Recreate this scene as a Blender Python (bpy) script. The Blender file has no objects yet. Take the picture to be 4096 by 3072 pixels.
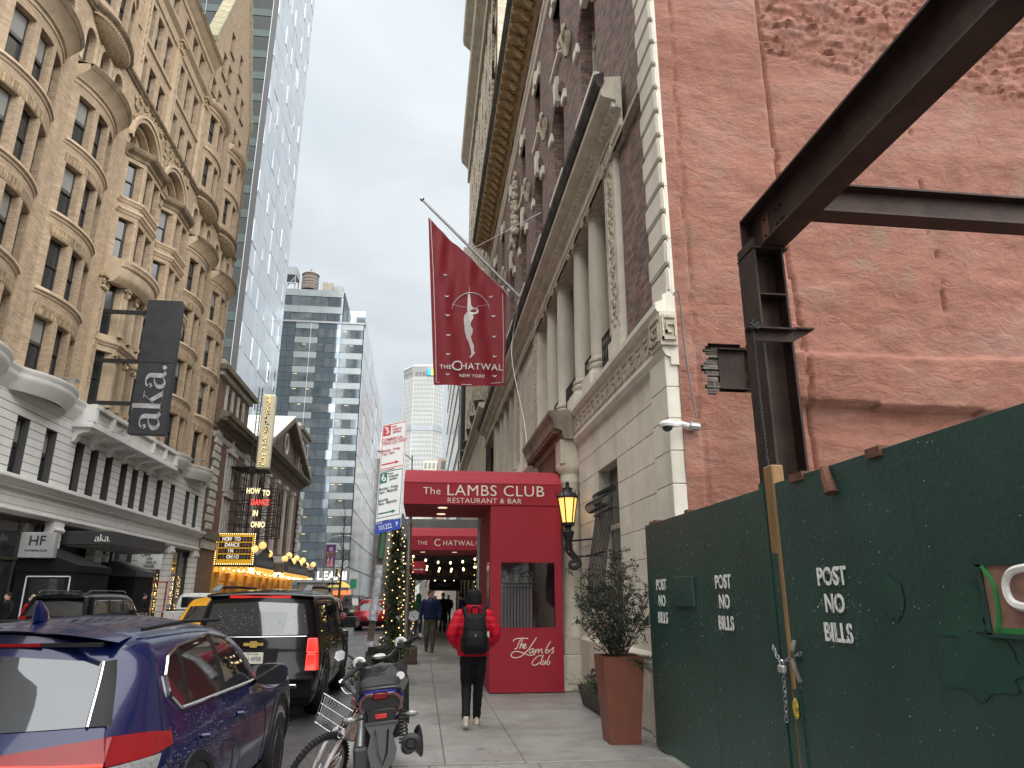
import bpy, bmesh, math, random
from mathutils import Vector, Matrix
random.seed(7)
SC = bpy.context.scene
C = SC.collection
PI = math.pi
R = math.radians
# ---------------------------------------------------------------- camera
cd = bpy.data.cameras.new('camera'); cam = bpy.data.objects.new('camera', cd); C.objects.link(cam)
cam.matrix_world = Matrix(((0.99258909, -0.03491826, -0.11639419, 0),
                           (-0.1215191, -0.28521838, -0.95072792, 0),
                           (0, 0.95782629, -0.28734789, 1.63), (0, 0, 0, 1))) 
# camera looks along its local -Z: third column is the backward axis
cd.sensor_width = 36; cd.lens = 36*2840/4096; cd.clip_start = .05; cd.clip_end = 5000
SC.camera = cam
# ---------------------------------------------------------------- sky and light (overcast)
w = bpy.data.worlds.new('World'); SC.world = w; w.use_nodes = True
nt = w.node_tree; nt.nodes.clear()
def N(t, ty, **k):
    n = t.nodes.new(ty)
    for a, b in k.items():
        if a in n.inputs: n.inputs[a].default_value = b
        else: setattr(n, a, b)
    return n
SUN_EL, SUN_AZ = R(58), R(180)      # high, behind the camera, veiled by cloud
sky = N(nt, 'ShaderNodeTexSky', sky_type='NISHITA', sun_disc=False, sun_elevation=SUN_EL, sun_rotation=SUN_AZ)
skm = N(nt, 'ShaderNodeVectorMath', operation='SCALE'); skm.inputs['Scale'].default_value = .05
nt.links.new(sky.outputs[0], skm.inputs[0])
tc = N(nt, 'ShaderNodeTexCoord')
sep = N(nt, 'ShaderNodeSeparateXYZ'); nt.links.new(tc.outputs['Generated'], sep.inputs[0])
# clouds lie on a flat layer: divide by height so that they shrink towards the horizon
den = N(nt, 'ShaderNodeMath', operation='ADD'); nt.links.new(sep.outputs[2], den.inputs[0]); den.inputs[1].default_value = .25
dv = N(nt, 'ShaderNodeVectorMath', operation='DIVIDE'); cmb = N(nt, 'ShaderNodeCombineXYZ')
for i in range(3): nt.links.new(den.outputs[0], cmb.inputs[i])
nt.links.new(tc.outputs['Generated'], dv.inputs[0]); nt.links.new(cmb.outputs[0], dv.inputs[1])
nz = N(nt, 'ShaderNodeTexNoise', Scale=2.6, Detail=6, Roughness=.52, Distortion=.5); nt.links.new(dv.outputs[0], nz.inputs['Vector'])
cr = N(nt, 'ShaderNodeValToRGB'); nt.links.new(nz.outputs[0], cr.inputs[0])
cr.color_ramp.elements[0].position = .34; cr.color_ramp.elements[0].color = (.60, .665, .715, 1)
cr.color_ramp.elements[1].position = .68; cr.color_ramp.elements[1].color = (.77, .815, .85, 1)
mx = N(nt, 'ShaderNodeMix', data_type='RGBA'); mx.inputs[0].default_value = .88
# an overcast sky brightens towards the zenith
zg = N(nt, 'ShaderNodeMapRange'); nt.links.new(sep.outputs[2], zg.inputs[0]); zg.inputs[3].default_value = .86; zg.inputs[4].default_value = 1.45
zs0 = N(nt, 'ShaderNodeVectorMath', operation='SCALE'); nt.links.new(cr.outputs[0], zs0.inputs[0]); nt.links.new(zg.outputs[0], zs0.inputs['Scale'])
nt.links.new(skm.outputs[0], mx.inputs[6]); nt.links.new(zs0.outputs[0], mx.inputs[7])
bg = N(nt, 'ShaderNodeBackground'); bg.inputs[1].default_value = .168; nt.links.new(mx.outputs[2], bg.inputs[0])
wo = N(nt, 'ShaderNodeOutputWorld'); nt.links.new(bg.outputs[0], wo.inputs[0])
sd = bpy.data.lights.new('sun', 'SUN'); sun = bpy.data.objects.new('sun', sd); C.objects.link(sun)
sd.energy = 1.5; sd.angle = R(130); sd.color = (1, .97, .93)
sun.rotation_euler = Vector((-.05, .62, -1.0)).to_track_quat('-Z', 'Y').to_euler()
vs_ = SC.view_settings; vs_.view_transform = 'Standard'; vs_.look = 'None'; vs_.exposure = 2.68; vs_.gamma = 1
SC.display_settings.display_device = 'sRGB'
SC.cycles.max_bounces = 6; SC.cycles.use_denoising = True
# ---------------------------------------------------------------- materials
MATS = {}
def mat(name, col=(.5, .5, .5), rough=.6, metal=0., var=.15, scale=2., bump=0., bscale=30., coat=0., spec=.5, emit=None, es=0.,
        stain=0., brick=None, obj=.0, trans=0., stretch=None, wet=0.):
    """procedural surface: base colour, fine + large mottling, optional brick courses, per-piece tint, bump"""
    if name in MATS: return MATS[name]
    m = bpy.data.materials.new(name); m.use_nodes = True; t = m.node_tree; b = t.nodes['Principled BSDF']
    L = t.links.new
    def setc(c): b.inputs['Base Color'].default_value = (*c, 1)
    setc(col); b.inputs['Roughness'].default_value = rough; b.inputs['Metallic'].default_value = metal
    b.inputs['Coat Weight'].default_value = coat; b.inputs['Coat Roughness'].default_value = .04
    b.inputs['Specular IOR Level'].default_value = spec
    if trans: b.inputs['Transmission Weight'].default_value = trans
    if emit: b.inputs['Emission Color'].default_value = (*emit, 1); b.inputs['Emission Strength'].default_value = es*.32
    geo = N(t, 'ShaderNodeNewGeometry'); src = geo.outputs['Position']
    if stretch:
        mp = N(t, 'ShaderNodeMapping'); mp.inputs['Scale'].default_value = stretch; L(src, mp.inputs[0]); src = mp.outputs[0]
    out = None
    def rgb(c): 
        n = N(t, 'ShaderNodeRGB'); n.outputs[0].default_value = (*c, 1); return n.outputs[0]
    hgt = None
    if brick:
        bw, bh, mortar, mcol = brick
        uv = N(t, 'ShaderNodeUVMap')
        bt = N(t, 'ShaderNodeTexBrick'); bt.inputs['Scale'].default_value = 1; bt.inputs['Brick Width'].default_value = bw; bt.inputs['Row Height'].default_value = bh
        bt.inputs['Mortar Size'].default_value = mortar; bt.inputs['Mortar Smooth'].default_value = .3; bt.inputs['Bias'].default_value = 0
        bt.inputs['Color1'].default_value = (*[c*(1-var*1.6) for c in col], 1); bt.inputs['Color2'].default_value = (*[min(1, c*(1+var*1.6)) for c in col], 1)
        bt.inputs['Mortar'].default_value = (*mcol, 1); L(uv.outputs[0], bt.inputs[0]); out = bt.outputs[0]
        inv = N(t, 'ShaderNodeMath', operation='SUBTRACT'); inv.inputs[0].default_value = 1; L(bt.outputs['Fac'], inv.inputs[1]); hgt = inv.outputs[0]
    if var or stain:
        n1 = N(t, 'ShaderNodeTexNoise', Scale=scale, Detail=5, Roughness=.6); L(src, n1.inputs['Vector'])
        mr = N(t, 'ShaderNodeMapRange'); L(n1.outputs[0], mr.inputs[0]); mr.inputs[1].default_value = .3; mr.inputs[2].default_value = .7
        mr.inputs[3].default_value = 1-var; mr.inputs[4].default_value = 1+var
        fac = mr.outputs[0]
        if obj:
            oi = N(t, 'ShaderNodeObjectInfo'); m2 = N(t, 'ShaderNodeMapRange'); L(oi.outputs['Random'], m2.inputs[0]); m2.inputs[3].default_value = 1-obj; m2.inputs[4].default_value = 1+obj
            mm = N(t, 'ShaderNodeMath', operation='MULTIPLY'); L(fac, mm.inputs[0]); L(m2.outputs[0], mm.inputs[1]); fac = mm.outputs[0]
        sc_ = N(t, 'ShaderNodeVectorMath', operation='SCALE'); L(out or rgb(col), sc_.inputs[0]); L(fac, sc_.inputs['Scale']); out = sc_.outputs[0]
        if stain:
            mp = N(t, 'ShaderNodeMapping'); mp.inputs['Scale'].default_value = (1.2, 1.2, .22); L(geo.outputs['Position'], mp.inputs[0])
            n2 = N(t, 'ShaderNodeTexNoise', Scale=1.6, Detail=6, Roughness=.65); L(mp.outputs[0], n2.inputs['Vector'])
            m3 = N(t, 'ShaderNodeMapRange'); L(n2.outputs[0], m3.inputs[0]); m3.inputs[1].default_value = .5; m3.inputs[2].default_value = .75; m3.inputs[3].default_value = 1; m3.inputs[4].default_value = 1-stain
            s2 = N(t, 'ShaderNodeVectorMath', operation='SCALE'); L(out, s2.inputs[0]); L(m3.outputs[0], s2.inputs['Scale']); out = s2.outputs[0]
        if wet:
            m4 = N(t, 'ShaderNodeMapRange'); n3 = N(t, 'ShaderNodeTexNoise', Scale=.7, Detail=6, Roughness=.6); L(geo.outputs['Position'], n3.inputs['Vector']); L(n3.outputs[0], m4.inputs[0])
            m4.inputs[1].default_value = .42; m4.inputs[2].default_value = .62; m4.inputs[3].default_value = rough; m4.inputs[4].default_value = rough*(1-wet)
            L(m4.outputs[0], b.inputs['Roughness'])
    if out is not None: L(out, b.inputs['Base Color'])
    if bump or hgt is not None:
        bn = N(t, 'ShaderNodeTexNoise', Scale=bscale, Detail=6, Roughness=.6); L(src, bn.inputs['Vector'])
        h = bn.outputs[0]
        if hgt is not None:
            ad = N(t, 'ShaderNodeMath', operation='MULTIPLY_ADD'); L(h, ad.inputs[0]); ad.inputs[1].default_value = .25; L(hgt, ad.inputs[2]); h = ad.outputs[0]
        bp = N(t, 'ShaderNodeBump'); bp.inputs['Strength'].default_value = bump or .5; bp.inputs['Distance'].default_value = .03 if not brick else .012
        L(h, bp.inputs['Height']); L(bp.outputs[0], b.inputs['Normal'])
    MATS[name] = m
    return m
# ---------------------------------------------------------------- mesh helpers
def wloc(o):
    v = Vector((0, 0, 0))
    while o is not None: v += o.location; o = o.parent
    return v
def finish(me, smooth, ang=35):
    if smooth:
        me.shade_smooth(); me.set_sharp_from_angle(angle=R(ang))
def boxuv(me):
    uvl = me.uv_layers.new(name='UVMap').data
    vs = me.vertices
    for p in me.polygons:
        n = p.normal; ax, ay, az = abs(n.x), abs(n.y), abs(n.z)
        for li in p.loop_indices:
            co = vs[me.loops[li].vertex_index].co
            uvl[li].uv = (co.x, co.y) if az >= ax and az >= ay else ((co.y, co.z) if ax >= ay else (co.x, co.z))
class MB:
    def __init__(s): s.v = []; s.f = []
    def add(s, vs, fs):
        o = len(s.v); s.v += [tuple(v) for v in vs]; s.f += [tuple(i+o for i in f) for f in fs]; return s
    def box(s, x0, x1, y0, y1, z0, z1):
        return s.add([(x0,y0,z0),(x1,y0,z0),(x1,y1,z0),(x0,y1,z0),(x0,y0,z1),(x1,y0,z1),(x1,y1,z1),(x0,y1,z1)],
                     [(3,2,1,0),(4,5,6,7),(0,1,5,4),(1,2,6,5),(2,3,7,6),(3,0,4,7)])
    def cbox(s, x0, x1, y0, y1, z0, z1, c=.01):
        """box with all edges chamfered"""
        bm = bmesh.new(); bmesh.ops.create_cube(bm, size=1)
        for v in bm.verts: v.co = Vector(((x0+x1)/2+v.co.x*(x1-x0), (y0+y1)/2+v.co.y*(y1-y0), (z0+z1)/2+v.co.z*(z1-z0)))
        bmesh.ops.bevel(bm, geom=bm.edges[:], offset=c, segments=1, affect='EDGES', profile=.5)
        return s.bm(bm)
    def bm(s, bm):
        bm.verts.ensure_lookup_table(); bm.verts.index_update()
        s.add([v.co[:] for v in bm.verts], [[v.index for v in f.verts] for f in bm.faces]); bm.free(); return s
    def quad(s, a, b, c, d): return s.add([a, b, c, d], [(0, 1, 2, 3)])
    def poly(s, pts): return s.add(pts, [tuple(range(len(pts)))])
    def prism(s, pts, ext):
        """polygon (3d points) extruded by vector ext"""
        n = len(pts); e = Vector(ext)
        return s.add([tuple(p) for p in pts]+[tuple(Vector(p)+e) for p in pts],
                     [tuple(range(n))[::-1], tuple(range(n, 2*n))]+[(i, (i+1) % n, n+(i+1) % n, n+i) for i in range(n)])
    def cyl(s, p0, p1, r0, r1=None, n=10, cap=True):
        r1 = r0 if r1 is None else r1
        p0 = Vector(p0); p1 = Vector(p1); d = (p1-p0).normalized()
        a = d.orthogonal().normalized(); b = d.cross(a)
        vs = []
        for p, r in ((p0, r0), (p1, r1)):
            for i in range(n):
                t = 2*PI*i/n; vs.append(p+a*(r*math.cos(t))+b*(r*math.sin(t)))
        fs = [(i, (i+1) % n, n+(i+1) % n, n+i) for i in range(n)]
        if cap: fs += [tuple(range(n))[::-1], tuple(range(n, 2*n))]
        return s.add(vs, fs)
    def tube(s, pts, r, n=8, closed=False, flat=None):
        pts = [Vector(p) for p in pts]; m = len(pts); rs = r if isinstance(r, (list, tuple)) else [r]*m
        vs = []; a = None
        for i, p in enumerate(pts):
            q0 = pts[i-1] if (i or closed) else p; q1 = pts[(i+1) % m] if (i < m-1 or closed) else p
            d = (q1-q0)
            if d.length < 1e-9: d = Vector((0, 0, 1))
            d.normalize()
            if a is None: a = d.orthogonal().normalized()
            a = (a-d*a.dot(d)); a = a.normalized() if a.length > 1e-6 else d.orthogonal().normalized()
            b = d.cross(a)
            for k in range(n):
                t = 2*PI*k/n; vs.append(p+a*(rs[i]*math.cos(t))+b*(rs[i]*math.sin(t)))
        fs = []
        for i in range(m if closed else m-1):
            j = (i+1) % m
            fs += [(i*n+k, i*n+(k+1) % n, j*n+(k+1) % n, j*n+k) for k in range(n)]
        if not closed: fs += [tuple(range(n))[::-1], tuple(range((m-1)*n, m*n))]
        return s.add(vs, fs)
    def lathe(s, prof, c=(0, 0, 0), n=16, a0=0, a1=2*PI):
        full = abs(a1-a0-2*PI) < 1e-6; k = n if full else n+1
        vs = [(c[0]+r*math.cos(a0+(a1-a0)*i/n), c[1]+r*math.sin(a0+(a1-a0)*i/n), c[2]+z) for r, z in prof for i in range(k)]
        fs = []
        for j in range(len(prof)-1):
            for i in range(n):
                i2 = (i+1) % k; fs.append((j*k+i, j*k+i2, (j+1)*k+i2, (j+1)*k+i))
        if full:
            fs.append(tuple(range(k))[::-1]); fs.append(tuple(range((len(prof)-1)*k, len(prof)*k)))
        return s.add(vs, fs)
    def sphere(s, c, r, n=10, m=7, sx=1, sy=1, sz=1):
        vs = [(c[0], c[1], c[2]-r*sz)]
        for j in range(1, m):
            t = -PI/2+PI*j/m
            vs += [(c[0]+r*sx*math.cos(t)*math.cos(2*PI*i/n), c[1]+r*sy*math.cos(t)*math.sin(2*PI*i/n), c[2]+r*sz*math.sin(t)) for i in range(n)]
        vs.append((c[0], c[1], c[2]+r*sz)); e = len(vs)-1
        fs = [(0, 1+(i+1) % n, 1+i) for i in range(n)]
        for j in range(m-2): fs += [(1+j*n+i, 1+j*n+(i+1) % n, 1+(j+1)*n+(i+1) % n, 1+(j+1)*n+i) for i in range(n)]
        fs += [(e, 1+(m-2)*n+i, 1+(m-2)*n+(i+1) % n) for i in range(n)]
        return s.add(vs, fs)
    def grid(s, rows, closed=False):
        """rows of equal-length point lists"""
        n = len(rows[0]); vs = [p for r in rows for p in r]
        fs = []
        for i in range(len(rows)-1):
            for k in range(n if closed else n-1):
                k2 = (k+1) % n; fs.append((i*n+k, i*n+k2, (i+1)*n+k2, (i+1)*n+k))
        return s.add(vs, fs)
    def sweep(s, f, us, prof):
        """profile of (outward, z) swept along u with the facade map f(u, z, depth)"""
        rows = [[f(u, z, -o) for o, z in prof] for u in us]
        s.grid(rows); s.poly(rows[0]); s.poly(rows[-1]); return s
    def sheet(s, f, us, vs, holes, depth, back=False):
        """facade skin with rectangular or arched openings and their reveals"""
        U = sorted(set([round(u, 4) for u in us]+[round(h[i], 4) for h in holes for i in (0, 1)]))
        V = sorted(set([round(v, 4) for v in vs]+[round(h[i], 4) for h in holes for i in (2, 3)]))
        idx = {}
        def pt(i, j):
            if (i, j) not in idx: idx[(i, j)] = len(s.v); s.v.append(tuple(f(U[i], V[j], 0)))
            return idx[(i, j)]
        for i in range(len(U)-1):
            uc = (U[i]+U[i+1])/2; hs = [h for h in holes if h[0] < uc < h[1]]
            for j in range(len(V)-1):
                vc = (V[j]+V[j+1])/2
                if any(h[2] < vc < h[3] for h in hs): continue
                s.f.append((pt(i, j), pt(i+1, j), pt(i+1, j+1), pt(i, j+1)))
        for h in holes:
            u0, u1, v0, v1 = h[:4]
            if len(h) > 4 and h[4]:
                r = (u1-u0)/2; c = (u0+u1)/2; vsp = v1-r; k = 10
                arc = [(c-r*math.cos(PI*i/k), vsp+r*math.sin(PI*i/k)) for i in range(k+1)]
                for i in range(k):
                    (a0, b0), (a1, b1) = arc[i], arc[i+1]
                    s.quad(f(a0, b0, 0), f(a1, b1, 0), f(a1, v1, 0), f(a0, v1, 0))
                edge = [(u1, v0), (u0, v0)]+arc
            else: edge = [(u1, v0), (u0, v0), (u0, v1), (u1, v1)]
            for i in range(len(edge)):
                a, b = edge[i], edge[(i+1) % len(edge)]
                if a[1] == b[1] and (abs(a[1]-V[0]) < 1e-3 or abs(a[1]-V[-1]) < 1e-3): continue
                s.quad(f(*a, 0), f(*b, 0), f(*b, depth), f(*a, depth))
        return s
    def build(s, name, m, parent=None, smooth=False, world=True, ang=35):
        me = bpy.data.meshes.new(name)
        vs = s.v
        if parent is not None and world:
            o = wloc(parent); vs = [(x-o.x, y-o.y, z-o.z) for x, y, z in vs]
        me.from_pydata(vs, [], s.f); me.update(); boxuv(me)
        me.materials.append(m if not isinstance(m, str) else MATS[m]); finish(me, smooth, ang)
        ob = bpy.data.objects.new(name, me); C.objects.link(ob)
        if parent is not None: ob.parent = parent
        return ob
def tag(o, label=None, cat=None, group=None, kind=None):
    if label: o['label'] = label
    if cat: o['category'] = cat
    if group: o['group'] = group
    if kind: o['kind'] = kind
    return o
def thing(name, label, cat, loc=(0, 0, 0), rz=0, group=None):
    o = bpy.data.objects.new(name, None); C.objects.link(o); o.location = loc; o.rotation_euler = (0, 0, rz); o.empty_display_size = .1
    return tag(o, label, cat, group)
def struct(o): o['kind'] = 'structure'; return o
def inst(o, name, loc, parent, rot=None, scale=None):
    """a further piece sharing mesh data (loc in the parent's frame)"""
    c = bpy.data.objects.new(name, o if isinstance(o, bpy.types.Mesh) else o.data); C.objects.link(c); c.parent = parent; c.location = loc
    if rot is not None: c.rotation_euler = rot
    if scale is not None: c.scale = scale
    return c
def dup(root, loc, rz=None, **k):
    r = root.copy(); C.objects.link(r); r.location = loc
    if rz is not None: r.rotation_euler = (0, 0, rz)
    tag(r, **k)
    for ch in list(root.children):
        c = ch.copy(); C.objects.link(c); c.parent = r
        for g in list(ch.children):
            d = g.copy(); C.objects.link(d); d.parent = c
    return r
def mesh_of(mb, m, name='piece', smooth=False):
    o = mb.build(name, m, None, smooth); me = o.data; bpy.data.objects.remove(o); return me
TMP = bpy.data.scenes.new('workbench')
def evaluated(o):
    """mesh of a curve or modified object, made in a scratch scene so that the big scene is not re-evaluated"""
    TMP.collection.objects.link(o); vl = TMP.view_layers[0]; vl.update(); me = bpy.data.meshes.new_from_object(o.evaluated_get(vl.depsgraph)); bpy.data.objects.remove(o); return me
def textmesh(s, size, ext=.004, spacing=1., shear=0., bold=0., align='CENTER', lines=1.):
    cu = bpy.data.curves.new('lettering', 'FONT'); cu.body = s; cu.size = size; cu.extrude = ext; cu.align_x = align; cu.align_y = 'CENTER'
    cu.space_character = spacing; cu.shear = shear; cu.offset = bold; cu.space_line = lines; cu.resolution_u = 3
    return evaluated(bpy.data.objects.new('t', cu))
def text(s, size, m, parent, loc, face='-Y', name='lettering', sx=1., roll=0., **k):
    """flat lettering, loc in the parent's frame; face = the way it looks"""
    me = textmesh(s, size, **k); me.materials.clear(); me.materials.append(MATS[m] if isinstance(m, str) else m); me.name = name
    o = bpy.data.objects.new(name, me); C.objects.link(o); o.parent = parent; o.location = loc
    rz = {'-Y': 0, '+X': PI/2, '+Y': PI, '-X': -PI/2}[face] if isinstance(face, str) else face
    o.rotation_euler = (Matrix.Rotation(rz, 3, 'Z') @ Matrix.Rotation(PI/2, 3, 'X') @ Matrix.Rotation(roll, 3, 'Z')).to_euler()
    o.scale = (sx, 1, 1)
    return o
def fl(a, b, n): return [a+(b-a)*i/(n-1) for i in range(n)]
# ---------------------------------------------------------------- palette
mat('asphalt', (.062, .064, .068), .42, var=.3, scale=1.1, bump=.25, bscale=90, wet=.6)
mat('sidewalk', (.235, .232, .22), .62, var=.13, scale=3.2, bump=.12, bscale=70, stain=.38, obj=.05, wet=.5)
mat('oldpave', (.21, .204, .182), .7, var=.2, scale=9, bump=.35, bscale=60, stain=.2, obj=.06)
mat('joint', (.11, .105, .1), .85, var=.1)
mat('kerbstone', (.30, .30, .29), .6, var=.15, scale=5, bump=.2, obj=.06)
mat('paintwhite', (.55, .55, .53), .6, var=.25, scale=6)
mat('limestone', (.70, .66, .57), .75, var=.09, scale=2.5, bump=.12, bscale=40, stain=.22, obj=.05)
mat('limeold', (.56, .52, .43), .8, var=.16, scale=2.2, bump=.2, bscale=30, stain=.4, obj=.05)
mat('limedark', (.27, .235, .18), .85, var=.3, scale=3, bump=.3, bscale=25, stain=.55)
mat('hotelbrick', (.19, .112, .10), .8, var=.3, scale=5, brick=(.22, .072, .012, (.16, .13, .11)), bump=.5)
mat('stucco', (.30, .105, .072), .8, var=.1)
mat('whitestone', (.72, .72, .70), .7, var=.05, scale=2, bump=.05, stain=.12, obj=.02)
mat('tanbrick', (.46, .345, .235), .8, var=.13, scale=3, brick=(.30, .05, .007, (.30, .225, .15)), bump=.5, stain=.15)
mat('tanstone', (.50, .39, .27), .75, var=.15, scale=2.5, bump=.25, bscale=14, stain=.2)
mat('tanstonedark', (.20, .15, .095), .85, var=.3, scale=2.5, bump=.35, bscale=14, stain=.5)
mat('ornament', (.40, .31, .20), .8, var=.35, scale=9, bump=1., bscale=9)
mat('limeornament', (.47, .42, .33), .8, var=.3, scale=10, bump=1., bscale=16)
mat('darkframe', (.03, .028, .026), .5, var=.2)
mat('blackmetal', (.010, .010, .011), .5, var=.2, scale=20, bump=.1)
mat('glass', (.03, .034, .036), .06, var=.0, spec=.9)
mat('glassdim', (.10, .105, .105), .1, var=.3, scale=.9, spec=.8)
mat('blind', (.34, .34, .32), .5, var=.1)
mat('fencegreen', (.020, .062, .053), .36, var=.16, scale=1.6, bump=.25, bscale=26, obj=.07)
mat('fencegreen2', (.015, .063, .045), .42, var=.2, scale=3)
mat('stencil', (.78, .79, .77), .7, var=.12, scale=40)
mat('timber', (.26, .15, .06), .7, var=.35, scale=7, bump=.3, stretch=(1, 1, .15))
mat('steel', (.042, .025, .020), .55, spec=.3, var=.45, scale=3.5, bump=.2, bscale=20, metal=.15, stain=.3)
mat('rust', (.13, .055, .03), .75, var=.4, scale=6, bump=.3)
mat('redcanvas', (.31, .009, .025), .72, var=.08, scale=1.5, bump=.12, bscale=160, stain=.1)
mat('cream', (.74, .70, .60), .6, var=.03)
mat('white', (.75, .75, .73), .55, var=.05)
mat('galv', (.36, .37, .38), .4, metal=.7, var=.2, scale=12)
mat('chrome', (.62, .63, .65), .12, metal=1, var=0)
mat('brass', (.36, .24, .09), .3, metal=.8, var=.2)
mat('terracotta', (.185, .062, .037), .5, var=.1, scale=5, bump=.08, bscale=60)
mat('leafdark', (.022, .040, .024), .42, var=.4, scale=14, obj=.1)
mat('leafmid', (.04, .065, .028), .45, var=.4, scale=12)
mat('fir', (.045, .062, .03), .55, var=.4, scale=14)
mat('twig', (.07, .045, .03), .8, var=.3)
mat('soil', (.03, .022, .016), .9, var=.3)
mat('rubber', (.008, .008, .009), .8, var=.2, bump=.2)
mat('plastic', (.02, .02, .022), .45, var=.1)
mat('bulbwarm', (1, .7, .3), .4, var=0, emit=(1, .62, .2), es=2.0)
mat('bulbsoft', (1, .75, .4), .4, var=0, emit=(1, .66, .26), es=1.3)
mat('lampglass', (.9, .6, .2), .35, var=0, emit=(1, .56, .14), es=.62)
mat('skin', (.50, .30, .22), .5, var=.06, scale=20)
mat('black', (.01, .01, .011), .6, var=0)
# ================================================================ ground
XK, XH, XL, XKL, ZR = -.86, 2.98, -15.3, -12.15, -.13
gnd = MB(); gnd.box(-400, 400, -200, 1500, -.6, -.165); struct(gnd.build('ground', mat('farground', (.09, .09, .09), .8)))
rd = MB(); rd.box(XKL-.05, XK+.05, -60, 420, -.5, ZR); struct(rd.build('road', 'asphalt'))
av = MB(); av.box(-120, XKL-.05, 104, 132, -.5, ZR-.004); av.box(XK+.05, 120, 104, 132, -.5, ZR-.004); struct(av.build('cross_road', 'asphalt'))
def kerb(x0, x1, ya, yb, step, name):
    root = None
    b = MB().cbox(x0, x1, 0, step-.02, -.45, 0, .02); me = mesh_of(b, 'kerbstone', 'kerbstone')
    base = MB().box(x0+.03, x1-.03, ya, yb, -.5, -.03).build(name, 'joint'); struct(base)
    y = ya; k = 0
    while y < yb-.01:
        inst(me, 'kerbstone', (0, y, 0), base); y += step
kerb(XK, XK+.16, 1, 61, 1.5, 'kerb')
kerb(XKL-.16, XKL, 18, 60, 3., 'left_kerb')
for ya, yb in ((61, 104), (132, 400)):
    struct(MB().box(XK, XK+.16, ya, yb, -.5, 0).build('kerb_stretch', 'kerbstone'))
    struct(MB().box(XKL-.16, XKL, ya-1 if ya == 61 else ya, yb, -.5, 0).build('left_kerb_stretch', 'kerbstone'))
# right pavement: joint bed + slabs that can be told apart
bed = struct(MB().box(XK+.16, 12, -40, 104, -.5, -.012).build('sidewalk', 'joint'))
def slab(x0, x1, y0, y1, m='sidewalk', dz=0.):
    g = .006; b = MB().cbox(x0+g, x1-g, y0+g, y1-g, -.2, dz, .006); o = b.build('paving_slab', m, bed); return o
# seams: lengthwise at X=-0.45?, 0.32, 1.15 (measured), cross seams at 8.05, 12.7
xs = [XK+.16, .30, 1.13, 2.05, 3.2]
ys = [-2, 1.5, 4.2, 6.1]
for i in range(len(ys)-1):
    for a, b in ((XK+.16, .14), (.14, 1.25), (1.25, 3.2)): slab(a, b, ys[i], ys[i+1], 'oldpave', random.uniform(-.003, .003))
for a, b in ((XK+.16, .14), (.14, 1.25), (1.25, 3.2)): slab(a, b, 6.1, 8.02, 'oldpave', random.uniform(-.003, .002))
ys = [8.05, 12.68, 17.2, 21.8, 26.4, 31, 36, 41, 46, 52, 58, 66]
for i in range(len(ys)-1):
    for a, b in ((XK+.16, .30), (.30, 1.13), (1.13, 3.2)): slab(a, b, ys[i], ys[i+1], 'sidewalk', random.uniform(-.002, .002))
struct(MB().box(XK+.17, 3.2, 66.01, 104, -.2, 0).build('far_sidewalk', 'sidewalk'))
struct(MB().box(XK, 60, 132, 400, -.2, 0).build('far_right_sidewalk', 'sidewalk'))
lbed = struct(MB().box(-60, XKL-.16, -40, 104, -.5, -.012).build('left_sidewalk', 'joint'))
y = 19.
while y < 62:
    for a, b in ((-15.4, -13.6), (-13.6, XKL-.17)):
        MB().cbox(a+.008, b-.008, y+.008, y+2.392, -.2, 0, .006).build('paving_slab', 'sidewalk', lbed)
    y += 2.4
struct(MB().box(-15.4, XKL-.17, 62.21, 104, -.2, 0).build('far_left_sidewalk', 'sidewalk'))
struct(MB().box(-60, XKL, 132, 400, -.2, 0).build('far_corner_sidewalk', 'sidewalk'))
# worn crossing bars and a stop line before the avenue
cw = MB()
for k in range(9): cw.box(-11.2+k*1.15, -10.6+k*1.15, 99.2, 102.6, ZR, ZR+.004)
cw.box(-11.3, -6.4, 96.2, 96.8, ZR, ZR+.004)
struct(cw.build('crossing_marking', 'paintwhite'))
lm = MB()
for k in range(6): lm.box(-6.35, -6.22, 22+k*12, 25+k*12, ZR, ZR+.004)
struct(lm.build('lane_marking', 'paintwhite'))
mh = tag(MB().cyl((.72, 8.75, -.002), (.72, 8.75, .003), .06, n=16).build('valve_cover', 'galv', None), 'small round metal valve cover set in the grey pavement', 'valve cover')

gm = MB(); rg_ = random.Random(5)
for k in range(90):
    x, y, r = rg_.uniform(-.6, 2.9), rg_.uniform(6.3, 22), rg_.uniform(.008, .022); n = 7
    gm.poly([(x+r*rg_.uniform(.7, 1.2)*math.cos(2*PI*i/n), y+r*rg_.uniform(.7, 1.2)*math.sin(2*PI*i/n), .0035) for i in range(n)])
tag(gm.build('gum_spots', mat('gum', (.09, .088, .085), .8)), 'dark trodden gum spots on the grey pavement', 'gum spots', kind='stuff')
# ================================================================ hotel on the right (limestone base, loggia, dark brick above)
from mathutils import noise as mn
hotel = thing('hotel_building', 'dark brick hotel with pale limestone base, ionic loggia and heavy bracketed cornice', 'building', (3.1, 20, 0))
def fr(u, v, d): return (XH+d, u, v)
def fb(u, v, d): return (3.12+d, u, v)
HY1 = 36.
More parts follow.
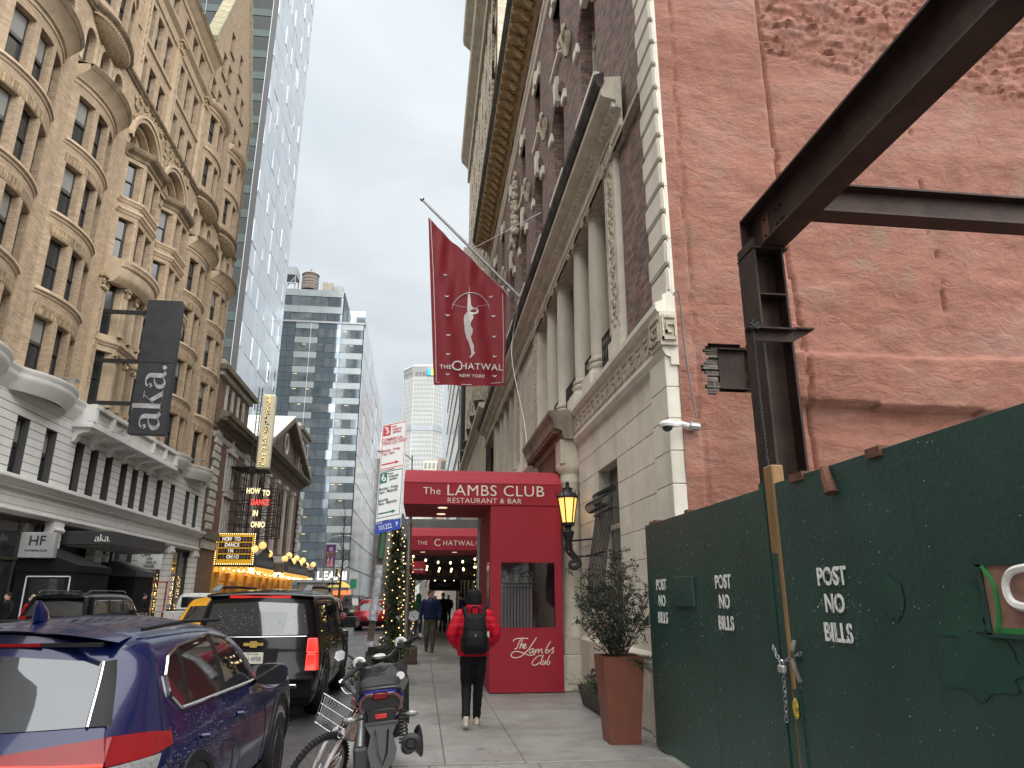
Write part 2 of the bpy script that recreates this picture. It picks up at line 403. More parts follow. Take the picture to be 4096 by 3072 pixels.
# --- limestone base in single ashlar blocks (near part), plain sheet beyond
def ashlar(y0, y1, z0, z1, x=XH, m='limestone', c=.008, d=.25):
    return MB().cbox(x, x+d, y0+.003, y1-.003, z0+.003, z1-.003, c).build('stone_block', m, hotel)
zc = fl(.92, 4.52, 10)
WY0, WY1, WZ0, WZ1 = 10.75, 12.0, 1.32, 3.96
for i in range(9):
    z0, z1 = zc[i], zc[i+1]
    ashlar(8.1, 8.72, z0, z1, XH-.07, d=.175)
    segs = [8.72, 9.75, 10.75, 12.0, 12.75, 13.55] if i % 2 else [8.72, 9.25, 10.2, 10.75, 12.0, 12.4, 13.55]
    for a, b in zip(segs, segs[1:]):
        if a >= WY0-.01 and b <= WY1+.01 and z0 > WZ0-.1 and z1 < WZ1+.05: continue
        ashlar(a, b, z0, z1)
for a, b in ((8.08, 9.3), (9.3, 10.6), (10.6, 12.1), (12.1, 13.5)): MB().cbox(XH-.06 if a > 8.1 else XH-.11, XH+.1, a+.003, b-.003, 0, .86, .015).build('plinth_stone', 'limeold', hotel)
MB().sweep(fr, [8.7, 13.5], [(0, .86), (.06, .86), (.06, .9), (.02, .95), (0, .95)]).build('plinth_cap', 'limestone', hotel)
MB().sheet(fr, [16.9, HY1], [0, 4.55], [(19, 21, .1, 3.2), (23, 25, .6, 3.6), (27, 29, .6, 3.6), (31, 33, .6, 3.6)], .3).build('base_wall', 'limestone', hotel)
MB().box(XH+.25, XH+.6, 8.3, HY1, 0, 4.6).build('wall_core', 'darkframe', hotel)
# --- street window with sash
MB().sheet(fr, [WY0, WY1], [WZ0, WZ1], [(WY0+.001, WY1-.001, WZ0+.001, WZ1-.001)], .24).build('window_reveal', 'limeold', hotel)
wn = MB()
for a, b, c_, d_ in ((WY0, WY0+.1, WZ0, WZ1), (WY1-.1, WY1, WZ0, WZ1), (WY0, WY1, WZ1-.1, WZ1), (WY0, WY1, WZ0, WZ0+.12), (WY0, WY1, 2.7, 2.78)): wn.box(XH+.15, XH+.22, a, b, c_, d_)
win = wn.build('window', mat('creamwood', (.42, .38, .30), .6), hotel)
for a, b in ((WZ0+.12, 2.7), (2.78, WZ1-.1)): MB().box(XH+.18, XH+.2, WY0+.1, WY1-.1, a, b).build('pane', 'glass', win)
# --- belt course with greek key
MB().sweep(fr, [8.07, HY1], [(0, 4.5), (.06, 4.52), (.1, 4.6), (.1, 4.66), (.07, 4.67), (.07, 5.06), (.12, 5.08), (.16, 5.14), (.16, 5.22), (.06, 5.26), (.06, 5.34), (0, 5.36)]).build('belt_course', 'limestone', hotel)
MB().box(XH-.13, XH+.09, 8.02, 8.46, 4.64, 5.09).build('corner_block', 'limeold', hotel); MB().box(XH+.003, 3.085, 8.072, 8.6, 4.4, 5.45).build('corner_filler', 'limestone', hotel)
key = MB()
def kb(a, b, c_, d_): key.box(-.02, .02, a, b, c_, d_)
kb(0, .3, .24, .28); kb(0, .04, 0, .24); kb(0, .22, 0, .04); kb(.18, .22, .04, .18); kb(.09, .18, .14, .18); kb(.26, .3, 0, .24)
kme = mesh_of(key, 'limeornament', 'fret_key')
for k in range(78): inst(kme, 'fret_key', (XH-.075-3.1, 8.62+k*.345-20, 4.72), hotel)
k2 = MB()
for q in ((0, .36, .32, .36), (0, .04, 0, .32), (0, .36, 0, .04), (.32, .36, .04, .26), (.1, .32, .22, .26), (.1, .14, .1, .22), (.1, .26, .1, .14)): k2.box(q[0], q[1], -.03, .01, q[2], q[3])
inst(mesh_of(k2, 'limeornament', 'corner_key'), 'corner_key', (XH-.115-3.1, 8.015-20, 4.7), hotel, None, (.5, 1, .9))
inst(mesh_of(k2, 'limeornament', 'corner_key'), 'corner_key', (XH-.125-3.1, 8.42-20, 4.7), hotel, (0, 0, -PI/2), (1, 1, .9))
# --- pedestals, columns and pilasters of the loggia
COLY = [12.55, 14.0, 16.0, 17.5, 24.6, 26.1, 28.1, 29.6]
XC = 3.3
shaft = MB(); shaft.lathe([(.27, 0), (.27, .08), (.3, .09), (.31, .14), (.28, .17), (.25, .19), (.29, .22), (.29, .27), (.25, .3), (.235, .35), (.238, 1.2), (.228, 2.2), (.205, 3.1), (.2, 3.2), (.22, 3.22), (.22, 3.27)], n=24)
shme = mesh_of(shaft, mat('columnstone', (.52, .49, .41), .7, var=.13, scale=2, stain=.3, bump=.1, stretch=(2, 2, .3)), 'column_shaft', True)
def spiral(c, r, side, turns=2.2, n=34):
    pts = []
    for i in range(n):
        t = i/(n-1); a = t*turns*2*PI; rr = r*(1-t*.82)
        pts.append((c[0], c[1]+side*rr*math.sin(a), c[2]+rr*math.cos(a)))
    return pts
cap = MB()
cap.box(-.3, .3, -.3, .3, .3, .36); cap.box(-.26, .26, -.22, .22, .14, .3)
for sx in (-.27, .27):
    for sy in (-1, 1): cap.tube(spiral((sx, sy*.24, .1), .13, sy), .028, 6)
for sy in (-1, 1): cap.cyl((-.27, sy*.24, .1), (.27, sy*.24, .1), .1, n=12)
cap.lathe([(.23, 0), (.27, .06), (.27, .12), (.2, .14)], n=18)
cpme = mesh_of(cap, 'limeornament', 'capital', True)
pedme = mesh_of(MB().cbox(-.36, .36, -.36, .36, 0, .3, .02).cbox(-.32, .32, -.32, .32, .28, .36, .01), 'limestone', 'pedestal')
for y in COLY:
    s_ = inst(shme, 'column_shaft', (XC-3.1, y-20, 5.68), hotel)
    inst(pedme, 'pedestal', (0, 0, -.36), s_); inst(cpme, 'capital', (0, 0, 3.25), s_)
def pilaster(y, wd=.62):
    p = MB().box(3.04, 3.5, y-wd/2, y+wd/2, 5.36, 9.0).build('pilaster', 'limestone', hotel)
    MB().box(3.0, 3.1, y-wd/2-.06, y+wd/2+.06, 5.36, 5.72).build('pilaster_base', 'limestone', p)
    o = MB()
    for k in range(26):        # carved foliage panel: rosettes and scrolls in relief
        z = 5.95+k*.115; o.sphere((3.035, y+.09*math.sin(k*1.9), z), .055+.012*math.sin(k*2.3), 8, 5, sx=.6)
        o.tube(spiral((3.03, y-.1*math.sin(k*1.9), z), .06, 1 if k % 2 else -1, 1.3, 10), .012, 5)
    for s_ in (-1, 1): o.box(3.015, 3.05, y+s_*(wd/2-.05)-.02, y+s_*(wd/2-.05)+.02, 5.85, 8.9)
    o.build('carved_panel', 'limeornament', p)
    inst(cpme, 'capital', (XC-.04-3.1, y-20, 8.92), hotel, None, (1, 1.1, 1))
for y in (10.7, 19.25, 23.0, 31.2): pilaster(y)
# back wall of the loggia with tall dark windows
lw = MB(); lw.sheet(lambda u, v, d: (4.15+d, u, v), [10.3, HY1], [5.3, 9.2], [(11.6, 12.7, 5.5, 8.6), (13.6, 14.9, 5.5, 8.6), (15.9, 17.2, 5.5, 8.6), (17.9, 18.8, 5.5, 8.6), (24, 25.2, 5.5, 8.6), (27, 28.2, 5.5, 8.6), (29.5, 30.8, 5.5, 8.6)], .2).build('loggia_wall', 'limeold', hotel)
for a, b in ((11.6, 12.7), (13.6, 14.9), (15.9, 17.2), (17.9, 18.8), (24, 25.2), (27, 28.2), (29.5, 30.8)):
    wf = MB()
    for q in ((a, a+.07, 5.5, 8.6), (b-.07, b, 5.5, 8.6), (a, b, 8.5, 8.6), (a, b, 7.3, 7.4), ((a+b)/2-.03, (a+b)/2+.03, 5.5, 8.6)): wf.box(4.25, 4.32, *q)
    wf = wf.build('window', 'darkframe', hotel); MB().box(4.28, 4.3, a, b, 5.5, 8.6).build('pane', 'glass', wf)
MB().box(3.12, 4.3, 19.6, 22.7, 5.36, 9.0).build('blind_bay', 'limestone', hotel)
MB().box(3.07, 3.12, 20.1, 22.2, 5.9, 8.4).box(3.05, 3.08, 20.3, 22.0, 6.1, 8.2).build('panel_moulding', 'limeold', hotel)
MB().box(3.0, 4.4, 8.8, HY1, 9.0, 9.06).build('loggia_ceiling', 'limeornament', hotel)
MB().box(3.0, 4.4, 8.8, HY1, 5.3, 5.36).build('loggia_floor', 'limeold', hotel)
# iron railings between the columns
def railing(y0, y1):
    b = MB(); b.box(3.18, 3.21, y0, y1, 6.22, 6.26); b.box(3.18, 3.21, y0, y1, 5.5, 5.53)
    n = int((y1-y0)/.11)
    for i in range(n+1):
        y = y0+(y1-y0)*i/n; b.cyl((3.195, y, 5.4), (3.195, y, 6.24), .011, n=5)
        if i < n: b.tube([(3.195, y+.055+.05*math.cos(t), 5.95+.13*math.sin(t)) for t in fl(0, 5.5, 9)], .008, 4)
    b.build('railing', 'blackmetal', hotel)
for a, b in ((11.05, 12.2), (12.9, 13.65), (14.35, 15.65), (16.35, 17.15), (24.95, 25.7), (26.5, 27.7)): railing(a, b)
# entablature
MB().sweep(lambda u, v, d: (3.05+d, u, v), [9.75, HY1], [(0, 9.0), (.03, 9.0), (.03, 9.12), (.06, 9.13), (.06, 9.26), (.02, 9.28), (.02, 9.46), (.1, 9.5), (.1, 9.62), (.3, 9.66), (.36, 9.7), (.36, 9.84), (.42, 9.96), (.42, 10.04), (0, 10.1)]).build('entablature', 'limeold', hotel)
dm = mesh_of(MB().box(-.08, 0, 0, .09, 0, .1), 'limestone', 'dentil')
for k in range(140): inst(dm, 'dentil', (2.96-3.1, 9.8+k*.18-20, 9.52), hotel)
MB().sweep(lambda u, v, d: (3.05+d, u, v), [9.72, HY1], [(.36, 9.82), (.40, 9.83), (.46, 9.97), (.47, 10.06), (.3, 10.13), (.3, 9.95)]).build('stained_gutter', mat('sootstone', (.05, .045, .04), .9, var=.8, scale=3.5), hotel)
# --- brick wall above with arched and square windows
ARY = [12.2, 15.5, 18.8, 22.1, 25.4, 28.7, 32.0]
holes = []
for y in ARY:
    holes += [(y-.68, y+.68, 11.55, 14.25, True), (y-.5, y+.5, 15.3, 17.3), (y-.5, y+.5, 18.85, 19.75)]
MB().sheet(fb, [8.7, HY1], [10.0, 20.2], holes, .38).build('brick_wall', 'hotelbrick', hotel)
MB().sheet(fb, [8.7, 10.3], [5.3, 10.0], [], .1).build('brick_strip', 'hotelbrick', hotel)
for y in ARY:
    wf = MB()
    for q in ((y-.68, y-.58, 11.55, 14.0), (y+.58, y+.68, 11.55, 14.0), (y-.04, y+.04, 11.55, 14.2), (y-.66, y+.66, 13.4, 13.5), (y-.66, y+.66, 11.55, 11.68)): wf.box(3.4, 3.48, *q)
    wf = wf.build('window', mat('stonewhite', (.5, .47, .4), .6), hotel); MB().box(3.46, 3.47, y-.68, y+.68, 11.55, 14.25).build('pane', 'glass', wf)
    MB().cbox(3.0, 3.5, y-.86, y+.86, 11.36, 11.56, .015).build('sill', 'limestone', hotel)
    for s_ in (-1, 1): MB().cbox(3.04, 3.35, y+s_*.9-.2, y+s_*.9+.2, 13.4, 13.66, .015).build('impost_block', 'limestone', hotel)
    MB().prism([(3.02, y-.12, 14.05), (3.02, y+.12, 14.05), (3.02, y+.2, 14.75), (3.02, y-.2, 14.75)], (.14, 0, 0)).build('keystone', 'limestone', hotel)
    arc = MB()
    for k in range(15):
        t0, t1 = PI*k/15+.02, PI*(k+1)/15-.02
        p = lambda t, r: (3.095, y-r*math.cos(t), 13.57+r*math.sin(t))
        arc.prism([p(t0, .69), p(t1, .69), p(t1, .93), p(t0, .93)], (.03, 0, 0))
    arc.build('arch_brickwork', mat('hotelbrick2', (.13, .058, .05), .8, var=.25, scale=9), hotel)
    wf = MB()
    for q in ((y-.5, y-.42, 15.3, 17.3), (y+.42, y+.5, 15.3, 17.3), (y-.5, y+.5, 16.25, 16.33), (y-.5, y+.5, 17.2, 17.3)): wf.box(3.38, 3.46, *q)
    wf = wf.build('window', 'stonewhite', hotel); MB().box(3.43, 3.44, y-.5, y+.5, 15.3, 17.3).build('pane', 'glass', wf)
    MB().cbox(3.02, 3.4, y-.62, y+.62, 15.16, 15.3, .012).build('sill', 'limestone', hotel)
    MB().prism([(3.05, y-.55, 17.3), (3.05, y+.55, 17.3), (3.05, y+.7, 17.65), (3.05, y-.7, 17.65)], (.2, 0, 0)).build('lintel', 'limestone', hotel)
    MB().box(3.43, 3.44, y-.5, y+.5, 18.85, 19.75).build('pane', 'glass', hotel)
    MB().prism([(3.0, y-.1, 17.28), (3.0, y+.1, 17.28), (3.0, y+.16, 17.75), (3.0, y-.16, 17.75)], (.1, 0, 0)).build('keystone', 'limestone', hotel)
# ram skulls between the arches
def ram():
    b = MB(); rows = []
    for z, rx, ry in ((-.42, .03, .05), (-.3, .06, .07), (-.1, .1, .1), (.08, .13, .17), (.2, .12, .19), (.32, .06, .12)):
        rows.append([(-.1-rx*math.sin(t)*1.2, ry*math.cos(t), z) for t in fl(0, 2*PI*7/8, 8)])
    b.grid(rows, True)
    for s_ in (-1, 1): b.tube([(-.14-.08*math.sin(t*.8), s_*(.14+.16*math.sin(t)), .2-.05+.17*math.cos(t)) for t in fl(-.4, 4.2, 12)], [.065-.045*i/11 for i in range(12)], 6)
    return b
rme = mesh_of(ram(), 'limeornament', 'ram_head', True)
for k in range(6): inst(rme, 'ram_head', (3.1-3.1, 13.85+3.3*k-20, 14.5), hotel)
# carved cartouche far along
cb = MB()
for k in range(40): cb.sphere((3.0, 23.75+.5*math.sin(k*2.4), 14.4+k*.07), .16-.002*k, 7, 5)
cb.build('cartouche', 'limeornament', hotel, True)
# string course and bracketed cornice
MB().sweep(fb, [8.6, HY1], [(0, 18.2), (.06, 18.22), (.1, 18.34), (.16, 18.4), (.16, 18.5), (0, 18.56)]).build('string_course', 'limestone', hotel)
MB().sweep(fb, [8.4, HY1], [(0, 19.9), (.08, 19.95), (.08, 20.1), (.16, 20.14), (.16, 20.32), (.55, 20.4), (.8, 20.42), (.8, 20.6), (.92, 20.8), (.92, 20.9), (0, 21.0)]).build('cornice', mat('goldstone', (.42, .30, .16), .75, var=.25, scale=4, stain=.4, bump=.3), hotel)
br = MB(); br.tube([(-.15, 0, 0), (-.3, 0, .1), (-.42, 0, .26), (-.62, 0, .3), (-.74, 0, .24)], [.11, .13, .11, .1, .07], 8); br.box(-.78, 0, -.15, .15, .3, .36)
bme = mesh_of(br, 'goldstone', 'bracket', True)
for k in range(48): inst(bme, 'bracket', (3.1-3.1, 8.7+.57*k-20, 20.06), hotel)
d2 = mesh_of(MB().box(-.2, 0, 0, .11, 0, .14), 'goldstone', 'cornice_dentil')
for k in range(120): inst(d2, 'cornice_dentil', (2.98-3.1, 8.5+.228*k-20, 20.15), hotel)
MB().sweep(fb, [8.38, HY1], [(.79, 20.5), (.84, 20.6), (.95, 20.8), (.96, 20.92), (.7, 21.02), (.7, 20.7)]).build('stained_gutter', 'sootstone', hotel)
# quoins
for k in range(38):
    z = 5.36+k*.392
    if z > 19.8: break
    MB().cbox(2.985, 3.05, 8.04, 8.75 if k % 2 else 8.68, z+.012, z+.37, .035).build('quoin', 'limestone', hotel)
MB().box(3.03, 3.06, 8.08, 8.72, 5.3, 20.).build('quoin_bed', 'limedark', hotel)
for k in range(19): MB().cbox(3.045, 3.09, 8.065, 8.5, 5.36+k*.784, 5.36+(k+1)*.784-.006, .004).build('corner_strip', 'limestone', hotel)
MB().box(3.6, 16, 8.3, HY1, 5.4, 20.4).build('building_mass', 'hotelbrick', hotel)
# --- door portico in weathered brown stone
por = thing('door_portico', 'weathered stone door surround with round columns and dark projecting cornice', 'portico', (2.9, 15.5, 0))
for y in (13.82, 17.0):
    MB().cbox(2.58, 3.0, y-.3, y+.3, 0, .62, .02).build('column_base', 'limeold', por)
    MB().cbox(2.62, 3.0, y-.26, y+.26, .62, .9, .02).build('column_plinth', 'limeold', por)
    MB().lathe([(.27, .9), (.27, .95), (.24, 1.0), (.215, 1.05), (.205, 3.75), (.22, 3.78), (.22, 3.83), (.205, 3.86), (.21, 3.95), (.27, 4.02), (.29, 4.08), (.29, 4.14)], (2.86, y, 0), 20).build('column', 'limeold', por, True)
    MB().box(2.62, 3.0, y-.26, y+.26, 4.14, 4.62).build('frieze_block', 'limeold', por)
MB().box(2.7, 3.0, 14.08, 16.74, 4.14, 4.62).build('frieze', mat('brownstone', (.20, .11, .08), .85, var=.3, scale=4, stain=.5, bump=.3), por)
MB().sweep(lambda u, v, d: (2.98+d, u, v), [13.46, 17.36], [(0, 4.62), (.3, 4.62), (.33, 4.7), (.33, 4.78), (.5, 4.84), (.52, 4.98), (.6, 5.12), (.6, 5.18), (0, 5.22)]).build('cornice', 'limedark', por)
db = mesh_of(MB().box(-.5, -.3, 0, .16, 0, .09), 'brownstone', 'modillion')
for k in range(12): inst(db, 'modillion', (2.99-2.9, 13.55+k*.32-15.5, 4.74), por)
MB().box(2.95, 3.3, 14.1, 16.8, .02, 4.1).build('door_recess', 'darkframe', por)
# ================================================================ red rendered party wall
def stucco_mat():
    m = mat('stuccowall', (.285, .108, .078), .78, var=.12); t = m.node_tree; b = t.nodes['Principled BSDF']; L = t.links.new
    geo = N(t, 'ShaderNodeNewGeometry'); mp = N(t, 'ShaderNodeMapping'); mp.inputs['Scale'].default_value = (.55, 1, 1.5); L(geo.outputs['Position'], mp.inputs[0])
    a = N(t, 'ShaderNodeTexNoise', Scale=.8, Detail=8, Roughness=.62, Distortion=.6); L(mp.outputs[0], a.inputs['Vector'])
    r = N(t, 'ShaderNodeValToRGB'); L(a.outputs[0], r.inputs[0]); e = r.color_ramp.elements
    e[0].position = .3; e[0].color = (.255, .095, .062, 1); e[1].position = .74; e[1].color = (.375, .215, .168, 1)
    q = e.new(.52); q.color = (.325, .138, .096, 1)
    c2 = N(t, 'ShaderNodeTexNoise', Scale=5, Detail=8, Roughness=.7); L(mp.outputs[0], c2.inputs['Vector'])
    r2 = N(t, 'ShaderNodeMapRange'); L(c2.outputs[0], r2.inputs[0]); r2.inputs[1].default_value = .32; r2.inputs[2].default_value = .7; r2.inputs[3].default_value = .72; r2.inputs[4].default_value = 1.16
    s_ = N(t, 'ShaderNodeVectorMath', operation='SCALE'); L(r.outputs[0], s_.inputs[0]); L(r2.outputs[0], s_.inputs['Scale'])
    # pale grey-green weathering patches with edges of their own
    p3 = N(t, 'ShaderNodeTexNoise', Scale=.9, Detail=7, Roughness=.66, Distortion=1.2); mp3 = N(t, 'ShaderNodeMapping'); mp3.inputs['Location'].default_value = (3.1, 0, 7.7); L(geo.outputs['Position'], mp3.inputs[0]); L(mp3.outputs[0], p3.inputs['Vector'])
    r3 = N(t, 'ShaderNodeMapRange'); L(p3.outputs[0], r3.inputs[0]); r3.inputs[1].default_value = .57; r3.inputs[2].default_value = .72; r3.inputs[4].default_value = .6
    mx = N(t, 'ShaderNodeMix', data_type='RGBA'); L(r3.outputs[0], mx.inputs[0]); L(s_.outputs[0], mx.inputs[6]); mx.inputs[7].default_value = (.235, .185, .135, 1)
    L(mx.outputs[2], b.inputs['Base Color'])
    mp2 = N(t, 'ShaderNodeMapping'); mp2.inputs['Scale'].default_value = (2.0, 1, 3.6); L(geo.outputs['Position'], mp2.inputs[0])
    d = N(t, 'ShaderNodeTexNoise', Scale=1.5, Detail=10, Roughness=.66, Distortion=2.2); L(mp2.outputs[0], d.inputs['Vector'])
    d2 = N(t, 'ShaderNodeTexNoise', Scale=14, Detail=5); L(geo.outputs['Position'], d2.inputs['Vector'])
    ad = N(t, 'ShaderNodeMath', operation='MULTIPLY_ADD'); L(d2.outputs[0], ad.inputs[0]); ad.inputs[1].default_value = .22; L(d.outputs[0], ad.inputs[2])
    vo = N(t, 'ShaderNodeTexVoronoi', feature='DISTANCE_TO_EDGE', Scale=1.1); mpv = N(t, 'ShaderNodeMapping'); mpv.inputs['Scale'].default_value = (.8, 1, 1.5); wv = N(t, 'ShaderNodeVectorMath', operation='MULTIPLY_ADD'); L(d2.outputs['Color'], wv.inputs[0]); wv.inputs[1].default_value = (.5, .5, .5); L(geo.outputs['Position'], wv.inputs[2]); L(wv.outputs[0], mpv.inputs[0]); L(mpv.outputs[0], vo.inputs['Vector'])
    ck_ = N(t, 'ShaderNodeMapRange'); L(vo.outputs['Distance'], ck_.inputs[0]); ck_.inputs[2].default_value = .012; ck_.inputs[3].default_value = -.35; ck_.inputs[4].default_value = 0
    msk = N(t, 'ShaderNodeMapRange'); L(p3.outputs[0], msk.inputs[0]); msk.inputs[1].default_value = .42; msk.inputs[2].default_value = .56; msk.inputs[3].default_value = 0; msk.inputs[4].default_value = 1
    cm_ = N(t, 'ShaderNodeMath', operation='MULTIPLY_ADD'); L(ck_.outputs[0], cm_.inputs[0]); L(msk.outputs[0], cm_.inputs[1]); L(ad.outputs[0], cm_.inputs[2])
    bp = N(t, 'ShaderNodeBump', Strength=.5, Distance=.09); L(cm_.outputs[0], bp.inputs['Height']); L(bp.outputs[0], b.inputs['Normal'])
    return m
stucco_mat()
party = thing('party_wall', 'rough red rendered blank side wall with cracks and a broken ledge', 'wall', (5, 8.15, 0))
def hit(x, z, cx, cz, rx, rz): return ((x-cx)/rx)**2+((z-cz)/rz)**2
def wall_depth(x, z):
    """how far the render stands out towards the empty lot"""
    y = 8.10
    y -= .026*mn.noise(Vector((x*.8, 3, z*1.2)))+.012*mn.noise(Vector((x*2.6, 9, z*3.4)))+.007*mn.noise(Vector((x*7, 1, z*10)))
    xs = 4.72+.05*mn.noise(Vector((1, 2, z*.9)))+.03*mn.noise(Vector((1, 2, z*4)))+(9.5-z)*.006     # old building line
    if x > xs: y += .05
    if abs(x-xs) < .04: y += .05
    if z > 9.25+.25*mn.noise(Vector((x*1.1, 0, 0)))-.1*(x-5) and x > xs+.05:     # exposed rubble
        y += .04-.09*abs(mn.noise(Vector((x*2.6, 5, z*7))))-.07*abs(mn.noise(Vector((x*6, 2, z*16))))-.045*mn.noise(Vector((x*15, 2, z*19)))
    ed = 4.66+.02*mn.noise(Vector((x*2, 0, 0)))+max(0, x-6.6)*.02
    if x > 4.55 and 3.98-.03*(x-4.6) < z < ed: y -= .13*min(1, (ed-z)/.05)
    if x > 4.55 and 3.55-.03*(x-4.6) < z < 3.98-.03*(x-4.6): y += .02
    for (cx, a) in ((6.9, .05),):
        if abs(x-cx-.16*mn.noise(Vector((0, 4, z*1.1)))) < .022*abs(mn.noise(Vector((3, 4, z*1.9))))*2 and z > 4.7: y += a
    if abs(x-3.32-.05*mn.noise(Vector((0, 8, z*2.2)))) < .015: y += .03
    return y
nx, nz_ = 290, 370
xsn = fl(3.08, 13.5, nx); zsn = fl(0, 15.5, nz_)
stb = MB(); rows = []
for z in zsn: rows.append([(x, wall_depth(x, z), z) for x in xsn])
stb.grid(rows)
# leave out the broken hole
hx0, hx1, hz0, hz1 = 3.42, 4.03, 4.06, 4.7
stb.f = [f for f in stb.f if not (lambda c: hx0+.10*mn.noise(Vector((c[2]*7, 0, 0))) < c[0] < hx1+.08*mn.noise(Vector((c[2]*8, 3, 0))) and hz0+.09*mn.noise(Vector((c[0]*7, 1, 0))) < c[2] < hz1+.08*mn.noise(Vector((c[0]*8, 7, 0))))([sum(stb.v[i][k] for i in f)/4 for k in range(3)])]
stb.build('render_coat', 'stuccowall', party, True, ang=80)
MB().box(3.13, 13.6, 8.3, 8.5, 0, 15.6).build('wall_core', mat('rubble', (.16, .13, .11), .9, var=.4, scale=8, bump=1, bscale=12, brick=(.22, .08, .015, (.2, .18, .16))), party)
MB().box(3.075, 3.13, 8.12, 8.3, 0, 15.6).build('render_edge', 'stuccowall', party)
MB().box(3.64, 3.99, 8.17, 8.34, 4.13, 4.64).build('pocket_plate', 'steel', party); MB().box(3.63, 4.0, 8.1, 8.2, 4.64, 4.655).box(3.63, 4.0, 8.1, 8.2, 4.115, 4.13).build('pocket_flange', 'steel', party)
for i, (x, z) in enumerate([(3.55+.035*(i % 2), 4.1+.079*i) for i in range(8)]): MB().cbox(x-.13, x+.08, 8.15+random.uniform(0, .04), 8.3, z-.036, z+.036, .008).build('broken_brick', 'rubble', party)
# ================================================================ tan brick hotel on the left, white painted base
aka = thing('brick_building', 'tan brick building with bowed window bays over a white painted two storey base', 'building', (XL, 37, 0))
BAYC = [24.1, 29.1, 44.3, 49.3]; AY0, AY1 = 21.2, 52.2
def bow(u, h=1.95, s=.47):
    for c in BAYC:
        t = abs(u-c)/h
        if t < 1: return s*math.cos(PI/2*t)**.75
    return 0.
def bow2(u): return bow(u, 1.8, .44)
def ori(u, d=.7, e=.85):
    for a, b in ((32.55, 36.35), (37.15, 40.95)):
        if a < u < b: return d*min(1, (u-a)/e, (b-u)/e)
    return 0.
def zero(u): return 0.
def fmap(bl, x=XL): return lambda u, v, d: (x+bl(u)-d, u, v)
def usb(a, b, st=.16): n = max(2, int((b-a)/st)+1); return fl(a, b, n)
WIN = {}
def window(y0, y1, z0, z1, depth, bl, parent, arch=False, blind=None, frame='darkframe', x=XL):
    """double-hung sash: frame with an upper and a lower pane, shared by size"""
    w_, h_ = round(y1-y0, 2), round(z1-z0, 2); xa, xb = x+bl(y0+.02)-depth, x+bl(y1-.02)-depth
    ang = math.atan2(xa-xb, y1-y0); k = (w_, h_, arch, frame)
    if k not in WIN:
        f = MB(); t = .055
        f.box(-.05, .03, -w_/2, -w_/2+t, 0, h_); f.box(-.05, .03, w_/2-t, w_/2, 0, h_); f.box(-.05, .03, -w_/2, w_/2, h_-t, h_); f.box(-.05, .03, -w_/2, w_/2, 0, t*1.3); f.box(-.04, .045, -w_/2, w_/2, h_*.5-.03, h_*.5+.03)
        up = MB().box(-.005, .0, -w_/2+t, w_/2-t, h_*.5+.03, h_-t); lo = MB().box(-.03, -.025, -w_/2+t, w_/2-t, t*1.3, h_*.5-.03)
        WIN[k] = (mesh_of(f, frame, 'window'), mesh_of(up, 'glassdim', 'pane'), mesh_of(lo, 'glass', 'pane'), mesh_of(up, 'glass', 'pane'))
        bl_ = MB(); n = int(h_*.42/.05)
        for i in range(n): bl_.box(.004, .012, -w_/2+t, w_/2-t, h_-t-.05*i-.034, h_-t-.05*i)
        WIN[k] += (mesh_of(bl_, 'blind', 'blind'),)
    q = WIN[k]; lo = wloc(parent)
    o = inst(q[0], 'window', ((xa+xb)/2-lo.x, (y0+y1)/2-lo.y, z0-lo.z), parent, (0, 0, ang))
    r = random.random() if blind is None else blind
    inst(q[1] if r < .45 else q[3], 'pane', (0, 0, 0), o); inst(q[2], 'pane', (0, 0, 0), o)
    if r < .5: inst(q[4], 'blind', (0, 0, 0), o)
    return o
def pt(b, name, m, smooth=False, ang=35): return b.build(name, m, aka, smooth, ang=ang)
# ---- white base: rusticated courses over a recessed bed
W2 = [(22.2, 23.1), (24.6, 25.5), (28.0, 28.95), (30.15, 31.1), (32.8, 33.65), (34.3, 35.15), (35.9, 36.75), (37.75, 38.6), (39.25, 40.1), (40.75, 41.6), (42.9, 43.8), (45.2, 46.05), (48.1, 48.95), (50.05, 50.9)]
hz = [(a, b, 6.07, 8.2) for a, b in W2]
zs = fl(5.95, 8.85, 10)
for z0, z1 in zip(zs, zs[1:]):
    if z0 > 6.07 and z1 < 8.2:
        ends = [AY0]+[q for w_ in W2 for q in w_]+[AY1]
        for a, b in zip(ends[::2], ends[1::2]): pt(MB().box(XL-.03, XL, a, b, z0+.014, z1-.014), 'stone_block', 'whitestone')
        continue
    hh = [(a, b, max(z0+.014, 6.07), min(z1-.014, 8.2)) for a, b in W2 if z1 > 6.1 and z0 < 8.17]
    pt(MB().sheet(fmap(zero), [AY0, AY1], [z0+.014, z1-.014], [h for h in hh if h[3]-h[2] > .02], .028), 'stone_course', 'whitestone')
pt(MB().sheet(fmap(zero, XL-.03), [AY0, AY1], [5.9, 8.9], hz, .3), 'joint_bed', mat('shadowgap', (.09, .09, .09), .9, var=0))
for a, b in W2: window(a, b, 6.07, 8.2, .34, zero, aka)
pt(MB().sheet(fmap(zero), [AY0, AY1], [8.85, 9.25], [], .1), 'frieze', 'whitestone')
def bwide(u): return 1.15*bow(u, 2.05, .62)
pt(MB().sweep(fmap(bwide), usb(AY0, AY1), [(0, 8.95), (.05, 9.0), (.1, 9.15), (.3, 9.35), (.34, 9.5), (.34, 9.6), (.42, 9.68), (.42, 9.78), (0, 9.85)]), 'cornice', 'whitestone', True, 50)
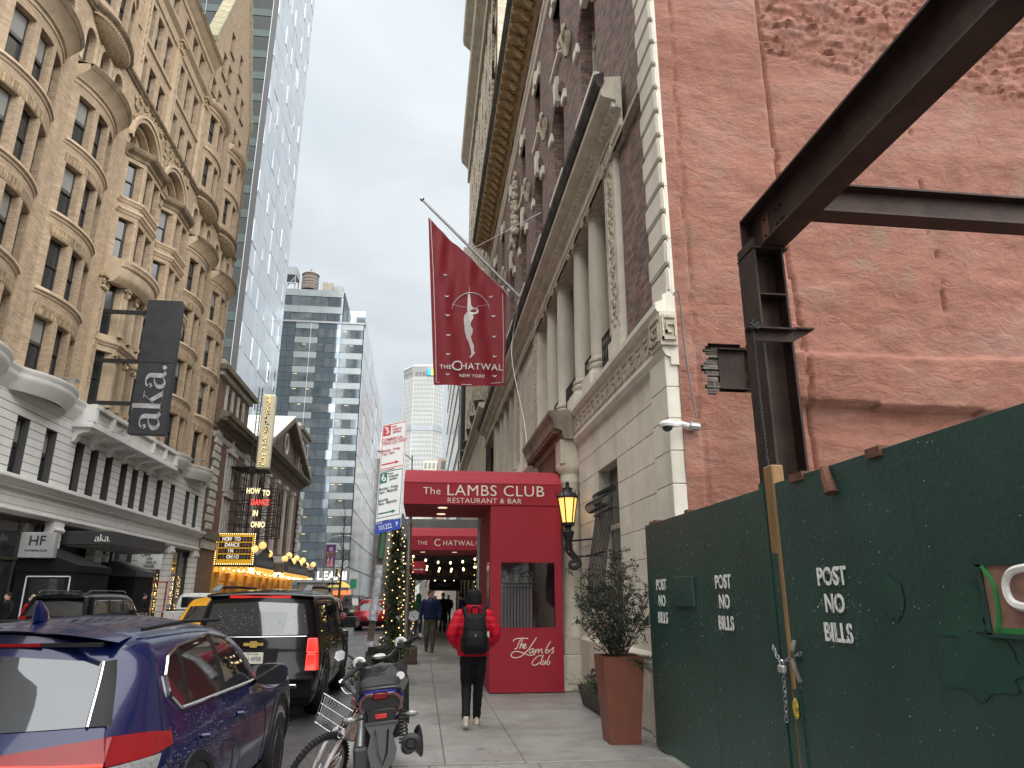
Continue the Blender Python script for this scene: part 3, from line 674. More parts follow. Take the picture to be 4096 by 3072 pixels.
# dentil cornice, frieze and lintel over the shops
pt(MB().sweep(fmap(zero), [AY0, AY1+.06], [(0, 5.5), (.06, 5.52), (.06, 5.6), (.2, 5.62), (.26, 5.7), (.38, 5.82), (.38, 5.9), (0, 5.97)]), 'dentil_cornice', 'whitestone')
dd = MB()
for k in range(310): dd.box(XL+.06, XL+.16, AY0+.1*k, AY0+.1*k+.055, 5.54, 5.62)
tag(pt(dd, 'dentils', 'whitestone'), kind='stuff')
for z0, z1 in ((4.62, 4.95), (4.97, 5.24), (5.26, 5.5)): pt(MB().box(XL-.3, XL, AY0, AY1, z0, z1), 'frieze_course', 'whitestone')
pt(MB().sweep(fmap(zero), [AY0, AY1], [(0, 4.66), (.05, 4.68), (.1, 4.74), (.1, 4.8), (0, 4.84)]), 'lintel_moulding', 'whitestone')
pt(MB().box(XL-.34, XL-.3, AY0, AY1, 4.5, 5.6), 'frieze_bed', 'shadowgap')
PIERS = [(21.2, 21.9), (26.6, 27.3), (32.1, 32.85), (36.35, 37.15), (41.85, 42.8), (46.5, 47.2), (51.4, 52.2)]
for a, b in PIERS:
    p = pt(MB().box(XL-.35, XL-.02, a+.02, b-.02, 0, 4.62), 'pier', 'shadowgap')
    zz = fl(.1, 4.2, 13)
    for z0, z1 in zip(zz, zz[1:]): MB().cbox(XL-.4, XL+.03, a, b, z0+.012, z1-.012, .012).build('pier_stone', 'whitestone', p)
    MB().sweep(fmap(zero), [a-.06, b+.06], [(-.3, 4.2), (.06, 4.2), (.12, 4.28), (.12, 4.36), (.06, 4.4), (.06, 4.62), (-.3, 4.62)]).build('pier_capital', 'whitestone', p)
# shop fronts: frames, panes, transoms
bronze = mat('bronzeframe', (.16, .135, .105), .45, metal=.5, var=.15)
def shop(y0, y1, mull, tr=3.0, x=XL-.5, glassm='glass', top=4.6, door=False):
    f = MB()
    for y in [y0, y1]+mull: f.box(x-.06, x+.06, y-.05, y+.05, 0, top)
    f.box(x-.05, x+.05, y0, y1, tr-.05, tr+.05); f.box(x-.06, x+.06, y0, y1, top-.12, top); f.box(x-.08, x+.08, y0, y1, 0, .4)
    o = f.build('shop_front', bronze, aka); ys = sorted([y0, y1]+mull)
    for a, b in zip(ys, ys[1:]):
        MB().box(x-.01, x, a+.05, b-.05, .4, tr-.05).build('pane', glassm, o); MB().box(x-.01, x, a+.05, b-.05, tr+.05, top-.12).build('pane', glassm, o)
    return o
shopglass = mat('shopglass', (.05, .055, .055), .05, var=.4, scale=.8, spec=.9)
shop(21.9, 26.6, [24.2], 3.05, glassm=shopglass); shop(27.3, 32.1, [28.7, 30.6], 3.05, glassm=shopglass); shop(32.85, 36.35, [34.6], 3.4, XL-1.2)
shop(37.15, 41.85, [39.5], 3.1, glassm=shopglass); shop(42.8, 46.5, [44.7], 2.95, glassm=shopglass); shop(47.2, 51.4, [48.4, 49.9], 2.95, glassm=shopglass)
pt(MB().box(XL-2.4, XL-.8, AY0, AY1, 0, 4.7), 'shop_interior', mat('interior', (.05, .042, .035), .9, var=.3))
# warm fairy lights in the cafe windows
fl_ = MB()
for k in range(230):
    yy = random.choice([42.95, 44.55, 44.9, 46.3, 47.5, 49.2, 50.3])+random.gauss(0, .13); fl_.box(XL-.44, XL-.42, yy, yy+.035, *(lambda z: (z, z+.035))(random.uniform(.6, 2.9)))
tag(fl_.build('window_lights', 'bulbwarm'), 'warm fairy lights strung inside the cafe windows', 'fairy lights', kind='stuff')
# ---- carved balcony on scroll brackets
bal = MB(); bal.box(XL, XL+.85, 32.1, 43.45, 8.72, 8.86); bal.box(XL, XL+.8, 32.2, 43.35, 8.86, 9.0)
for a, b in ((32.2, 32.5), (34.1, 34.35), (35.95, 36.2), (39.35, 39.6), (41.2, 41.45), (43.05, 43.35)): bal.box(XL+.55, XL+.85, a, b, 8.98, 9.75)
bal.box(XL+.6, XL+.865, 32.19, 43.36, 9.6, 9.76); bal.box(XL+.62, XL+.72, 36.2, 39.35, 8.98, 9.6); bal.box(XL, XL+.815, 32.215, 32.4, 8.985, 9.715); bal.box(XL, XL+.815, 43.15, 43.335, 8.985, 9.715)
balc = pt(bal, 'balcony', 'whitestone')
for a, b in ((32.5, 34.1), (34.35, 35.95), (39.6, 41.2), (41.45, 43.05)):
    pn = MB(); pn.box(XL+.62, XL+.66, a, b, 8.98, 9.6)
    for k in range(60): pn.tube(spiral((XL+.69, random.uniform(a+.1, b-.1), random.uniform(9.06, 9.5)), random.uniform(.05, .1), random.choice((-1, 1)), 1.2, 8), .02, 4)
    pn.build('carved_panel', 'whitestone', balc)
bk = MB(); prof = [(0, 8.1), (.1, 8.1), (.16, 8.2), (.2, 8.4), (.4, 8.5), (.62, 8.52), (.7, 8.6), (.7, 8.72), (0, 8.72)]
bk.prism([(XL+o, -.16, z) for o, z in prof], (0, .32, 0))
for s_ in (-.17, .17): bk.tube([(XL+.5+.14*(1-t*.12)*math.cos(t*1.1), s_, 8.58+.11*(1-t*.12)*math.sin(t*1.1)) for t in fl(0, 7, 18)], .02, 5)
bkm = mesh_of(bk, 'whitestone', 'scroll_bracket')
for k in range(7): inst(bkm, 'scroll_bracket', (-XL, 32.45+k*1.76-37, 0), balc)
# ---- brick bays, four storeys
FL = [(9.95, 12.1), (13.24, 15.45), (16.55, 18.8), (19.9, 22.1)]
def baywins(c, w_=.92, dx=1.2): return [(c-dx-w_/2, c-dx+w_/2), (c-w_/2, c+w_/2), (c+dx-w_/2, c+dx+w_/2)]
SIDE = [(AY0, 32.4), (41.1, AY1)]
def bowz(u): return bow(u)
for ya, yb in SIDE:
    hs = [(a, b, z0, z1) for c in BAYC if ya < c < yb for a, b in baywins(c) for z0, z1 in FL]
    pt(MB().sheet(fmap(bowz), usb(ya, yb), [9.6, 23.2], hs, .34), 'brick_wall', 'tanbrick')
    for a, b, z0, z1 in hs:
        window(a, b, z0, z1, .3, bowz, aka)
for c in BAYC:
    for z in (13.05, 16.36, 19.72):
        pt(MB().sweep(fmap(bowz), usb(c-1.95, c+1.95), [(0, z-.14), (.04, z-.13), (.06, z-.02), (.14, z), (.14, z+.1), (.09, z+.14), (0, z+.15)]), 'sill_band', 'tanstone', True, 50)
    for z in (12.15, 15.5, 18.85):
        for a, b in baywins(c): pt(MB().sweep(fmap(bowz), usb(a-.12, b+.12, .3), [(0, z), (.02, z), (.02, z+.38), (0, z+.38)]), 'flat_arch', mat('tanbrick2', (.36, .26, .15), .8, var=.3, scale=4, brick=(.07, .4, .01, (.22, .17, .12))))
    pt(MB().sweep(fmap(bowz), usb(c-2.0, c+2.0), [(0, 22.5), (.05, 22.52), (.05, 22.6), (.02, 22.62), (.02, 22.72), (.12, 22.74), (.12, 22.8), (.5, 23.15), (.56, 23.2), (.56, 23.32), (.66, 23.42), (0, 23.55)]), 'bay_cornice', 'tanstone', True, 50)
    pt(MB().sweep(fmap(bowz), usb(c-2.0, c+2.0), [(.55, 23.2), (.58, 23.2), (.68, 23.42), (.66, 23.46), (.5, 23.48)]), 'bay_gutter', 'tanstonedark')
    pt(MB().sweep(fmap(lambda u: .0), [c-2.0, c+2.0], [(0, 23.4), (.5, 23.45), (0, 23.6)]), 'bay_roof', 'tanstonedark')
# arcade storey (flat) 23.2 - 26.6
ar = [(c+d-.42, c+d+.42, 23.75, 25.65, True) for c in BAYC for d in (-1.45, 0, 1.45)]
for ya, yb in SIDE:
    hs = [h for h in ar if ya < h[0] < yb]
    pt(MB().sheet(fmap(zero), [ya, yb], [23.2, 26.6], hs, .3), 'arcade_wall', 'tanbrick')
    for a, b, z0, z1, _ in hs:
        y = (a+b)/2
        pt(MB().box(XL-.3, XL-.28, a, b, z0, z1), 'arched_pane', 'glass')
        s_ = MB(); p = lambda t, r: (XL, y-r*math.cos(t), z1-.42+r*math.sin(t))
        for k in range(9):
            t0, t1 = PI*k/9+.02, PI*(k+1)/9-.02; s_.prism([p(t0, .42), p(t1, .42), p(t1, .68), p(t0, .68)], (.06, 0, 0))
        s_.box(XL, XL+.05, a-.24, a, z0-.02, z1-.42); s_.box(XL, XL+.05, b, b+.24, z0-.02, z1-.42)
        pt(s_, 'arch_surround', 'tanstone')
# corbelled half-domes carrying the upper bows
for c in BAYC:
    rws = []
    for i, t in enumerate(fl(0, 1, 7)):
        k = math.sin(t*PI/2); z = 25.55+1.05*t**1.3
        rws.append([(XL+.02+.62*k*math.sin(a), c+.05-1.75*k*math.cos(a), z) for a in fl(0, PI, 15)])
    pt(MB().grid(rws), 'corbel', mat('corbelstone', (.24, .175, .105), .85, var=.35, scale=6, bump=1, bscale=7), True)
    for z, o in ((26.6, 0),): pt(MB().sweep(fmap(bow2), usb(c-1.95, c+1.95), [(0, 26.45), (.12, 26.46), (.14, 26.56), (.3, 26.64), (.34, 26.8), (.12, 26.9), (0, 26.92)]), 'corbel_cornice', 'tanstonedark', True, 50)
    dn = MB()
    for a in fl(.15, PI-.15, 26): dn.box(*(lambda x, y: (x-.04, x+.04, y-.035, y+.035))(XL+.6*math.sin(a), c-1.72*math.cos(a)), 26.36, 26.46)
    pt(dn, 'corbel_dentils', 'tanstone')
# upper bows 26.6 - 33.6
FU = [(27.4, 29.5), (30.7, 32.8)]
for ya, yb in SIDE:
    hs = [(a, b, z0, z1) for c in BAYC if ya < c < yb for a, b in baywins(c, .85, 1.12) for z0, z1 in FU]
    pt(MB().sheet(fmap(bow2), usb(ya, yb), [26.6, 33.9], hs, .32), 'upper_brick_wall', 'tanbrick')
    for a, b, z0, z1 in hs: window(a, b, z0, z1, .28, bow2, aka)
for c in BAYC:
    pt(MB().sweep(fmap(bow2), usb(c-1.85, c+1.85), [(0, 30.0), (.1, 30.02), (.12, 30.12), (.05, 30.2), (0, 30.2)]), 'sill_band', 'tanstone', True, 50)
    pt(MB().sweep(fmap(bow2), usb(c-1.85, c+1.85), [(0, 33.1), (.06, 33.12), (.06, 33.3), (.2, 33.36), (.34, 33.55), (.38, 33.75), (0, 33.9)]), 'bay_cornice', 'tanstone', True, 50)
    pt(MB().sweep(fmap(zero), [c-1.8, c+1.8], [(0, 33.7), (.5, 33.72), (0, 33.95)]), 'bay_roof', 'tanstonedark')
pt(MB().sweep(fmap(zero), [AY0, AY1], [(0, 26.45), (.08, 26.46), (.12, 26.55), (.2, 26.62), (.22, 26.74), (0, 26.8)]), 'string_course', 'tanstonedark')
# gables
for g0, sgn in ((42.0, 1), (31.4, -1)):
    P = lambda d, z, x=XL: (x, g0+sgn*d, z)
    hs = []
    for d0, z0, z1 in ((.55, 34.5, 35.7), (1.9, 34.5, 35.7), (3.3, 34.5, 35.7), (6.2, 34.5, 35.7), (7.6, 34.5, 35.7), (1.95, 37.2, 39.0), (3.3, 37.2, 39.0), (5.6, 37.2, 39.0), (7.0, 37.2, 39.0), (3.1, 40.05, 41.85), (5.5, 40.05, 41.85)):
        a, b = sorted((g0+sgn*d0, g0+sgn*(d0+.8))); hs.append((a, b, z0, z1))
    u0, u1 = sorted((g0, g0+sgn*10.2)); lo = [h for h in hs if h[2] < 36]; hi = [h for h in hs if h[2] > 36]
    pt(MB().sheet(fmap(zero), [u0, u1], [33.9, 36.2], lo, .3), 'gable_wall', 'tanbrick')
    v0, v1 = sorted((g0+sgn*1.8, g0+sgn*8.4))
    gb = MB().sheet(fmap(zero), [v0, v1], [36.2, 42.2], hi, .3)
    gb.poly([P(0, 36.2), P(1.8, 36.2), P(1.8, 42.2), P(0, 38.4)]); gb.poly([P(10.2, 36.2), P(8.4, 36.2), P(8.4, 42.2), P(10.2, 38.4)]); gb.poly([P(1.8, 42.2), P(8.4, 42.2), P(5.1, 49.3)])
    pt(gb, 'gable_wall', 'tanbrick')
    for a, b, z0, z1 in hs: window(a, b, z0, z1, .28, zero, aka); pt(MB().box(XL-.05, XL+.1, a-.1, b+.1, z0-.16, z0), 'sill', 'tanstonedark')
    cop = MB(); n = 13
    for s2 in (0, 1):
        for k in range(n):
            t0, t1 = k/n, (k+.94)/n
            q = lambda t: (P(5.1*t, 38.2+11.2*t) if not s2 else P(10.2-5.1*t, 38.2+11.2*t))
            A, B = Vector(q(t0)), Vector(q(t1)); up = Vector((0, -sgn*(1 if not s2 else -1)*.16, .3)); cop.prism([A, B, B+up, A+up], (.14, 0, 0)); cop.prism([A, B, B+up, A+up], (-.7, 0, 0))
    pt(cop, 'gable_coping', mat('mossstone', (.33, .30, .2), .85, var=.3, scale=4))
pt(MB().cyl((XL+.06, 51.95, 26), (XL+.06, 51.95, 40), .07), 'drainpipe', 'tanstonedark')
# ---- centre: stone lower storeys, angular brick bays, twin big arches, flat brick top
def orz(u): return ori(u)
OW = [(32.62, 33.32), (33.75, 34.6), (34.95, 35.75)]; OW = [(32.7, 33.3), (33.6, 34.35), (34.6, 35.35), (35.6, 36.2), (37.3, 37.9), (38.2, 38.95), (39.2, 39.95), (40.2, 40.8)]
hs = [(a, b, z0, z1) for a, b in OW for z0, z1 in ((9.95, 12.5), (13.3, 15.75))]
pt(MB().sheet(fmap(orz), usb(32.4, 41.1, .2), [9.5, 16.3], hs, .34), 'stone_bay', 'tanstone')
hs2 = [(a, b, z0, z1) for a, b in OW for z0, z1 in ((17.2, 19.3), (20.4, 22.4))]
pt(MB().sheet(fmap(orz), usb(32.4, 41.1, .2), [16.3, 23.1], hs2, .34), 'brick_bay', 'tanbrick')
for a, b, z0, z1 in hs+hs2: window(a, b, z0, z1, .3, orz, aka)
for z in (12.75, 19.55, 20.1):
    pt(MB().sweep(fmap(orz), usb(32.4, 41.1, .2), [(0, z), (.06, z+.02), (.1, z+.1), (.18, z+.18), (.18, z+.28), (0, z+.34)]), 'ledge', 'tanstone')
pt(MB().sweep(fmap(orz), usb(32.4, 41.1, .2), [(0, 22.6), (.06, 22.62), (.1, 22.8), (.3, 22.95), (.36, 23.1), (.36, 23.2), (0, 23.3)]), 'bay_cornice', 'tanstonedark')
for yy in (33.45, 34.48, 35.48, 38.05, 39.08, 40.08):
    for z0, z1 in ((9.9, 12.5), (13.3, 15.75)):
        x = XL+orz(yy); co = MB().box(x-.02, x+.12, yy-.11, yy+.11, z0, z1-.5); co.box(x-.02, x+.15, yy-.15, yy+.15, z0, z0+.2); o = pt(co, 'pilaster', 'tanstone')
        c2 = MB(); c2.box(x, x+.2, yy-.2, yy+.2, z1-.12, z1)
        for s_ in (-1, 1): c2.tube(spiral((x+.16, yy+s_*.12, z1-.26), .1, s_, 1.8, 12), .025, 5)
        c2.sphere((x+.1, yy, z1-.36), .14, 8, 6); c2.build('capital', 'ornament', o, True)
for c in (34.45, 39.05):       # curved balconies
    cu = lambda u, c=c: .75+.55*math.cos(PI/2*min(1, abs(u-c)/2.05))**.7
    pt(MB().sweep(fmap(cu), usb(c-2.05, c+2.05, .2), [(-1.2, 15.75), (-.3, 15.75), (-.1, 15.95), (0, 16.1), (0, 16.5), (.08, 16.55), (.12, 16.7), (.2, 16.78), (.2, 16.9), (-.2, 16.95), (-1.2, 16.95)]), 'balcony', 'tanstone', True, 40)
    dn = MB()
    for u in fl(c-1.9, c+1.9, 34): x, y, _ = fmap(cu)(u, 0, -.08); dn.box(x-.04, x+.05, y-.03, y+.03, 16.58, 16.68)
    pt(dn, 'balcony_dentils', 'tanstone')
for yy, z0, z1 in ((36.75, 9.7, 23.0), (32.42, 9.7, 16.0), (41.08, 9.7, 16.0), (36.55, 26.8, 33.0), (32.05, 26.8, 33.0), (41.55, 26.8, 33.0)):
    o = pt(MB().box(XL-.05, XL+.16, yy-.28, yy+.28, z0, z1), 'pilaster', 'tanstone'); c2 = MB()
    for k in range(int((z1-z0-1.6)/.16)): c2.sphere((XL+.17, yy+.06*math.sin(k*2.1), z0+1.0+.16*k), .07+.02*math.sin(k*1.7), 6, 4, sx=.5)
    c2.build('carved_panel', 'ornament', o)
    c3 = MB(); c3.box(XL, XL+.34, yy-.38, yy+.38, z1-.14, z1)
    for s_ in (-1, 1): c3.tube(spiral((XL+.24, yy+s_*.22, z1-.36), .15, s_, 1.8, 14), .035, 5)
    for k in range(10): c3.sphere((XL+.2, yy-.25+.055*k, z1-.62+.05*(k % 2)), .09, 6, 4)
    c3.build('capital', 'ornament', o, True)
# twin arches
big = [(32.75, 36.25, 23.2, 25.55, True), (37.2, 40.7, 23.2, 25.55, True)]
ab = MB(); ab.sheet(fmap(zero), [32.4, 41.1], [23.1, 26.5], big, .7)
pt(ab, 'arch_wall', 'ornament')
rel = MB()      # carved foliage in the spandrels
for k in range(330):
    y, z = random.uniform(32.5, 41.0), random.uniform(23.6, 26.4)
    if any(((y-(a+b)/2)/2.05)**2+((z-23.8)/2.05)**2 < 1 for a, b, *_ in big): continue
    rel.tube(spiral((XL+.06, y, z), random.uniform(.1, .22), random.choice((-1, 1)), 1.3, 9), .045, 5)
pt(rel, 'carved_foliage', 'ornament', True)
for a, b, z0, z1, _ in big:
    y = (a+b)/2; r = (b-a)/2
    for r0, r1, o in ((r-.02, r+.2, .12), (r+.2, r+.34, .2), (r-.3, r-.12, -.3)):
        s_ = MB(); rows = []
        for t in fl(0, PI, 25): rows.append([(XL+o-.3, y-r0*math.cos(t), z1-r+r0*math.sin(t)), (XL+o, y-r0*math.cos(t), z1-r+r0*math.sin(t)), (XL+o, y-r1*math.cos(t), z1-r+r1*math.sin(t)), (XL+o-.3, y-r1*math.cos(t), z1-r+r1*math.sin(t))])
        pt(s_.grid(rows), 'archivolt', 'tanstone', True)
    tw = MB().sheet(fmap(zero, XL-.66), [a, b], [23.2, z1], [(y-.36, y+.36, 23.25, 25.1, True), (y-1.25, y-.75, 23.25, 24.3, True), (y+.75, y+1.25, 23.25, 24.3, True)], .2); pt(tw, 'tympanum', 'tanstone')
    pt(MB().box(XL-.9, XL-.84, a, b, 23.1, z1), 'arched_pane', 'glass')
# top storeys of the centre
TY = [32.3, 33.55, 34.95, 37.1, 38.5, 39.9]
hs = [(y, y+.85, z0, z1) for y in TY for z0, z1 in ((26.85, 28.75), (29.95, 32.1), (33.85, 35.35)) if y > 32.3 or z0 < 30]
pt(MB().sheet(fmap(zero, XL-.02), [31.4, 42.0], [26.5, 36.6], hs, .34), 'top_wall', 'tanbrick')
for a, b, z0, z1 in hs: window(a, b, z0, z1, .3, zero, aka, x=XL-.02)
pt(MB().sweep(fmap(zero), [31.4, 42.0], [(0, 29.5), (.08, 29.52), (.1, 29.66), (0, 29.7)]), 'sill_band', 'tanstone')
pt(MB().sweep(fmap(zero), [31.4, 42.2], [(0, 32.5), (.05, 32.52), (.08, 32.7), (.1, 33.0), (.32, 33.2), (.36, 33.36), (0, 33.5)]), 'cornice', 'tanstone')
pt(MB().sweep(fmap(zero), [31.4, 42.3], [(0, 35.6), (.06, 35.62), (.1, 35.9), (.2, 36.0), (.42, 36.3), (.5, 36.35), (.55, 36.6), (0, 36.8)]), 'main_cornice', 'tanstone')
pt(MB().sweep(fmap(zero), [31.4, 42.32], [(.52, 36.36), (.58, 36.6), (.5, 36.66)]), 'gutter', 'tanstonedark')
sl = MB()        # slate roof in overlapping courses
for k in range(26):
    z = 36.6+k*.36; x = XL-.3-k*.13
    for j in range(24): y = 31.4+j*.46+(k % 2)*.23; sl.prism([(x, y, z+.02), (x, y+.44, z+.02), (x-.15, y+.44, z+.42), (x-.15, y, z+.42)], (.03, 0, .01))
tag(pt(sl, 'roof_slates', mat('slate', (.27, .28, .28), .5, var=.2, scale=6)), kind='stuff')
pt(MB().box(XL-14, XL-1.2, AY0+.02, AY1-.02, 0, 36), 'building_mass', mat('tanplain', (.33, .25, .16), .85, var=.2))
for a, b in ((31.55, 32.2), ): pt(MB().box(XL-5, XL-4.2, a+5, b+6, 36, 46), 'chimney', mat('redchimney', (.33, .19, .13), .8, var=.2))
# ---- things fixed to the left building
sg = thing('blade_sign', 'tall dark grey vertical hotel sign reading aka, fixed by two black arms', 'sign', (-12.7, 32.7, 8.5))
SX0, SX1, SYp = -13.2, -11.66, 32.6
MB().cbox(SX0, SX1, SYp, SYp+.42, 8.56, 11.9, .015).build('sign_board', mat('signdark', (.035, .037, .042), .45, var=.25, scale=2, metal=.2), sg)
MB().cbox(SX0, SX1, SYp, SYp+.42, 11.912, 15.0, .015).build('sign_board', 'signdark', sg)
for z in (9.9, 14.3, 11.9): MB().box(XL, SX0, SYp+.14, SYp+.28, z, z+.17).build('bracket_arm', 'blackmetal', sg)
# ================================================================ theatre beyond the tan building
mat('thbrick', (.165, .085, .066), .85, var=.25, scale=4, brick=(.24, .08, .012, (.17, .14, .12)))
mat('thstone', (.50, .485, .44), .8, var=.15, scale=2, stain=.4, bump=.15, obj=.05)
mat('thdark', (.15, .125, .095), .85, var=.35, scale=3, stain=.5, bump=.3)
th = thing('theatre_building', 'brick theatre with grey stone quoins, dark cornices and a pedimented centre', 'building', (XL, 72, 0))
def tp(b, name, m, smooth=False): return b.build(name, m, th, smooth)
TF = fmap(zero)
tp(MB().sheet(TF, [52.4, 66], [0, 14.0], [(56.6, 58.6, 9.6, 12.3, False), (56.8, 58.4, 6.5, 9.0)], .35), 'brick_wall', 'thbrick')
tp(MB().sheet(fmap(zero, XL-.25), [66, 92], [5, 15.4], [(68.5, 71, 6.5, 12.5, True), (73, 75.5, 6.5, 12.5, True), (77.5, 80, 6.5, 12.5, True), (82, 84.5, 6.5, 12.5, True)], .5), 'centre_wall', 'thbrick')
tp(MB().box(XL-20, XL-.7, 52.35, 92, 0, 14.4), 'building_mass', 'thbrick'); tp(MB().box(XL-.8, XL-.74, 66, 92, 5, 14), 'dark_glazing', 'glass')
for ya in (53.0, 62.0, 90.2):
    for k in range(13): tp(MB().cbox(XL-.1, XL+.13, ya-(.25 if k % 2 else 0), ya+1.35+(.25 if k % 2 else 0), 6.2+k*.56+.02, 6.2+k*.56+.5, .05), 'quoin', 'thstone')
for y in (67.2, 72, 76.5, 81.2, 86):
    o = tp(MB().box(XL-.25, XL+.05, y-.45, y+.45, 6, 13.0), 'pilaster', 'thstone'); MB().box(XL-.25, XL+.2, y-.6, y+.6, 13.0, 13.35).build('capital', 'thstone', o)
for z0, z1, a, b in ((9.6, 12.3, 56.6, 58.6), (6.5, 9.0, 56.8, 58.4)):
    w_ = MB()
    for y in (a-.2, (a*2+b)/3, (a+2*b)/3, b+.1): w_.box(XL-.3, XL+.1, y-.1, y+.1, z0, z1)
    w_.box(XL-.2, XL+.2, a-.4, b+.4, z0-.25, z0); w_.box(XL-.2, XL+.22, a-.4, b+.4, z1, z1+.3)
    if z0 > 9: w_.prism([(XL, a+.3, z1+.3), (XL, b-.3, z1+.3), (XL, (a+b)/2, z1+1.2)], (.15, 0, 0))
    o = tp(w_, 'window', 'thstone'); MB().box(XL-.32, XL-.3, a, b, z0, z1).build('pane', 'glassdim', o)
TC = [(0, 13.4), (.1, 13.42), (.1, 13.75), (.25, 13.8), (.3, 14.0), (.85, 14.25), (1.0, 14.3), (1.05, 14.6), (0, 14.8)]
tp(MB().sweep(TF, [52.3, 66.6], TC), 'cornice', 'thdark'); tp(MB().sweep(fmap(zero, XL-.2), [66.6, 93], [(o, z+1.1) for o, z in TC]), 'pediment_base_cornice', 'thdark')
mo = mesh_of(MB().box(.3, .85, -.14, .14, 13.98, 14.2), 'thdark', 'modillion')
for k in range(24): inst(mo, 'modillion', (0, 52.5+k*.6-72, 0), th)
for k in range(42): inst(mo, 'modillion', (-.2, 66.9+k*.62-72, 1.1), th)
tp(MB().sweep(TF, [52.3, 66.2], [(0, 12.75), (.08, 12.78), (.16, 13.0), (.16, 13.1), (0, 13.2)]), 'architrave', 'thstone')
# attic pavilions
for a, b, zt in ((52.4, 61.6, 17.4), (85.6, 92.4, 20.5)):
    zb = 14.6 if a < 60 else 15.6
    at = MB().sheet(TF, [a, b], [zb, zt], [(a+2.2+k*1.75, a+3.2+k*1.75, zb+.5, zt-.5, True) for k in range(3)], .4); at.quad((XL, a, zb), (XL-8, a, zb), (XL-8, a, zt), (XL, a, zt)); at.quad((XL, b, zb), (XL-8, b, zb), (XL-8, b, zt), (XL, b, zt))
    tp(at, 'attic', 'thbrick'); tp(MB().box(XL-8, XL-.4, a+.1, b-.1, zb, zt), 'attic_core', 'thdark')
    for k in range(4): tp(MB().box(XL-.02, XL+.12, a+1.9+k*1.75-.22, a+1.9+k*1.75+.22, zb+.2, zt-.3), 'attic_pilaster', 'thstone')
    tp(MB().box(XL-8, XL+.25, a-.2, b+.2, zt, zt+.35), 'attic_frieze', 'thstone'); tp(MB().box(XL-8, XL+.6, a-.45, b+.45, zt+.35, zt+.75), 'attic_cornice', 'thdark')
    tp(MB().cbox(XL-1.6, XL+.2, a+.1, a+1.9, zt+.75, zt+1.25, .05), 'attic_block', 'thstone')
# pediment
pa, pb, pz, ph = 70.5, 93, 15.9, 20.3; pm = (pa+pb)/2-2.2
tp(MB().prism([(XL-.2, pa, pz), (XL-.2, pb, pz), (XL-.2, pm, ph)], (-.5, 0, 0)), 'tympanum', 'thbrick')
for p, q in (((pa-.6, pz), (pm, ph)), ((pb+.6, pz), (pm, ph))):
    d = Vector((0, q[0]-p[0], q[1]-p[1])); u = Vector((0, 0, .55)); A = Vector((XL-.3, *p)); r_ = tp(MB().prism([A, A+d, A+d+u, A+u], (1.0, 0, 0)), 'raking_cornice', 'thdark')
    A = Vector((XL-9, *p))+u; tp(MB().prism([A, A+d, A+d+u*.3, A+u*.3], (9.7, 0, 0)), 'pediment_roof', 'thstone')
tp(MB().tube([(XL-.1, pm+.9*math.cos(t), 17.8+1.1*math.sin(t)) for t in fl(0, 2*PI, 17)[:-1]], .16, 6, True), 'oval_window', 'thstone', True)
tp(MB().box(XL-.05, XL+.25, 52.35, 66, 5.55, 6.15), 'greek_key_band', 'thdark'); tp(MB().box(XL, XL+.14, 52.35, 66, 4.9, 5.5), 'stone_band', 'thstone')
tp(MB().box(XL-.3, XL+.02, 52.35, 56, 0, 4.9), 'ground_brick', 'thbrick')
# golden lobby front under the marquee
gold = mat('goldpaint', (.52, .30, .055), .5, var=.15, scale=3); goldd = mat('golddark', (.22, .11, .03), .5, var=.2)
tp(MB().box(XL-.4, XL+.05, 56, 90, 0, 5.0), 'lobby_front', gold)
for k in range(11):
    y = 57+k*3; o = tp(MB().box(XL, XL+.3, y-.2, y+.2, 0, 3.4), 'lobby_pilaster', gold); MB().box(XL, XL+.38, y-.3, y+.3, 3.1, 3.4).build('capital', gold, o)
    tp(MB().box(XL+.05, XL+.1, y+.6, y+2.3, .1, 2.7), 'lobby_door' if k % 2 else 'poster_case', goldd if k % 2 else mat('poster', (.6, .36, .07), .5, var=.3, scale=4))
    tp(MB().box(XL+.05, XL+.14, y+.5, y+2.4, 2.8, 3.3), 'door_panel', gold)
mq = thing('theatre_marquee', 'dark theatre marquee with small peaked gables, globe lamps and rows of warm bulbs', 'marquee', (-13.8, 70, 3.4))
mg = mat('marqueegrey', (.075, .078, .078), .55, var=.2)
def mp_(b, name, m, smooth=False): return b.build(name, m, mq, smooth)
XM = -12.4
mp_(MB().box(XL, XM, 56.3, 63.5, 3.75, 4.5), 'canopy', mg); mp_(MB().box(XL, XM-.9, 63.5, 68, 3.75, 4.4), 'canopy', mg); mp_(MB().box(XL, XM, 68, 82, 3.75, 4.5), 'canopy', mg); mp_(MB().box(XL, XM-.2, 85.5, 89.5, 3.75, 4.4), 'canopy', mg)
mp_(MB().box(XM, XM+.04, 57, 63, 3.95, 4.35).box(XM, XM+.04, 70, 81.5, 3.95, 4.35), 'letter_band', mat('marqueeband', (.13, .14, .14), .5))
for a, b in ((56.6, 63.2), (68, 73), (73, 77.5), (77.5, 82), (85.6, 89.4)):
    m_ = (a+b)/2; h = 5.35 if a < 60 else 5.15
    mp_(MB().prism([(XM-.05, a, 4.5), (XM-.05, b, 4.5), (XM-.05, m_, h)], (-1.5, 0, 0)), 'gable', mg)
    for p in (a, b):
        A = Vector((XM+.05, p, 4.52)); B = Vector((XM+.05, m_, h+.05)); u = Vector((0, 0, .1)); mp_(MB().prism([A, B, B+u, A+u], (-1.6, 0, 0)), 'gable_edge', mat('marqueelight', (.2, .19, .18), .6))
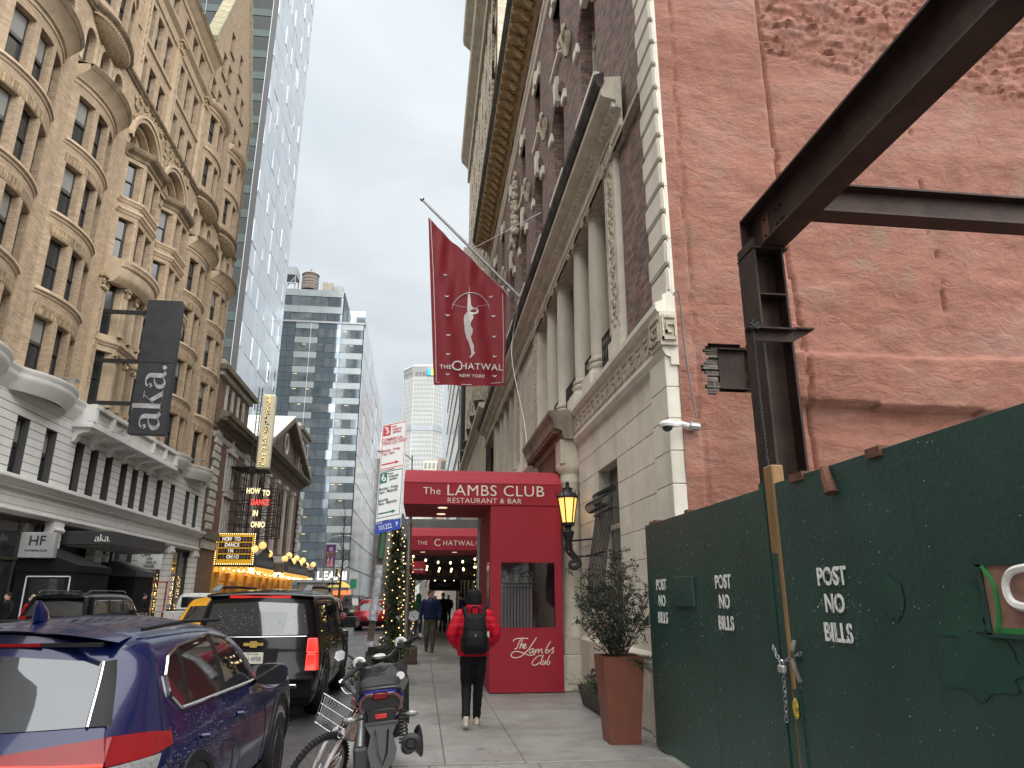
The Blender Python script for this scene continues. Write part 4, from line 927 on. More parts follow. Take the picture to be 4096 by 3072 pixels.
GL = [(59.0, 5.5), (56.3, 5.05), (61.7, 5.0), (70.8, 5.36), (68.8, 4.95), (75.1, 5.32), (73.2, 4.95), (79.1, 5.31), (77.2, 4.95), (81.5, 4.9), (86.6, 5.2)]
gs = mesh_of(MB().sphere((0, 0, 0), .3, 12, 8), mat('globe', (1, .7, .3), .3, var=0, emit=(1, .6, .16), es=.5), 'globe_lamp', True); gst = mesh_of(MB().cyl((0, 0, -.55), (0, 0, -.25), .09, .12), 'blackmetal', 'lamp_stem')
for y, z in GL:
    o = inst(gs, 'globe_lamp', (XM-.1+13.8, y-70, z-3.4), mq); inst(gst, 'lamp_stem', (0, 0, 0), o)
frn = mesh_of(MB().prism([(0, 0, 0), (0, .3, 0), (0, .3, -.28), (0, .15, -.4), (0, 0, -.28)], (.03, 0, 0)), mat('fringe', (.9, .55, .12), .5, var=.25, scale=20, emit=(1, .5, .08), es=.3), 'fringe_tab')
for k in range(60):
    y = 56.4+k*.43
    if 63.5 < y < 68: x = XM-.9
    else: x = XM
    inst(frn, 'fringe_tab', (x+13.8, y-70, .38), mq)
for k in range(8): inst(frn, 'fringe_tab', (XM-2.9+k*.36+13.8, 56.27-70, .38), mq, (0, 0, PI/2))
bl = MB()
for k in range(150): bl.sphere((random.uniform(XL+.3, XM-.2), random.uniform(56.5, 89), 3.66), .07, 6, 4)
tag(mp_(bl, 'soffit_bulbs', mat('soffitbulb', (1, .7, .3), .4, var=0, emit=(1, .56, .15), es=13)), kind='stuff')
# lit title board at the marquee's end
tb = thing('marquee_board', 'bulb framed yellow title board reading how to dance in ohio', 'sign', (-13.9, 56.1, 3.9))
BX0, BX1, BZ0, BZ1, BY = -15.25, -12.42, 3.9, 6.2, 56.1
def bp_(b, n, m): return b.build(n, m, tb)
bp_(MB().box(BX0, BX1, BY, BY+.4, BZ0, BZ1), 'board_box', 'black'); yel = mat('boardyellow', (.75, .42, .02), .5, var=.05, emit=(1, .52, .02), es=.16)
bp_(MB().box(BX0+.16, BX1-.16, BY-.02, BY, BZ0+.14, BZ1-.14), 'board_face', yel)
rows4 = [('  HOW TO   ', 0), ('  DANCE    ', 1), ('   IN      ', 2), ('   OHIO    ', 3)]
tile = mesh_of(MB().box(-.1, .1, -.012, 0, -.18, .18), mat('tileblack', (.012, .012, .016), .4, var=.2), 'letter_tile')
for r_, s_ in enumerate([' HOW TO    ', '  DANCE    ', '   IN      ', '   OHIO    ']):
    for c_ in range(11):
        x, z = BX0+.32+c_*.217, BZ1-.44-r_*.43; o = inst(tile, 'letter_tile', (x+13.9, -.022, z-3.9), tb)
        if s_[c_] != ' ': text(s_[c_], .38, mat('litwhite', (.9, .9, .85), .5, var=0, emit=(1, .97, .88), es=.3), tb, (x+13.9, -.04, z-3.9), sx=.72, bold=.006)
        elif (r_*5+c_*7) % 3: inst(mesh_of(MB().sphere((0, -.014, 0), .055, 6, 4, sy=.1), mat(*[('iconred', (.6, .06, .06)), ('iconblue', (.08, .07, .32))][(c_+r_) % 3 > 0]), 'icon'), 'icon', (x+13.9, -.022, z-3.9), tb)
text('A NEW MUSICAL BASED ON A TRUE STORY', .1, mat('boardink', (.3, .1, .02), .5), tb, (0, -.03, .27), spacing=1.25)
bulb = mesh_of(MB().sphere((0, 0, 0), .045, 6, 5), 'bulbsoft', 'bulb')
for k in range(19):
    for z in (BZ0+.06, BZ1-.06): inst(bulb, 'bulb', (BX0+.06+k*(BX1-BX0-.12)/18+13.9, -.03, z-3.9), tb)
for k in range(1, 14):
    for x in (BX0+.06, BX1-.06): inst(bulb, 'bulb', (x+13.9, -.03, .06+k*(BZ1-BZ0-.12)/14), tb)
# vertical sign
vs = thing('vertical_sign', 'tall cream vertical theatre sign reading belasco in bulbs', 'sign', (-12.5, 56, 11))
MB().cbox(-12.98, -11.98, 56, 56.55, 11.1, 17.0, .08).build('sign_box', mat('signcream', (.72, .70, .50), .5, var=.06, stain=.1), vs)
for k, ch in enumerate('BELASCO'):
    zc_ = 16.45-k*.81
    text(ch, .86, 'darkframe', vs, (.02, -.012, zc_-11), bold=.045, sx=.8); 
    me = textmesh(ch, .86, 0, bold=.0)
    ed = [e for e in me.edges]; cnt = MB(); seen = []
    for e in me.edges:
        a = me.vertices[e.vertices[0]].co; b_ = me.vertices[e.vertices[1]].co
        for t in (.0, .5):
            p = a.lerp(b_, t)
            if all((p-q).length > .085 for q in seen): seen.append(p.copy()); cnt.sphere((-12.48+p.x*.8, 55.96, zc_+p.y), .03, 5, 4)
    tag(cnt.build('bulbs', 'bulbsoft', vs), kind='stuff')
lad = MB(); 
for x in (-13.35, -13.1): lad.box(x-.03, x+.03, 56.2, 56.26, 10.5, 17.6)
for k in range(22): lad.box(-13.35, -13.1, 56.22, 56.25, 10.6+k*.32, 10.63+k*.32)
lad.build('ladder', 'blackmetal', vs)
# black steel frame with lit title letters
sf = thing('sign_scaffold', 'black steel sign frame carrying lit title letters above the marquee', 'sign frame', (-13, 58, 6))
sc_ = MB()
for x in (-14.6, -14.2, -13.2, -12.2, -11.6):
    for y in (58.1, 60.4): sc_.box(x-.045, x+.045, y, y+.08, 6.1, 11.4 if x < -13 else 10.1)
for z in (6.1, 7.0, 7.95, 8.85, 9.8): 
    for y in (58.1, 60.4): sc_.box(-15.2, -11.55, y, y+.07, z, z+.07)
    for x in (-14.6, -13.2, -11.6): sc_.box(x-.03, x+.03, 58.1, 60.4, z, z+.06)
sc_.box(-15.2, -12.6, 57.6, 60.6, 11.4, 11.5)
for z in (6.1, 7.0, 7.95, 8.85):
    sc_.cyl((-14.6, 60.4, z), (-11.6, 60.4, z+.9), .03, n=5); sc_.cyl((-13.2, 58.1, z+.9), (-11.6, 60.4, z), .03, n=5)
sc_.cyl((-15.2, 59, 13.2), (-12.2, 58.1, 10), .03, n=5); sc_.cyl((-13.2, 58.1, 6.1), (-15.2, 58.1, 4.6), .04, n=5)
sc_.build('frame', 'blackmetal', sf)
for s_, z, x, m_ in (('HOW', 9.6, -13.4, 'titlewarm'), ('TO', 9.45, -12.4, 'titlewarm'), ('DANCE', 8.72, -12.8, 'titlered'), ('IN', 7.87, -13.08, 'titlewarm'), ('OHIO', 7.0, -12.8, 'titlewarm')):
    mm = mat('titlewarm', (1, .9, .6), .4, var=0, emit=(1, .82, .42), es=.5) if m_ == 'titlewarm' else mat('titlered', (1, .15, .12), .4, var=0, emit=(1, .06, .05), es=.5)
    text(s_, .62, mm, sf, (x+13, -.05, z-6), bold=.018, sx=.62, ext=.03, spacing=1.1)
# ================================================================ silver clad tower with dark west face
tw = thing('silver_tower', 'tall silver clad tower with scattered windows and a dark banded side', 'tower', (-25, 95, 0))
tx, ty0, ty1, tz = -25., 92., 116.5, 138.
MB().box(tx-22, tx-.15, ty0+.15, ty1-.1, 0, tz).build('tower_mass', mat('towerdark', (.05, .06, .06), .5), tw)
silv = mat('silverpanel', (.58, .60, .62), .2, metal=.85, var=.06, scale=.6, obj=.06, bump=.04, bscale=.9); silw = mat('silverwindow', (.62, .68, .74), .04, metal=.9, var=.03, obj=.1)
nc, nr = 9, 33; pw, phh = (ty1-ty0)/nc, (tz-10)/nr
pme = mesh_of(MB().box(-.1, 0, .03, pw-.03, .03, phh-.03), silv, 'cladding_panel'); wme = mesh_of(MB().box(-.03, .03, .15, .15+pw*.36, .25, phh-.3), silw, 'window')
for i in range(nc):
    for j in range(nr):
        o = inst(pme, 'cladding_panel', (0, ty0+i*pw-95, 10+j*phh), tw, (random.gauss(0, .003), random.gauss(0, .004), random.gauss(0, .006)))
        if (i*3+j*5+(i*j) % 4) % 2 == 0: inst(wme, 'window', (0, (i*5 % 4)*.4, 0), o, (0, random.gauss(0, .01), random.gauss(0, .012)))
bandm = mat('bandgreen', (.045, .07, .068), .4, var=.1, spec=.3); wing = mat('bandglass', (.012, .017, .018), .12, var=.3, scale=.4, spec=.3)
bm_ = mesh_of(MB().box(-1.62, 1.62, -.12, 0, 0, 1.25), bandm, 'spandrel'); gm_ = mesh_of(MB().box(-1.58, 1.58, -.04, 0, 1.28, 3.8), wing, 'pane'); mm_ = mesh_of(MB().box(-.05, .05, -.16, 0, 0, 3.85), mat('mullion', (.2, .24, .24), .4, metal=.5), 'mullion')
for j in range(33):
    for i in range(4):
        x = tx-2.4-i*3.3
        inst(bm_, 'spandrel', (x-tx, ty0+.12-95, 10+j*3.85), tw); inst(gm_, 'pane', (x-tx, ty0+.12-95, 10+j*3.85), tw); inst(mm_, 'mullion', (x-tx-1.65, ty0+.12-95, 10+j*3.85), tw)
MB().box(tx-.75, tx-.02, ty0-.12, ty0+.1, 0, tz).build('edge_strip', mat('edgeblack', (.03, .032, .035), .4), tw); MB().box(tx-.84, tx-.76, ty0-.16, ty0+.1, 0, tz).build('edge_fin', 'galv', tw)
# ================================================================ glass office block across the avenue
go = thing('glass_office_block', 'grey blue glass office block with stepped top across the avenue', 'building', (-20, 150, 0))
gy = 150.; 
MB().box(-40, -14.6, gy+.3, gy+75, 0, 59).build('block_mass', mat('officecore', (.04, .045, .05), .5), go); MB().box(-40, -19.6, gy+2.5, gy+70, 59, 68).build('upper_mass', 'officecore', go)
offg = mat('officeglass', (.165, .19, .205), .06, metal=.4, var=.5, scale=.35, spec=.85); offb = mat('officeskyblue', (.27, .33, .385), .04, metal=.75, var=.12, scale=.25, bump=.05, bscale=.35); offs = mat('officespandrel', (.36, .405, .415), .2, metal=.3, var=.12, scale=.2, spec=.8)  # blue panes carry a sky reflection in their colour
offl = mat('officeskypale', (.42, .50, .56), .05, metal=.8, var=.1, scale=.3)  # pale tone: painted sky reflection on panes, plain colour on the roof boxes
fh = 3.38; pw = 1.62
def gpane(x0, x1, z0, z1, m, y): return MB().box(x0+.03, x1-.03, y-.08, y, z0, z1)
gv = {k: mesh_of(MB().box(.03, pw-.03, -.06, 0, .05, 1.95), m, 'pane') for k, m in (('v', offg), ('b', offb), ('l', offl))}; gsd = {k: mesh_of(MB().box(.02, pw*3-.02, -.07, .0, 1.98, fh-.02), m, 'spandrel') for k, m in (('s', offs), ('b', offb))}
lit = mat('officelit', (.8, .6, .3), .5, var=.1, emit=(1, .72, .35), es=.25)
ltm = mesh_of(MB().box(0, .7, -.1, -.07, 1.6, 1.72), lit, 'ceiling_light')
for j in range(17):
    for i in range(15):
        x = -14.75-pw*(i+1); z = 2+j*fh
        k = 'b' if i in (9, 10) else ('l' if i in (3, 4) and (j+i) % 5 else ('b' if i == 0 else 'v'))  # blue and pale columns paint the reflected sky streaks onto the facade
        inst(gv[k], 'pane', (x+20, gy-150, z), go, (random.gauss(0, .004), 0, random.gauss(0, .006)))
        if k == 'v' and random.random() < .28: inst(ltm, 'ceiling_light', (x+20+random.random()*.6, gy-150, z), go)
    for i in range(5): inst(gsd['b' if i in (1, 3) else 's'], 'spandrel', (-14.75-pw*3*(i+1)+20, gy-150, 2+j*fh), go)  # blue spandrels continue the painted reflection between floors
for j in range(2):
    for i in range(12):
        inst(gv['b' if i in (0, 1, 7) else 'v'], 'pane', (-19.8-pw*(i+1)+20, 2.2, 60.2+j*4), go, None, (1, 1, 1.2))
    for i in range(4): inst(gsd['s'], 'spandrel', (-19.8-pw*3*(i+1)+20, 2.2, 60.4+j*4), go, None, (1, 1, 1.15))
MB().box(-40, -14.4, gy-.3, gy+.5, 59.4, 59.8).build('roof_edge', 'galv', go); MB().box(-26.06, -26, gy-.12, gy+.3, 2, 59.4).build('white_fin', 'white', go)
sp = mesh_of(MB().box(-.12, 0, .04, 5.9, .04, 5.6), mat('sidepanel', (.46, .50, .53), .14, metal=.7, var=.08, scale=.3, obj=.05), 'side_panel')
for i in range(12):
    for j in range(10): inst(sp, 'side_panel', (-14.45+20, i*6, 1.5+j*5.75), go, (0, random.gauss(0, .003), random.gauss(0, .004)))
MB().box(-19.6, -15.2, gy+10, gy+40, 59.8, 64).build('roof_box', offl, go)
MB().box(-19.4, -15.4, gy+9.5, gy+9.6, 61, 66.5).build('roof_screen', offl, go)
text('LEANI', 2.2, mat('litsign', (.9, .9, .85), .5, var=0, emit=(1, .98, .93), es=.5), go, (2.2, -.4, 5.6), bold=.06, ext=.12)
MB().box(-26, -14.6, gy-.5, gy-.1, 4.4, 7.2).build('shop_fascia', mat('fascia', (.16, .17, .17), .5), go); MB().box(-24, -16.5, gy-.2, gy-.12, .2, 4.3).build('shop_opening', mat('shopdark', (.10, .08, .055), .7, var=.3), go)
wt = thing('water_tank', 'round wooden rooftop water tank with a conical lid', 'water tank', (-28, 155, 69))
MB().lathe([(1.9, 1.2), (1.8, 5.0)], (-28, 155, 68), 22).build('tank', mat('tankwood', (.22, .18, .155), .85, var=.3, scale=3, stretch=(4, 4, .2)), wt, True)
MB().lathe([(2.0, 5.0), (1.2, 5.6), (.15, 6.1), (.12, 6.6)], (-28, 155, 68), 20).build('lid', 'tanstonedark', wt, True)
hp = MB()
for z in (1.6, 2.3, 3, 3.8, 4.6): hp.tube([(-28+1.9*math.cos(t), 155+1.9*math.sin(t), 68+z) for t in fl(0, 2*PI, 23)[:-1]], .05, 4, True)
hp.build('hoops', 'blackmetal', wt)
lg = MB()
for dx in (-1.2, 1.2):
    for dy in (-1.2, 1.2): lg.box(-28+dx-.15, -28+dx+.15, 155+dy-.15, 155+dy+.15, 66, 69.2)
lg.build('stand', 'blackmetal', wt)
rp = thing('rooftop_plant', 'grey steel rooftop plant frame and cooling units beside the water tank', 'roof plant', (-31.5, 156, 68))
for x in (-34, -31.2):
    for y in (154, 158): MB().box(x-.12, x+.12, y-.12, y+.12, 66, 72.5).build('post', 'galv', rp)
MB().box(-34.3, -31, 153.8, 158.2, 72.5, 74.4).build('cooling_unit', 'galv', rp); MB().box(-34.3, -31, 153.6, 153.8, 70.2, 70.5).cyl((-34, 153.9, 68), (-31.2, 153.9, 72), .12).build('brace', 'galv', rp)
MB().box(-25, -22.6, 154, 157, 68, 71).build('vent_box', mat('ventbeige', (.4, .36, .27), .7), rp); MB().box(-22.2, -20.4, 154, 157, 68, 70.2).build('vent_box', 'galv', rp)
rl = MB()
for k in range(10): rl.cyl((-25.4+k*.55, 153.8, 68), (-25.4+k*.55, 153.8, 71.6-.15*k), .05, n=4)
rl.build('roof_rail', 'galv', rp)
# ================================================================ farther buildings
def slabtower(name, label, x0, x1, y0, y1, z1, m, win, cols, rows, zb=4, wm='glassdim', face='-Y', inset=.2, sidecols=0):
    t = thing(name, label, 'building', ((x0+x1)/2, y0, 0)); MB().box(x0, x1, y0, y1, 0, z1).build('wall', m, t)
    dx = (x1-x0)/cols; dz = (z1-zb)/rows; w = MB()
    for i in range(cols):
        for j in range(rows): w.box(x0+dx*(i+.5-win/2), x0+dx*(i+.5+win/2), y0-inset, y0-.02, zb+dz*(j+.3), zb+dz*(j+.8))
    tag(w.build('windows', wm, t), kind='stuff')
    return t
# slab tower closing the view, chamfered plan with a belt of louvres
ml = thing('octagonal_office_tower', 'very tall pale concrete office tower closing the end of the street', 'tower', (-4, 600, 0))
ptsm = [(-21.5, 612), (-13, 598), (4, 596), (12.5, 606), (12.5, 640), (-21.5, 640)]
conc = mat('palegrid', (.47, .48, .465), .7, var=.08, scale=.03)
MB().prism([(x, y, 0) for x, y in ptsm], (0, 0, 186)).build('shaft', conc, ml); MB().prism([(x*1.0, y, 186) for x, y in ptsm], (0, 0, 4)).build('louvre_band', 'darkframe', ml)
MB().prism([(x*1.03, y-.8, 190) for x, y in ptsm], (0, 0, 5)).build('top_louvres', mat('louvre', (.2, .21, .21), .6), ml); MB().prism([(x*1.05, y-1, 195) for x, y in ptsm], (0, 0, 1.6)).build('roof_cap', conc, ml)
wb = MB(); rb = MB()
for (ax, ay), (bx, by), n in ((ptsm[0], ptsm[1], 7), (ptsm[1], ptsm[2], 14), (ptsm[2], ptsm[3], 6)):
    A = Vector((ax, ay, 0)); d = Vector((bx-ax, by-ay, 0)); nv = Vector((d.y, -d.x, 0)).normalized()
    for k in range(46):
        z = 6+k*3.9
        if 138 < z < 142: continue
        for i in range(n):
            p = A+d*((i+.14)/n)+nv*.15; q = A+d*((i+.86)/n)+nv*.15; u = Vector((0, 0, 2.0)); zz = Vector((0, 0, z)); wb.quad(p+zz, q+zz, q+zz+u, p+zz+u)
    for i in range(n+1): p = A+d*(i/n); rb.prism([p+nv*.1, p+nv*.8, p+nv*.8+d.normalized()*.35, p+nv*.1+d.normalized()*.35], (0, 0, 195))
    p, q = A+nv*.9, A+d+nv*.9; zz = Vector((0, 0, 138)); u = Vector((0, 0, 4)); wb.quad(p+zz, q+zz, q+zz+u, p+zz+u)
tag(wb.build('windows', mat('farwindow', (.25, .28, .30), .4, var=.15, scale=.05), ml), kind='stuff'); tag(rb.build('mullions', conc, ml), kind='stuff')
lb = thing('rooftop_logo', 'blue and green leaf shaped logo panel at the top of the far tower', 'sign', (2, 594, 187))
MB().prism([(-1.5, 594.6, 186.8), (1.2, 594.6, 186.8), (1.2, 594.6, 190.6), (-.2, 594.6, 192.6), (-1.5, 594.6, 193.2)], (0, .2, 0)).build('blue_leaf', mat('logoblue', (.0, .25, .8), .5, emit=(0, .3, .9), es=.4), lb)
MB().prism([(1.5, 594.6, 186.8), (4.2, 594.6, 186.8), (4.2, 594.6, 193.2), (2.6, 594.6, 192.4), (1.5, 594.6, 190.2)], (0, .2, 0)).build('green_leaf', mat('logogreen', (.3, .6, .05), .5, emit=(.35, .7, .05), es=.4), lb)
bt_ = slabtower('beige_setback_tower', 'pale beige tower with an ornate crown seen past the parking sign', -27, -13.5, 330, 350, 68, mat('farbeige', (.46, .43, .37), .8, var=.1, scale=.2), .5, 6, 17)
MB().box(-25, -16, 332, 345, 68, 76).build('crown', 'farbeige', bt_)
slabtower('old_loft_building', 'narrow dark masonry loft building beyond the glass block', -19, -12.6, 228, 300, 44, mat('loftdark', (.17, .15, .13), .8, var=.3, scale=.4), .5, 4, 12)
slabtower('brick_loft_building', 'reddish brick building low on the left beyond the avenue', -16, -12.2, 310, 330, 26, mat('loftred', (.24, .12, .09), .8, var=.2), .5, 3, 7)
slabtower('brown_tower', 'slim brown brick tower right of the far slab tower', 13, 24, 420, 440, 120, mat('brownfar', (.25, .13, .10), .8, var=.15, scale=.1), .5, 5, 30)
slabtower('glass_corner_building', 'small green glass and beige building below the slab tower', 6, 18, 300, 320, 52, mat('farglassgreen', (.30, .38, .37), .3, metal=.3), .7, 5, 10)
slabtower('beige_corner_block', 'beige masonry block under the slab tower', -1, 6, 305, 325, 58, 'farbeige', .5, 4, 11)
slabtower('grey_avenue_block', 'grey stone block far down the right side of the street', 3.2, 20, 232, 290, 34, mat('fargrey', (.30, .29, .27), .8, var=.15, scale=.3), .5, 6, 9)
slabtower('pink_masonry_block', 'pinkish masonry block on the right beyond the avenue', 2.6, 16, 150, 220, 30, mat('farpink', (.33, .25, .22), .8, var=.15, scale=.3), .5, 5, 8)
# right side beyond the hotel: pale brick tower on a limestone base with urn lamps
b2 = thing('pale_brick_tower', 'tall pale brick tower with deep cornices behind the hotel', 'building', (3.2, 48, 0))
MB().sheet(lambda u, v, d: (3.05+d, u, v), [36, 60], [0, 11.2], [(37+k*1.9, 37.7+k*1.9, 6.5, 10.2) for k in range(12)]+[(37+k*3.8, 39.4+k*3.8, .5, 4.2) for k in range(6)], .4).build('base_wall', mat('basebeige', (.50, .455, .36), .75, var=.1, stain=.2), b2)
MB().box(3.4, 15, 36.05, 60, 0, 11.2).build('base_core', 'darkframe', b2)
MB().sweep(lambda u, v, d: (3.05+d, u, v), [36, 60], [(0, 10.8), (.1, 10.85), (.1, 11.1), (.4, 11.25), (.4, 11.45), (0, 11.5)]).build('ledge', 'basebeige', b2)
perf = mat('palebrick', (.47, .415, .31), .8, var=.22, scale=.8, brick=(.75, .42, .11, (.23, .19, .14)), bump=.8, stain=.15)
MB().sheet(lambda u, v, d: (3.25+d, u, v), [37, 60], [11.3, 78], [(38+k*2.9, 39.1+k*2.9, 14+j*3.5, 16.1+j*3.5) for k in range(7) for j in range(17)], .25).build('street_wall', perf, b2)
MB().box(3.6, 22, 37.0, 60, 11.3, 78).build('side_wall', mat('palebrick2', (.55, .50, .39), .8, var=.12, brick=(.5, .17, .02, (.40, .36, .28))), b2)
for z, o in ((40, .5), (54, .6), (66, .8)):
    MB().sweep(lambda u, v, d: (3.25+d, u, v), [36.8, 60.4], [(0, z), (.2, z+.1), (.2, z+1.6), (o+.3, z+2.3), (o+.4, z+2.9), (0, z+3.1)]).build('cornice', mat('palecornice', (.3, .26, .19), .8, var=.25, stain=.4), b2)
urn = MB().lathe([(.1, 0), (.16, .1), (.27, .45), (.32, .62), (.3, .66), (.34, .7), (.28, .76)], n=14)
ume = mesh_of(urn, 'darkframe', 'urn_lamp', True)
un = ['closest to the camera', 'second from the camera', 'third from the camera', 'fourth from the camera', 'farthest of the row']
for k, (y, z) in enumerate(((38.6, 11.5), (42.2, 11.5), (45.7, 11.5), (49.4, 11.5), (53.0, 11.5))):
    o = thing('urn_lamp', f'black urn lamp on the ledge of the pale tower, {un[k]}', 'urn', (2.86, y, z), 0, 'urn lamps along the ledge'); inst(ume, 'urn', (0, 0, 0), o); inst(mesh_of(MB().box(-.05, .25, -.06, .06, -.12, .04), 'blackmetal'), 'bracket', (0, 0, 0), o)
b4 = thing('dark_ribbon_building', 'concrete building with dark ribbon windows beyond the pale tower', 'building', (3.2, 75, 0))
MB().box(2.9, 20, 62, 102, 0, 34).build('wall', mat('darkconc', (.36, .34, .31), .7, var=.15), b4)
for k in range(9): MB().box(2.8, 2.95, 62.5, 101.5, 4.5+k*3.3, 6.6+k*3.3).build('ribbon_window', 'glass', b4)
MB().box(2.95, 18, 61.95, 62.02, 13, 32).build('end_glazing', 'glass', b4)

# buildings behind the viewer (they show only as reflections in wet paint and glass)
slabtower('rear_brick_block', 'grey block behind the viewer mirrored in the car windows', -40, -15.4, -90, 20.9, 26, mat('rearblock', (.25, .22, .19), .8, var=.2, scale=.5), .5, 6, 9)
slabtower('rear_tower', 'tall dark tower behind the viewer mirrored in the crossover rear window', -46, -29, -40, -3, 130, mat('reartower', (.11, .115, .12), .4, var=.2, scale=.2), .5, 6, 30)
slabtower('rear_right_block', 'brown block behind the viewer on the right side of the street', 3.2, 30, -130, -45, 42, mat('rearright', (.16, .12, .10), .8, var=.2, scale=.5), .5, 6, 11)
# ================================================================ helpers that turn a measured image point into a place on a known plane
RM = cam.matrix_world.to_3x3()
def onY(x, y, Y):
    d = RM @ Vector(((x*1.8517-2048)/2840, -(y*1.8517-1536)/2840, -1)); t = Y/d.y; return Vector((t*d.x, Y, 1.63+t*d.z))
def onX(x, y, X):
    d = RM @ Vector(((x*1.8517-2048)/2840, -(y*1.8517-1536)/2840, -1)); t = X/d.x; return Vector((X, t*d.y, 1.63+t*d.z))
def smoothpts(p, k=5):
    """catmull-rom through the points"""
    p = [Vector(q) for q in p]; out = []
    for i in range(len(p)-1):
        a, b, c, d = p[max(i-1, 0)], p[i], p[i+1], p[min(i+2, len(p)-1)]
        for j in range(k):
            t = j/k; out.append(.5*((2*b)+(c-a)*t+(2*a-5*b+4*c-d)*t*t+(3*b-a-3*c+d)*t*t*t))
    return out+[p[-1]]
# ================================================================ green plywood hoarding
XF = 2.67
hd = thing('plywood_hoarding', 'dark green painted plywood construction hoarding stencilled post no bills', 'hoarding', (2.7, 4, 0))
def hp_(b, n, m, smooth=False): return b.build(n, m, hd, smooth)
jy = [8.52, 7.72, 6.66, 5.36]; jr = [5.18, 3.64, 2.42, 1.2, 0, -1.2]
for a, b in zip(jy, jy[1:]): hp_(MB().cbox(XF+random.uniform(0, .004), XF+.02, b+.002, a-.002, .03, 2.46, .002), 'plywood_panel', 'fencegreen')
for a, b in zip(jr, jr[1:]): hp_(MB().cbox(XF-.004+random.uniform(0, .004), XF+.018, b+.0015, a-.0015, .03, 2.47, .002), 'plywood_panel', 'fencegreen')
hp_(MB().cbox(XF-.03, XF, 7.0, 7.5, 1.54, 1.83, .004), 'patch_panel', 'fencegreen')
hp_(MB().box(XF-.012, XF, 5.36, 5.42, .05, 2.5), 'edge_batten', 'fencegreen'); hp_(MB().box(XF-.012, XF, 5.12, 5.2, .05, 1.0), 'edge_batten', 'fencegreen')
post = hp_(MB().cbox(XF+.0, XF+.1, 5.2, 5.34, .05, 2.62, .008), 'gate_post', 'timber')
hp_(MB().box(XF-.002, XF+.001, 5.24, 5.34, .05, 1.95), 'post_paint', 'fencegreen')
for y in (8.4, 8.25, 7.2): hp_(MB().box(XF+.02, XF+.1, y-.09, y, .1, 2.495), 'back_post', 'rust')
for y, z, l in ((4.82, 2.47, .18), (3.9, 2.47, .14)): hp_(MB().box(XF-.02, XF+.1, y-l/2, y+l/2, z-.04, z+.02), 'rail_stub', 'rust')
hp_(MB().cyl((XF-.03, 4.42, 2.46), (XF-.035, 4.36, 2.28), .03, .045, 8), 'pipe_stub', 'rust')
for yc in (8.0, 6.29, 4.53):
    for s_, z in (('POST', 1.755), ('NO', 1.585), ('BILLS', 1.405)):
        o = text(s_, .16, 'stencil', hd, (XF-.009-2.7, yc-4, z), '-X', 'stencil_lettering', sx=.92, bold=.0042, ext=.0015)
# stencil bridges: thin green gaps across the letters
    br_ = MB()
    for z in (1.755, 1.585, 1.405):
        for dy in ((-.115, -.005, .07), (.03, -.04), (-.135, -.08, .02, .1))[(1.755, 1.585, 1.405).index(z)]: br_.box(XF-.0125, XF-.006, yc+dy-.0016, yc+dy+.0016, z-.06, z+.06)
    hp_(br_, 'stencil_bridges', 'fencegreen')
    ov = MB()     # speckled overspray
    for k in range(150): 
        y, z = yc+random.gauss(0, .13), random.choice((1.755, 1.585, 1.405))+random.gauss(0, .035); r = random.uniform(.0012, .003); ov.box(XF-.0075, XF-.006, y-r, y+r, z-r, z+r)
    tag(hp_(ov, 'overspray', 'stencil'), kind='stuff')
sk = MB()
for k in range(420):
    y, z = random.uniform(1.2, 8.4), random.uniform(.2, 2.44); r = random.uniform(.0008, .0026)*(y/4)**.5; sk.box(XF-.0075, XF-.005, y-r, y+r, z-r*1.6, z+r*1.6)
tag(hp_(sk, 'dried_drips', mat('drip', (.35, .42, .38), .6)), kind='stuff')
def blob(cy, cz, ry, rz, m, name, x=XF-.006):
    pts = []
    for i in range(44): t = 2*PI*i/44; k = 1+.55*mn.noise(Vector((cy*3+2.2*math.cos(t), cz, 2.2*math.sin(t)))); pts.append((x, cy+ry*k*math.cos(t), cz+rz*k*math.sin(t)))
    hp_(MB().poly(pts), name, m)
blob(3.92, 1.62, .1, .12, 'fencegreen2', 'touch_up_paint'); blob(3.42, 1.55, .17, .13, 'fencegreen2', 'touch_up_paint', XF-.0065); blob(3.35, 1.3, .25, .14, 'fencegreen2', 'touch_up_paint', XF-.007)
# viewing port with painted plastic
vp = MB()
for q in ((2.3, 3.24, 1.77, 1.79), (2.3, 3.24, 1.45, 1.47), (3.21, 3.24, 1.46, 1.78)): vp.box(XF-.02, XF-.004, *q)
port = hp_(vp, 'port_frame', 'fencegreen')
MB().box(XF-.012, XF-.005, 2.3, 3.21, 1.47, 1.77).build('port_sheet', mat('portpink', (.27, .15, .12), .3, var=.35, scale=9, coat=.3), port)
MB().tube(smoothpts([(XF-.014, 2.9, 1.76), (XF-.014, 3.03, 1.74), (XF-.014, 3.08, 1.68), (XF-.014, 3.05, 1.6), (XF-.014, 2.9, 1.585), (XF-.014, 2.6, 1.6)]), .019, 6).build('painted_stroke', 'stencil', port)
MB().tube(smoothpts([(XF-.013, 3.2, 1.77), (XF-.013, 3.15, 1.68), (XF-.013, 3.15, 1.58), (XF-.013, 3.17, 1.49)]), .013, 5).build('green_stroke', mat('portgreen', (.03, .22, .06), .4), port)
MB().box(XF-.0135, XF-.005, 2.3, 3.2, 1.47, 1.495).build('green_smear', 'portgreen', port)
